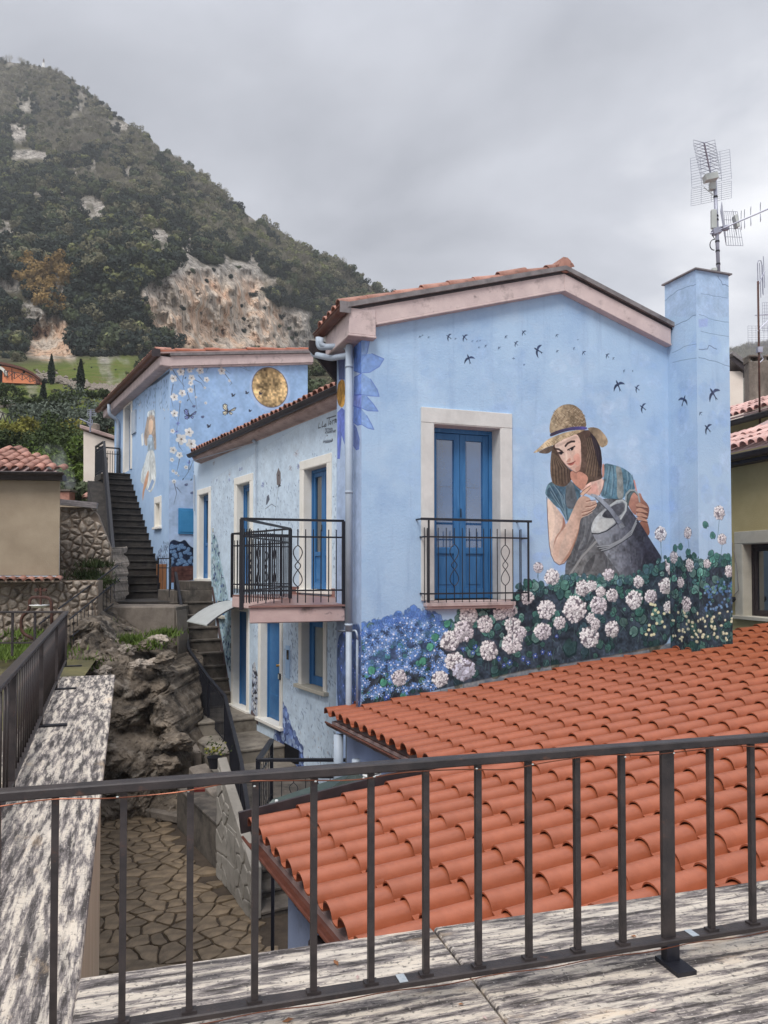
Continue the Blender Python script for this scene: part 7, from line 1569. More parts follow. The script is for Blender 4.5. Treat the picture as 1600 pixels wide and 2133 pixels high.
bu = nd('ShaderNodeBump'); bu.inputs['Strength'].default_value = 1; bu.inputs['Distance'].default_value = 1.6; t.links.new(nz(.5, (1, 1, .3)), bu.inputs['Height']); t.links.new(bu.outputs[0], b.inputs['Normal'])
me.materials.append(mm); mo_ = place('mountain', me); mo_['kind'] = 'structure'
# ---- woodland on the slope: kinds of crown, scattered as one mass
def crown_mesh(name, n, m, seed, kind='leafy', leaf=.16):
    g = np.random.default_rng(seed); lob = g.normal(0, .45, (7, 3)); lob[:, 2] = np.abs(lob[:, 2]) * .9 + .2; lr = g.uniform(.35, .65, 7)
    k = g.integers(0, 7, n); d = g.normal(0, 1, (n, 3)); d /= np.linalg.norm(d, axis=1)[:, None]; c = lob[k] + d * (lr[k] * g.uniform(.55, 1.0, n) ** .5)[:, None]
    c[:, 2] = np.maximum(c[:, 2], -.25)
    if kind == 'bare':
        dirv = c - np.array([0, 0, -.5]); dirv /= np.linalg.norm(dirv, axis=1)[:, None]; dirv += g.normal(0, .25, (n, 3)); s = np.cross(dirv, g.normal(0, 1, (n, 3))); s /= np.linalg.norm(s, axis=1)[:, None]
        L_ = g.uniform(.25, .6, n)[:, None]; a = c - dirv * L_ * .5 + s * .022; b_ = c - dirv * L_ * .5 - s * .022; e_ = c + dirv * L_ * .5
    else:
        nn_ = d + g.normal(0, .5, (n, 3)); s = np.cross(nn_, g.normal(0, 1, (n, 3))); s /= np.linalg.norm(s, axis=1)[:, None]; q = np.cross(nn_ / np.linalg.norm(nn_, axis=1)[:, None], s); r_ = leaf * g.uniform(.6, 1.3, n)[:, None]
        a = c + s * r_; b_ = c - s * r_ * .5 + q * r_ * .87; e_ = c - s * r_ * .5 - q * r_ * .87
    V = np.stack([a, b_, e_], 1).reshape(-1, 3); me = bpy.data.meshes.new(name); me.vertices.add(len(V)); me.vertices.foreach_set('co', V.ravel().astype(np.float32))
    me.loops.add(3 * n); me.polygons.add(n); me.loops.foreach_set('vertex_index', np.arange(3 * n, dtype=np.int32)); me.polygons.foreach_set('loop_start', np.arange(0, 3 * n, 3, dtype=np.int32)); me.polygons.foreach_set('loop_total', np.full(n, 3, np.int32)); me.update(calc_edges=True)
    me.materials.append(m); return me
WC = [('dark_evergreen', (34, 44, 40), (46, 56, 48)), ('green_tree', (62, 72, 52), (80, 88, 62)), ('olive_brown_tree', (96, 94, 74), (116, 113, 88)), ('grey_brown_tree', (116, 111, 98), (140, 134, 118)), ('spring_green_tree', (100, 104, 66), (120, 122, 80)), ('rusty_tree', (122, 100, 60), (144, 118, 72))]
pcol = bpy.data.collections.new('woodland_kinds'); kinds = []
for i, (nm, c1, c2_) in enumerate(WC):
    m_ = leafmat(nm, c1, c2_, .7)
    for v in range(3):
        nleaf = 520 if i != 3 else 700
        me_ = crown_mesh(nm, nleaf, m_, i * 10 + v, 'bare' if i == 3 else 'leafy', .13 if i in (2, 5) else .17)
        o_ = bpy.data.objects.new('wood_%02d' % (i * 3 + v), me_); pcol.objects.link(o_)
pts = []; scl = []; idx = []; rot = []
g = np.random.default_rng(11)
xc = g.uniform(-160, 860, 90000); yc_ = g.uniform(100, 1060, 90000)
ok = (yc_ > ridge(xc) + 1); xc, yc_ = xc[ok], yc_[ok]
Dp = depth(xc, yc_); rmk = rockmask(xc, yc_); gmk = grassmask(xc, yc_)
rmk = np.maximum(np.maximum(rmk, rockmask(xc, yc_ - 12)), rockmask(xc, yc_ - 22)); acc = 1.7 * np.clip((Dp / 420) ** 2, .03, .58) * np.where(rmk < .5, 1, np.where((yc_ < 740) | (xc < 260), .025, .6)) * np.where(gmk > .5, .5, 1) * .42 * np.where(yc_ > 742, .6, 1) + np.where((yc_ > 890) & (gmk < .4), .10, 0)
keep_ = g.random(len(xc)) < acc; xc, yc_, Dp, rmk = xc[keep_], yc_[keep_], Dp[keep_], rmk[keep_]
sx_, sy_, sz_, _ = surf(xc, yc_)
n1_ = fbm(xc / 60, yc_ / 60, 4); n2_ = fbm(xc / 25 + 40, yc_ / 25, 3)
edge = np.interp(xc, [-200, 0, 120, 300, 430, 560, 700], [215, 235, 330, 420, 500, 590, 720])
nearcl = rockmask(xc, yc_ + 14) + rockmask(xc + 14, yc_) + rockmask(xc - 14, yc_)
gmk = grassmask(xc, yc_)
rmq = rockmask(xc, yc_)
for x, y, X_, Y_, Z_, a, b_, ed, D, nc, gq, rq in zip(xc, yc_, sx_, sy_, sz_, n1_, n2_, edge, Dp, nearcl, gmk, rmq):
    r = g.random(); dark = (y - ed) / 70 + a * 4
    if y > 742 or dark > .0 or nc > .5: k = 0 if r < (.62 if y < 760 else .3) else (1 if r < .86 else (2 if r < .95 else 4))
    else:
        if x < 330: k = 3 if r < .72 + b_ else (2 if r < .95 else 1)
        else: k = 2 if r < .36 else (3 if r < .74 else (4 if r < .90 + a else 1))
    if gq > .5: k = [1, 4, 4, 2, 0, 1][int(r * 6)]
    if rq > .5: k = 0 if r < .35 else (3 if r < .7 else 1)
    if 60 < x < 150 and 560 < y < 650: k = 5
    s = (1.7 + 1.5 * g.random() ** 2.5) * (1.0 if y < 742 else (.5 if y < 880 else .22)) * (1.0 if k != 3 else .95) * (.2 + .25 * g.random() ** 3 if gq > .5 else 1) * (.5 if rq > .5 else 1)
    if y < 235 and x < 260: s *= .62
    pts.append((X_, Y_, Z_ + s * .15)); scl.append(s); idx.append(k * 3 + g.integers(0, 3)); rot.append((g.normal(0, .12), g.normal(0, .12), g.uniform(0, 6.28)))
print('woodland', len(pts))
def scatter(name, pts, scl, idx, rot, col):
    me = bpy.data.meshes.new(name); me.from_pydata(pts, [], [])
    for nm, ty, dat in (('s', 'FLOAT', scl), ('k', 'INT', idx)): a = me.attributes.new(nm, ty, 'POINT'); a.data.foreach_set('value', np.array(dat, np.float32 if ty == 'FLOAT' else np.int32))
    a = me.attributes.new('r', 'FLOAT_VECTOR', 'POINT'); a.data.foreach_set('vector', np.array(rot, np.float32).ravel())
    o = place(name, me); ng = bpy.data.node_groups.new(name, 'GeometryNodeTree')
    ng.interface.new_socket('Geometry', in_out='INPUT', socket_type='NodeSocketGeometry'); ng.interface.new_socket('Geometry', in_out='OUTPUT', socket_type='NodeSocketGeometry')
    N = ng.nodes.new; l = ng.links.new; gi, go = N('NodeGroupInput'), N('NodeGroupOutput'); ip = N('GeometryNodeInstanceOnPoints'); ci = N('GeometryNodeCollectionInfo'); ci.inputs['Collection'].default_value = col; ci.inputs['Separate Children'].default_value = True; ci.inputs['Reset Children'].default_value = True
    def na(n_, ty): q = N('GeometryNodeInputNamedAttribute'); q.data_type = ty; q.inputs['Name'].default_value = n_; return next(s for s in q.outputs if s.enabled and s.name == 'Attribute')
    l(gi.outputs[0], ip.inputs['Points']); l(ci.outputs[0], ip.inputs['Instance']); ip.inputs['Pick Instance'].default_value = True
    l(na('k', 'INT'), ip.inputs['Instance Index']); l(na('s', 'FLOAT'), ip.inputs['Scale']); l(na('r', 'FLOAT_VECTOR'), ip.inputs['Rotation']); l(ip.outputs[0], go.inputs[0])
    md = o.modifiers.new('scatter', 'NODES'); md.node_group = ng; o['kind'] = 'stuff'; return o
scatter('woods', pts, scl, idx, rot, pcol)
# ---- trees one can tell apart
def slope_pt(x, y):
    a, b_, c, _ = surf(np.array([float(x)]), np.array([float(y)])); return Vector((float(a[0]), float(b_[0]), float(c[0])))
def leaf_cloud(n, fn, size, seed):
    g = np.random.default_rng(seed); mb = MB()
    for k in range(n):
        p = Vector(fn(g)); nn_ = Vector(g.normal(0, 1, 3)).normalized(); s = nn_.orthogonal().normalized(); q = nn_.cross(s); r_ = size * g.uniform(.6, 1.4); th = g.uniform(0, 6.28); a = s * math.cos(th) + q * math.sin(th); b_ = nn_.cross(a)
        mb.add([p + a * r_, p + b_ * r_ * .5, p - a * r_, p - b_ * r_ * .5], [(0, 1, 2, 3)])
    return mb
for i, (x, yb, yt, lab) in enumerate([(107, 801, 738, 'tall dark cypress between the orange house and the pale rubble'), (168, 817, 748, 'slender dark cypress furthest right on the grassy slope'), (90, 849, 794, 'dark cypress lowest on the grassy slope, above the grey olives')]):
    p = slope_pt(x, yb); h = (yb - yt) / F * p.y; e_ = empty('cypress_tree', p, lab, 'tree', 'cypresses on the grassy slope')
    mb = MB(); mb.tube([p - z * .3, p + z * h * .3], .12, 6); mb.build('trunk', M['bark'], e_)
    def fn(g, h=h, p=p):
        t = g.random() ** .8; r_ = h * .115 * (math.sin(math.pi * min(1, t * .72 + .22)) ** .9) * (1 - t ** 4) * g.uniform(.6, 1.08); th = g.uniform(0, 6.28); return p + Vector((r_ * math.cos(th), r_ * math.sin(th), h * (.04 + .96 * t)))
    leaf_cloud(1500, fn, .13, 40 + i).build('crown', M['cypress'], e_)
def bushy(name, lab, cat, grp, x, y, Y, rx, rz, m, seed, leaf, n=1500, trunk=True, base=None):
    p = at(x, y, Y); e_ = empty(name, p, lab, cat, grp); g0 = np.random.default_rng(seed); lob = g0.normal(0, .42, (9, 3)); lob[:, 2] = np.abs(lob[:, 2]) * .8 + .35; lr = g0.uniform(.3, .55, 9)
    def fn(g):
        k = g.integers(0, 9); d = g.normal(0, 1, 3); d /= np.linalg.norm(d); c = lob[k] + d * lr[k] * g.uniform(.3, 1) ** .5; return p + Vector((c[0] * rx, c[1] * rx, c[2] * rz))
    leaf_cloud(n, fn, leaf, seed).build('crown', M[m], e_)
    if trunk:
        mb = MB(); mb.tube([p - z * .8, p + z * rz * .2, p + Vector((.1 * rx, 0, rz * .6))], .1, 6, rs=[.16, .12, .06]); mb.tube([p + z * rz * .1, p + Vector((-.35 * rx, .1, rz * .6))], .06, 5, rs=[.09, .03]); mb.build('trunk', M['bark'], e_)
    return e_
for i, (x, y, Y, rx, rz, lab) in enumerate([(78, 905, 47, 1.7, 1.75, 'grey green olive tree below the lowest cypress'), (112, 915, 45, 1.7, 1.9, 'broad grey olive tree in the middle of the row'), (150, 910, 47, 1.5, 1.7, 'grey olive tree left of the cream house antenna'), (190, 905, 47, 1.5, 1.6, 'grey olive tree right behind the roof antenna'), (222, 900, 49, 1.4, 1.6, 'rightmost grey olive tree beside the upper house')]):
    bushy('olive_tree', lab, 'tree', 'olive trees below the grassy slope', x, y, Y, rx, rz, 'olive', 60 + i, .1, 1900)
for i, (x, y, Y, rx, rz, m_, lab) in enumerate([(20, 925, 40, 1.7, .9, 'moss', 'yellow green bush at the left edge'), (50, 910, 42, 1.2, .8, 'moss', 'light green bush under the zigzag fence'), (45, 945, 38, 1.6, .9, 'bush', 'dark bush above the pinkish tiled roof'), (95, 965, 36, 1.5, 1.3, 'bush', 'big dark green bush behind the beige house roof'), (135, 965, 35, 1.1, 1.6, 'bush', 'tall dark shrub between the beige and cream houses'), (158, 990, 33, 1.0, 1.5, 'bush', 'dark leafy shrub close to the cream house wall'), (120, 1000, 32, 1.2, 1.2, 'tuft', 'green bush behind the wisp of smoke'), (150, 1030, 31, 1.0, 1.1, 'tuft', 'bright green bush above the grey coping'), (80, 990, 33, 1.4, 1.0, 'tuft', 'grassy green bush behind the roof corner'), (5, 950, 38, 1.6, 1.0, 'bush', 'dark bush at the left edge above the tiles'), (145, 945, 38, 1.2, 1.2, 'moss', 'brownish thin shrub in front of the olives')]):
    bushy('bush', lab, 'bush', 'bushes behind the beige house', x, y, Y, rx, rz, m_, 80 + i, .085, 1700, False)
for i, (x, y, rx, rz, lab) in enumerate([(140, 835, 1.7, 1.0, 'dark rounded shrub right of the lowest cypress'), (122, 846, 1.6, .9, 'dark shrub below the two tall cypresses'), (12, 822, 1.6, .9, 'dark shrub left on the grassy slope'), (40, 842, 1.4, .7, 'low shrub on the grassy slope near the stone tables'), (205, 822, 1.5, .6, 'shrub by the rubble bank near the roof of the upper house')]):
    p = slope_pt(x, y + 8); bushy('shrub', lab, 'bush', 'shrubs on the grassy slope', x, y + 6, p.y - .6, rx, rz, 'bush', 110 + i, .15, 1100, False)
# pale rubble bank along the path
mb = MB(); g = np.random.default_rng(21)
for k in range(420):
    t = g.random(); x = 76 + 180 * t; y = 783 + 32 * t ** .8 + g.normal(0, 5 - 2 * t)
    p = slope_pt(x, y); r_ = g.uniform(.15, .5); c = Vector(p) - Vector((0, r_ * .5, 0)); vs = [c + Vector(v_) * r_ * g.uniform(.6, 1.2) for v_ in ((1, 0, 0), (-1, 0, 0), (0, 1, 0), (0, -1, 0), (0, 0, .9), (0, 0, -.7))]
    mb.add(vs, [(0, 2, 4), (2, 1, 4), (1, 3, 4), (3, 0, 4), (2, 0, 5), (1, 2, 5), (3, 1, 5), (0, 3, 5)])
o = mb.build('rubble', M['rubble']); o['kind'] = 'stuff'
# --- orange house on the slope
p0, p1 = slope_pt(-30, 800), slope_pt(80, 800); OW = Wall(p0.x, p0.y - 2, p1.x - p0.x, (p1.y - p0.y) + .12 * (p1.x - p0.x))
oh = empty('house', OW.pt(3, OW.z(40, 798)), 'low orange house with an arched end under the grey cliff', 'house')
tp = [OW.px(x, y) for x, y in ((-40, 795), (84, 800), (84, 794), (70, 783), (50, 773), (25, 766), (0, 761), (-40, 755))]
mb = MB(); mb.prism([OW.pt(a, b_) for a, b_ in tp], -OW.n * 6); mb.build('wall', M['orange_wall'], oh)
top = [OW.px(x, y) for x, y in ((84, 793), (70, 782), (50, 772), (25, 765), (0, 760), (-40, 754))]
mb = MB()
for a, b_ in zip(top, top[1:]): mb.prism([OW.pt(a[0], a[1], .5), OW.pt(b_[0], b_[1], .5), OW.pt(b_[0], b_[1] + .28, .5), OW.pt(a[0], a[1] + .28, .5)], -OW.n * 7)
mb.prism([OW.pt(tp[1][0], tp[1][1], .3), OW.pt(tp[1][0] - .5, tp[1][1], .3), OW.pt(tp[1][0] - .5, tp[1][1] + .5, .3), OW.pt(tp[1][0], tp[1][1] + .4, .3)], -OW.n * .5); mb.build('roof', M['gutter'], oh)
mb = MB(); ar = [OW.px(-8 + 22 * math.sin(t_), 785 - 20 * math.cos(t_)) for t_ in np.linspace(0, 1.5, 7)]
for a, b_ in zip(ar, ar[1:]): mb.bar(OW.pt(*a, .15), OW.pt(*b_, .15), .3, .35)
mb.build('arch', M['cream'], oh)
mb = MB(); a, b_ = OW.px(-20, 800), OW.px(5, 770); wbox(mb, OW, a[0], b_[0], a[1], b_[1], .01, .05); mb.build('dark_opening', M['black'], oh)
for x in (50, 0): b_ = MB(); a = OW.px(x, 774 if x else 762); wbox(b_, OW, a[0] - .13, a[0] + .13, a[1] - .2, a[1] + .05, 0, .05); b_.build('vent', M['black'], oh)
b_ = MB(); a0, a1 = OW.px(25, 768), OW.px(25, 792); b_.tube([OW.pt(*a0, .1), OW.pt(*a1, .1)], .05, 6); b_.build('drainpipe', M['gutter'], oh)
fe = empty('fence', OW.pt(OW.u(45), OW.z(45, 793), 1), 'brown wooden rail fence with crossed bars in front of the orange house', 'fence', 'wooden rail fences on the slope')
def xfence(fe, top, hgt, off):
    for (x0, y0), (x1, y1) in zip(top, top[1:]):
        A, B = OW.pt(*OW.px(x0, y0), off), OW.pt(*OW.px(x1, y1), off); hh = z * hgt
        b_ = MB(); b_.bar(A, A - hh, .07, .07); b_.build('post', M['gutter_dark'], fe); b_ = MB(); b_.bar(A, B, .06, .06); b_.build('rail', M['gutter_dark'], fe); b_ = MB(); b_.bar(A, B - hh, .05, .05); b_.bar(A - hh, B, .05, .05); b_.build('cross_bar', M['gutter_dark'], fe)
xfence(fe, [(14, 776), (20, 777), (34, 780), (50, 783), (66, 787), (80, 795)], .85, 1.2)
f2 = empty('fence', at(20, 870, 50), 'dark zigzag timber fence at the left edge above the yellow green bush', 'fence', 'wooden rail fences on the slope')
for i in range(6):
    A, B = at(-14 + 10 * i, 852 + 4.0 * i, 52), at(-4 + 10 * i, 856 + 4.0 * i, 52); b_ = MB(); b_.bar(A, B, .06, .06); b_.build('rail', M['gutter_dark'], f2); b_ = MB(); b_.bar(A, (A + B) / 2 - z * .55, .05, .05); b_.bar(B, (A + B) / 2 - z * .55, .05, .05); b_.build('cross_bar', M['gutter_dark'], f2)
# pale stone tables under the slope
for i, (x, y) in enumerate(((4, 832), (24, 836))):
    p = at(x, y, 70); e_ = empty('stone_table', p, ('pale slab table at the left edge of the grassy slope', 'longer pale slab table on the grassy slope')[i], 'table', 'slab tables on the slope'); b_ = MB(); b_.box(p, .7 + .5 * i, .6, .14); b_.build('tabletop', M['stone'], e_); b_ = MB(); b_.box(p - z * .45, .5 + .4 * i, .4, .76); b_.build('leg', M['concrete'], e_)
# monument on the summit
sp_ = slope_pt(91, 139); e_ = empty('monument', sp_, 'pale statue on a tapered pedestal at the mountain top', 'monument')
u_ = sp_.y / F
mb = MB(); mb.tube([sp_ - z * 3 * u_, sp_ + z * 7 * u_, sp_ + z * 8 * u_], 1, 6, rs=[4.2 * u_, 2.6 * u_, 2.8 * u_]); mb.build('pedestal', M['stone'], e_); mb = MB(); q = sp_ + z * 8 * u_; mb.tube([q, q + z * 3 * u_, q + z * 6 * u_, q + z * 7.4 * u_, q + z * 8.8 * u_, q + z * 9.6 * u_], 1, 7, rs=[1.7 * u_, 1.5 * u_, 1.9 * u_, .8 * u_, 1.0 * u_, .4 * u_]); mb.build('statue', M['concrete'], e_)
for i, x in enumerate((8, 14, 20, 45, 50, 118, 128)):
    p = slope_pt(x, float(ridge(np.array([float(x)]))[0]) + 3); e_ = empty('bare_tree', p, 'thin leafless tree standing on the summit skyline', 'tree', 'bare trees on the summit')
    me_ = crown_mesh('crown', 260, bpy.data.materials['grey_brown_tree'], 300 + i, 'bare'); o = place('crown', me_, e_, Matrix.Translation(p + z * 1.4) @ Matrix.Diagonal((1.8, 1.8, 3.0 if x < 60 else 1.6, 1)))
    mb = MB(); mb.tube([p - z, p + z * 2.5], .2, 5); mb.build('trunk', M['bark'], e_)
# far hill on the right
xs_ = np.arange(1380, 1800, 6.0); top_ = 742 - 8 * np.sin((xs_ - 1500) / 70) - (xs_ - 1540) * .12 + 5 * fbm(xs_ / 20, xs_ * 0, 4); rows = 24; vs = []
for j in range(rows):
    for x, ty in zip(xs_, top_): vs.append(tuple(at(x, ty + (1010 - ty) * j / (rows - 1), 620 - 350 * (j / (rows - 1)) + 12 * float(fbm(np.array([x / 15]), np.array([j / 3.]), 3)[0]))))
n_ = len(xs_); mb = MB(); mb.add(vs, [(j * n_ + i, j * n_ + i + 1, (j + 1) * n_ + i + 1, (j + 1) * n_ + i) for j in range(rows - 1) for i in range(n_ - 1)])
o = mb.build('hill', mat('far_hill_ground', (84, 80, 80), (110, 104, 100), .05, .95, wet=0)); o['kind'] = 'structure'
pts = []; scl = []; idx = []; rot = []
for k in range(900):
    x = g.uniform(1500, 1640); t_ = g.random() ** 1.5; ty = float(np.interp(x, xs_, top_)); pts.append(tuple(at(x, ty + (840 - ty) * t_, 615 - 215 * t_))); scl.append(g.uniform(3, 5.5)); idx.append(9 + g.integers(0, 3)); rot.append((0, 0, g.uniform(0, 6.28)))
scatter('far_woods', pts, scl, idx, rot, pcol)
# ================================================================ terrace parapets and railings in the foreground
z = Vector((0, 0, 1))
CZ = -1.1
FR = Wall(-.85, 1.70, 1.99, .58)                           # line of the front railing
cb = [onz(165, 2036, CZ), onz(1600, 1831, CZ)]             # far edge of the front coping
fd = (cb[1] - cb[0]).normalized(); fnv = Vector((-fd.y, fd.x, 0))
fp = empty('parapet', cb[0].lerp(cb[1], .5) - z * .5, 'low front parapet capped with weathered streaky travertine slabs under the near railing', 'parapet', 'travertine capped parapets')
A = cb[0] + fd * -.004; LF = 3.1; depth_ = .86
# joints of the coping in picture points -> along fd
def along(x, y): return (onz(x, y, CZ) - A).dot(fd)
js = [0, along(905, 1936), along(1562, 1838), LF]
def slab(parent, P, d, w_, l0, l1, n_, m, th=.045, ov=0.0):
    mb = MB(); a = P + d * (l0 + .003); b = P + d * (l1 - .003)
    mb.prism([a, b, b - n_ * w_, a - n_ * w_], (0, 0, -th)); return mb.build('coping_slab', m, parent, bevel=.006)
import copy
def trav(name, ang, dark=.0):
    rt = (0, 0, ang)
    return mat(name, (64, 58, 55), (206, 194, 178), 11, .7, .5, 110, detail=15, nr=.74, lo=.43 + dark, hi=.57 + dark, c3=(128, 120, 117), stretch=(.30, 2.4, 1), rot=rt, wet=.05, bdist=.006,
               spots=[((214, 203, 188), 9, .54, .60, .75, (.35, 3.2, 1), rt), ((62, 59, 59), 5, .55, .66, .6, (.35, 1.9, 1), rt), ((44, 42, 43), 60, .56, .64, .75), ((212, 186, 154), 3.2, .60, .70, .65, (.5, 1.5, 1), rt), ((222, 214, 204), 95, .60, .68, .7)])
TF = trav('front_travertine', math.atan2(fd.y, fd.x), -.012)
for a, b in zip(js, js[1:]): slab(fp, A, fd, depth_, a, b, fnv, TF)
mb = MB(); a, b = A - fnv * .05 - z * .045, A + fd * LF - fnv * .05 - z * .045; mb.prism([a, b, b - fnv * .5, a - fnv * .5], (0, 0, -3.3)); mb.build('wall', M['annex_wall'] if False else M['tan'], fp)
# left parapet
ca, cb2 = onz(165, 2036, CZ), onz(240, 1405, CZ); ldv = (cb2 - ca).normalized(); lnv = Vector((ldv.y, -ldv.x, 0))    # to the right
lp = empty('parapet', ca.lerp(cb2, .5) - z * .5, 'long left parapet with black streaked travertine slabs running towards the brown rock', 'parapet', 'travertine capped parapets')
LL = (cb2 - ca).length; P0l = ca - ldv * 1.3
def al(x, y): return (onz(x, y, CZ) - P0l).dot(ldv)
jl = [0, al(190, 1850), al(228, 1478), LL + 1.3]
jl = [0, al(180, 1852), al(208, 1660), al(229, 1477), LL + 1.3]
TL = trav('left_travertine', math.atan2(ldv.y, ldv.x))
for a, b in zip(jl, jl[1:]): slab(lp, P0l, ldv, .6, a, b, lnv, TL)
mb = MB(); a = ca - lnv * .02 - z * .045; b = ca + ldv * 1.75 - lnv * .0 - z * .045; mb.prism([a, b, b - lnv * .4, a - lnv * .4], (0, 0, -3.3)); mb.build('wall', M['tan'], lp)
mb = MB(); a = ca + ldv * 1.75 - lnv * .2 - z * .045; b = ca + ldv * (LL - .05) - lnv * .2 - z * .045; mb.prism([a, b, b - lnv * .3, a - lnv * .3], (0, 0, -3.3)); mb.build('inner_wall', M['concrete'], lp)
# ---- front railing
TZ, BZ = -.487, -1.03
def fx(x): return FR.u(x, 1185)
ft_ = lambda u, zz_: FR.pt(u, zz_)
u0_, u1_ = fx(-260), fx(1900)
frl = MB(); frl.bar(ft_(u0_, TZ - .010), ft_(u1_, TZ - .010), .040, .022); fro = frl.build('railing', M['iron_brown'], bevel=.003)
tag(fro, 'nearest brown iron railing with square balusters across the bottom of the view', 'railing', 'brown terrace railings')
b = MB(); b.bar(ft_(u0_, BZ - .008), ft_(u1_, BZ - .008), .042, .016); b.build('bottom_rail', M['iron_brown'], fro, bevel=.003)
xsb = [-110, 0, 121, 262, 400, 534, 655, 773, 886, 994, 1098, 1198, 1291, 1474, 1559, 1640, 1720]
# baluster columns sit on the rail line, at even steps along it
base = None
for x in xsb:
    u = fx(x)
    if base is None:
        m_ = MB(); m_.bar((0, 0, BZ + .001), (0, 0, TZ - .022), .0155, .0155, up=FR.g); base = m_.mesh('baluster', M['iron_brown'])
    P = FR.pt(u, 0); o = place('baluster', base, fro, Matrix.Translation((P.x, P.y, 0)) @ Matrix.Rotation(random.gauss(0, .03), 4, 'Z'))
    w_ = MB(); w_.frame(FR.pt(u, BZ + .003), FR.g * .017, FR.n * .012, z * .003); w_.build('weld', M['iron_brown'], fro)
for x in (1385,):
    u = fx(x); b = MB(); b.bar(ft_(u, CZ + .002), ft_(u, TZ - .02), .040, .012, up=FR.n); po = b.build('post', M['iron_brown'], fro); b = MB(); b.frame(FR.pt(u, CZ + .006, .03), FR.g * .03, FR.n * .05, z * .006); b.frame(FR.pt(u, CZ + .03, .01), FR.g * .02, FR.n * .012, z * .03); b.build('post_foot', M['iron'], po)
# string of tiny lights on copper wire wound under the handrail
sl_ = MB(); pts = []
for k in range(140):
    t = k / 139; u = u0_ + (u1_ - u0_) * t; pts.append(FR.pt(u, TZ - .026 - .006 * math.sin(t * 40) - .004 * math.sin(t * 17), .020 + .004 * math.sin(t * 90)))
sl_.tube(pts, .0016, 5, False); slo = sl_.build('light_string', M['copper']); tag(slo, 'thin copper wire of tiny lights strung under the near handrail', 'light string')
bd = MB()
pts2 = [FR.pt(u0_ + (u1_ - u0_) * k / 60, BZ - .018 - .003 * math.sin(k), .022) for k in range(61)]
for x in (40, 250, 395, 530, 655, 775, 985, 1100, 1290, 1390, 1480):
    u = fx(x); c = FR.pt(u, TZ - .028, .022); b = MB(); b.tube([c - FR.g * .003, c, c + FR.g * .003], .003, 6, rs=[.0012, .0022, .0012]); b.build('bulb', M['plastic'], slo, smooth=True)
bt = MB(); bt.tube(pts2, .0014, 5, False); o = bt.build('light_string', M['copper']); tag(o, 'thin copper wire of tiny lights running along the bottom rail', 'light string')
# bits of clear tape on the bottom rail
for i, x in enumerate((836, 1432)):
    u = fx(x); b = MB(); b.frame(FR.pt(u, BZ + .0015, .002), FR.g * .011, FR.n * .019, z * .0008); o = b.build('tape', mat('clear_tape', (150, 158, 164), (176, 182, 186), 60, .15)); tag(o, ('scrap of clear tape on the bottom rail left of the thick post', 'scrap of clear tape on the bottom rail right of the thick post')[i], 'tape', 'tape on the bottom rail')
# ---- left railing and its far return
La = onz(0, 1420, TZ) ; Lb = onz(138, 1273, TZ)
LR = Wall(La.x, La.y, Lb.x - La.x, Lb.y - La.y); Ln = (Lb - La).length
lrl = MB(); lrl.bar(LR.pt(-1.2, TZ - .01), LR.pt(Ln, TZ - .01), .05, .024); lro = lrl.build('railing', M['iron_brown'], bevel=.003)
tag(lro, 'long brown iron railing along the left parapet seen end on', 'railing', 'brown terrace railings')
b = MB(); b.bar(LR.pt(-1.2, CZ + .07), LR.pt(Ln, CZ + .07), .042, .016); b.build('bottom_rail', M['iron_brown'], lro, bevel=.003)
n = int((Ln + 1.2) / .125); m_ = MB(); m_.tube([(0, 0, CZ + .07), (0, 0, TZ - .02)], .0058, 8); base2 = m_.mesh('baluster', M['iron_brown'], smooth=True)
for k in range(n):
    u = -1.2 + k * .125; big = k % 14 == 13; P = LR.pt(u, 0)
    if big: b = MB(); b.bar(LR.pt(u, CZ + .002), LR.pt(u, TZ - .02), .012, .045, up=LR.n); b.build('post', M['iron_brown'], lro); b = MB(); b.frame(LR.pt(u, CZ + .006, -.07) if LR.n.x < 0 else LR.pt(u, CZ + .006, .07), LR.g * .03, LR.n * .11, z * .006); b.build('post_foot', M['iron'], lro)
    else: place('baluster', base2, lro, Matrix.Translation((P.x, P.y, 0)))
Le = LR.pt(Ln, 0); Lf = Vector((Le.x - 4.5, Le.y - .1, 0))
rr = MB(); rr.bar(Le + z * (TZ - .01), Lf + z * (TZ - .01), .05, .024); ro = rr.build('railing', M['iron_brown'], bevel=.003); tag(ro, 'short brown railing at the far end of the terrace in front of the rubble wall', 'railing', 'brown terrace railings')
b = MB(); b.bar(Le + z * (-.85), Lf + z * (-.85), .03, .016); b.build('bottom_rail', M['iron_brown'], ro)
for x in (75, 29, -20, -70):
    t = (Le.x - (x - 800) / F * Le.y) / 4.5; P = Le.lerp(Lf, t); o = b = MB(); b.bar(P + z * -1.0, P + z * (TZ - .02), .022, .022); b.build('post', M['iron_brown'], ro)
# dead leaves and crumbs on the coping
for i, (x, y) in enumerate(((560, 2085), (600, 2125), (1035, 2022), (1320, 1950), (1360, 2105), (960, 2092), (1010, 2120), (700, 2005), (745, 2035))):
    c = onz(x, y, CZ + .004); b = MB(); th = rng.uniform(0, 6.28); r_ = rng.uniform(.008, .016); a_ = Vector((math.cos(th), math.sin(th), .25)) * r_; b_ = Vector((-math.sin(th), math.cos(th), -.1)) * r_ * .6
    mid = c + z * .004; b.add([c + a_, c + b_ + z * .003, c - a_, c - b_, mid], [(0, 1, 4), (1, 2, 4), (2, 3, 4), (3, 0, 4)]); o = b.build('dry_leaf', M['wood'] if i % 2 else M['cornice_grey']); tag(o, 'tiny dry leaf scrap lying on the front travertine slabs', 'leaf', 'leaf scraps on the coping')
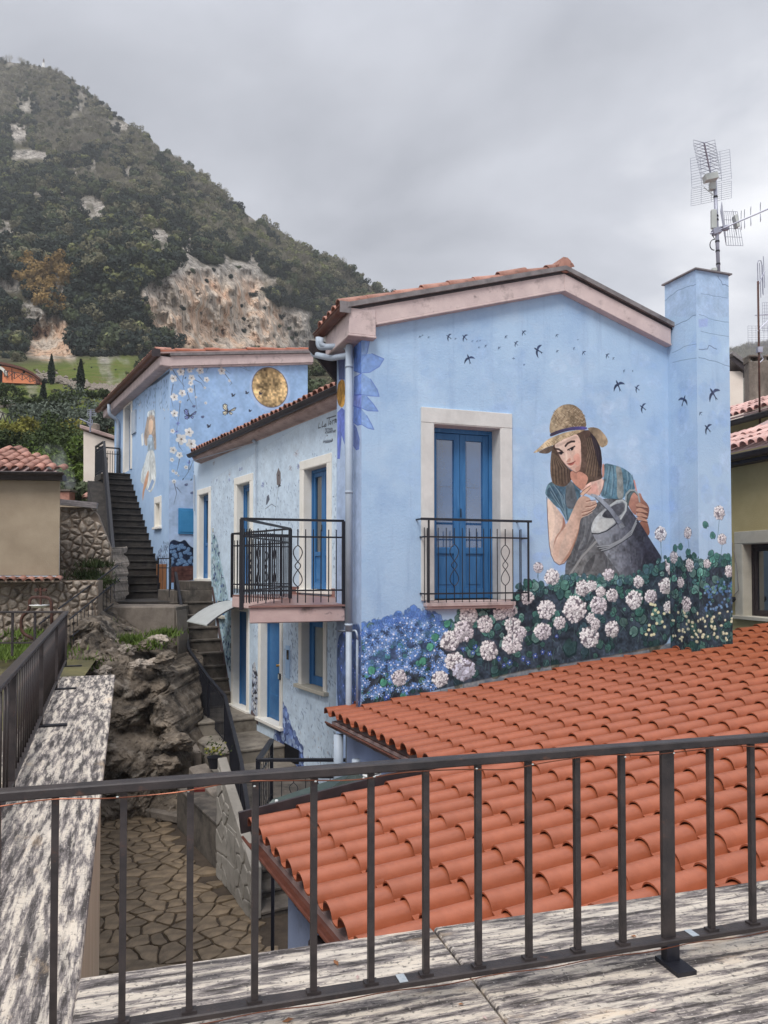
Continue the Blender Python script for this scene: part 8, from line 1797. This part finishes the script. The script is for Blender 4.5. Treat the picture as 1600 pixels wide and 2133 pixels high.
# ================================================================ antennas on the skyline
def grid_panel(mb, C, ax, ay, nx_, ny_, r):
    for i in range(nx_): t = i / (nx_ - 1) * 2 - 1; mb.tube([C + ax * t - ay, C + ax * t + ay], r * .8, 5)
    for j in range(ny_): t = j / (ny_ - 1) * 2 - 1; mb.tube([C + ay * t - ax, C + ay * t + ax], r * .7, 5)
YA = 11.1; kz = YA / F
AP_ = lambda x, y, d=0: at(x, y, YA + d)
ma = empty('antenna', AP_(1496, 566), 'tall tv antenna mast with grid reflectors on the blue chimney', 'antenna', 'roof antennas')
mb = MB(); mb.tube([AP_(1497, 572), AP_(1489, 370)], .026, 10); mst = mb.build('mast', M['mast'], ma, smooth=True)
for y in (552, 525, 505, 460, 452, 412): b = MB(); t = (572 - y) / 202; c = AP_(1497 - 8 * t, y); b.tube([c, c + z * .025], .031, 10); b.build('clamp', M['iron'], mst)
# upper reflector, two tilted halves
for (xa, ya), (xb, yb), (xc, yc2), nx_, ny_, lab in (((1438, 330), (1520, 311), (1524, 372), 5, 12, 'reflector'), ((1440, 394), (1524, 377), (1524, 412), 5, 9, 'reflector')):
    Pa, Pb, Pc = AP_(xa, ya, .1), AP_(xb, yb, .1), AP_(xc, yc2, .02); ax = (Pb - Pa) / 2; ay = (Pc - Pb) / 2; b = MB(); grid_panel(b, (Pa + Pc) / 2, ax, ay, nx_, ny_, .0036); b.build(lab, M['wire'], ma)
b = MB(); A1, B1 = AP_(1481, 366, -.05), AP_(1467, 298, -.55); b.tube([A1, B1], .011, 8); bm_ = b.build('boom', M['mast'], ma)
for k in range(10):
    t = k / 9; C = A1.lerp(B1, t ** .85); b = MB(); wdt = (.15 - .0 * t) ; hgt = .045
    for sg in (-1, 1):
        c0 = C + Vector((sg * .025, 0, .01)); p1 = C + Vector((sg * wdt, .0, hgt)); p2 = C + Vector((sg * wdt, 0, -hgt)); b.tube([c0, p1, p2, c0], .0038, 5); b.tube([C, c0], .008, 5)
    b.build('dipole', M['wire'], bm_)
b = MB(); C = AP_(1480, 370, -.08); b.frame(C, Vector((.09, 0, .02)), Vector((0, .06, 0)), Vector((-.01, 0, .045))); b.frame(AP_(1484, 388, 0), Vector((.04, 0, 0)), Vector((0, .04, 0)), Vector((0, 0, .055))); b.tube([AP_(1466, 390), AP_(1488, 408)], .007, 6); b.build('feed_box', M['plastic'], ma, bevel=.01)
# second boom pointing right
b = MB(); A2, B2 = AP_(1480, 487), AP_(1640, 418, -.35); b.tube([A2, B2], .011, 8); bm2 = b.build('boom', M['mast'], ma)
for x, y in ((1545, 458), (1552, 455), (1565, 449), (1585, 441), (1606, 432)):
    t = (x - 1480) / 160; C = A2.lerp(B2, t); b = MB()
    for sg in (-1, 1): b.tube([C + z * sg * .02, C + Vector((-.018, -.05, sg * .12)), C + Vector((.02, .04, sg * .12)), C + z * sg * .02], .0038, 5)
    b.build('dipole', M['wire'], bm2)
b = MB(); C = AP_(1533, 462, -.08); b.frame(C, Vector((.02, 0, .008)), Vector((0, .05, 0)), Vector((.02, 0, -.085))); b.tube([AP_(1526, 436), AP_(1534, 490)], .004, 5); b.build('feed_box', M['plastic'], ma, bevel=.01)
Pa, Pb, Pc, Pd = AP_(1508, 440, .1), AP_(1536, 441, -.12), AP_(1548, 512, -.12), AP_(1513, 511, .1)
b = MB()
for k in range(8):
    t = k / 7; b.tube([Pa.lerp(Pb, t), Pd.lerp(Pc, t)], .0032, 5)
for k in range(5): t = k / 4; b.tube([Pa.lerp(Pd, t), Pb.lerp(Pc, t)], .0032, 5)
b.build('reflector', M['wire'], ma)
b = MB(); b.prism([AP_(1503, 420, .2), AP_(1500, 440, -.1), AP_(1505, 470, -.1), AP_(1512, 510, .1), AP_(1508, 465, .25)], (.008, 0, 0)); b.build('side_reflector', M['wire'], ma)
b = MB(); b.frame(AP_(1487, 457), Vector((.04, 0, 0)), Vector((0, .03, 0)), Vector((0, 0, .14))); b.build('amplifier_box', M['plastic'], ma, bevel=.008)
b = MB(); b.frame(AP_(1493, 482), Vector((.06, 0, .02)), Vector((0, .05, 0)), Vector((-.01, 0, .04))); b.tube([AP_(1479, 487), AP_(1500, 478)], .012, 6); b.frame(AP_(1511, 475, -.03), Vector((.05, 0, .005)), Vector((0, .03, 0)), Vector((0, 0, .035))); b.build('bracket', M['mast'], ma, bevel=.008)
b = MB(); b.tube([AP_(1487 + -8 * math.cos(t) , 510 + 11 * math.sin(t)) for t in np.linspace(-1.7, 1.7, 14)], .007, 6); b.tube([AP_(1484, 489), AP_(1489, 499)], .006, 5); b.build('cable_loop', M['iron'], ma)
b = MB(); b.box(AP_(1488, 562), .07, .06, .05); b.build('base_box', M['plastic'], ma, bevel=.006)
# antenna at the right edge
YB = 16.5; BP = lambda x, y, d=0: at(x, y, YB + d)
mb2 = empty('antenna', BP(1582, 900), 'rusty pole antenna with loop aerial at the right edge', 'antenna', 'roof antennas')
b = MB(); b.tube([BP(1583, 895), BP(1579, 586)], .022, 8); b.build('mast', M['rust'], mb2, smooth=True)
b = MB()
for x0, y0, x1, y1 in ((1590, 534, 1593, 600), (1582, 548, 1585, 620), (1588, 552, 1590, 615)): b.tube([BP(x0, y0), BP(x1, y1)], .008, 5)
b.tube([BP(1579, 590), BP(1578, 548), BP(1580, 543), BP(1585, 543), BP(1587, 550), BP(1589, 612)], .009, 6); b.tube([BP(1578, 596), BP(1593, 566)], .014, 6); b.build('dipole', M['wire'], mb2)
b = MB(); b.tube([BP(1573, 657), BP(1600, 655)], .01, 6); b.tube([BP(1578, 690), BP(1600, 668)], .013, 6); b.frame(BP(1582, 729), Vector((.05, 0, 0)), Vector((0, .05, 0)), Vector((0, 0, .06))); b.tube([BP(1584, 738), BP(1590, 748), BP(1582, 756)], .012, 6); b.build('bracket', M['mast'], mb2)
for Pq in ((1558, 679, 1600, 722), (1588, 630, 1612, 690)):
    Pa, Pc = BP(Pq[0], Pq[1], .3), BP(Pq[2], Pq[3], .3); ax = Vector(((Pc.x - Pa.x) / 2, 0, 0)); ay = Vector((0, 0, (Pa.z - Pc.z) / 2)); b = MB(); grid_panel(b, (Pa + Pc) / 2, ax, ay, 6, 10, .004); b.build('reflector', M['wire'], mb2)
b = MB(); b.tube([BP(1583, 880), BP(1588, 885), BP(1586, 896), BP(1582, 898)], .012, 6); b.build('cable', M['plastic'], mb2)
# little antenna on the cream house
YC = 29; CP = lambda x, y: at(x, y, YC); ca3 = empty('antenna', CP(189, 905), 'small white antenna on the roof of the cream house', 'antenna', 'roof antennas')
b = MB(); b.tube([CP(188, 900), CP(189, 855)], .03, 6); b.tube([CP(166, 872), CP(192, 884)], .02, 5); b.build('mast', M['wire'], ca3)
b = MB(); Pa, Pc = CP(183, 853), CP(200, 866); grid_panel(b, (Pa + Pc) / 2, Vector(((Pc.x - Pa.x) / 2, 0, 0)), Vector((0, 0, (Pa.z - Pc.z) / 2)), 5, 4, .012); b.build('reflector', M['wire'], ca3)
b = MB(); b.tube([CP(188 + 5 * math.cos(t), 880 + 8 * math.sin(t)) for t in np.linspace(0, 6.28, 14)], .016, 5); b.build('cable_loop', M['wire'], ca3)

# ================================================================ damp air: one closed box of thin haze round everything
hz = MB(); hz.frame((100, 420, 210), Vector((1000, 0, 0)), Vector((0, 520, 0)), Vector((0, 0, 216))); hm_ = bpy.data.materials.new('haze_air'); hm_.use_nodes = True; t = hm_.node_tree; t.nodes.clear()
ho = t.nodes.new('ShaderNodeOutputMaterial'); hv_ = t.nodes.new('ShaderNodeVolumePrincipled'); hv_.inputs['Density'].default_value = .00033; hv_.inputs['Color'].default_value = (.92, .94, .97, 1); t.links.new(hv_.outputs[0], ho.inputs['Volume'])
o = hz.build('haze', hm_); o['kind'] = 'stuff'
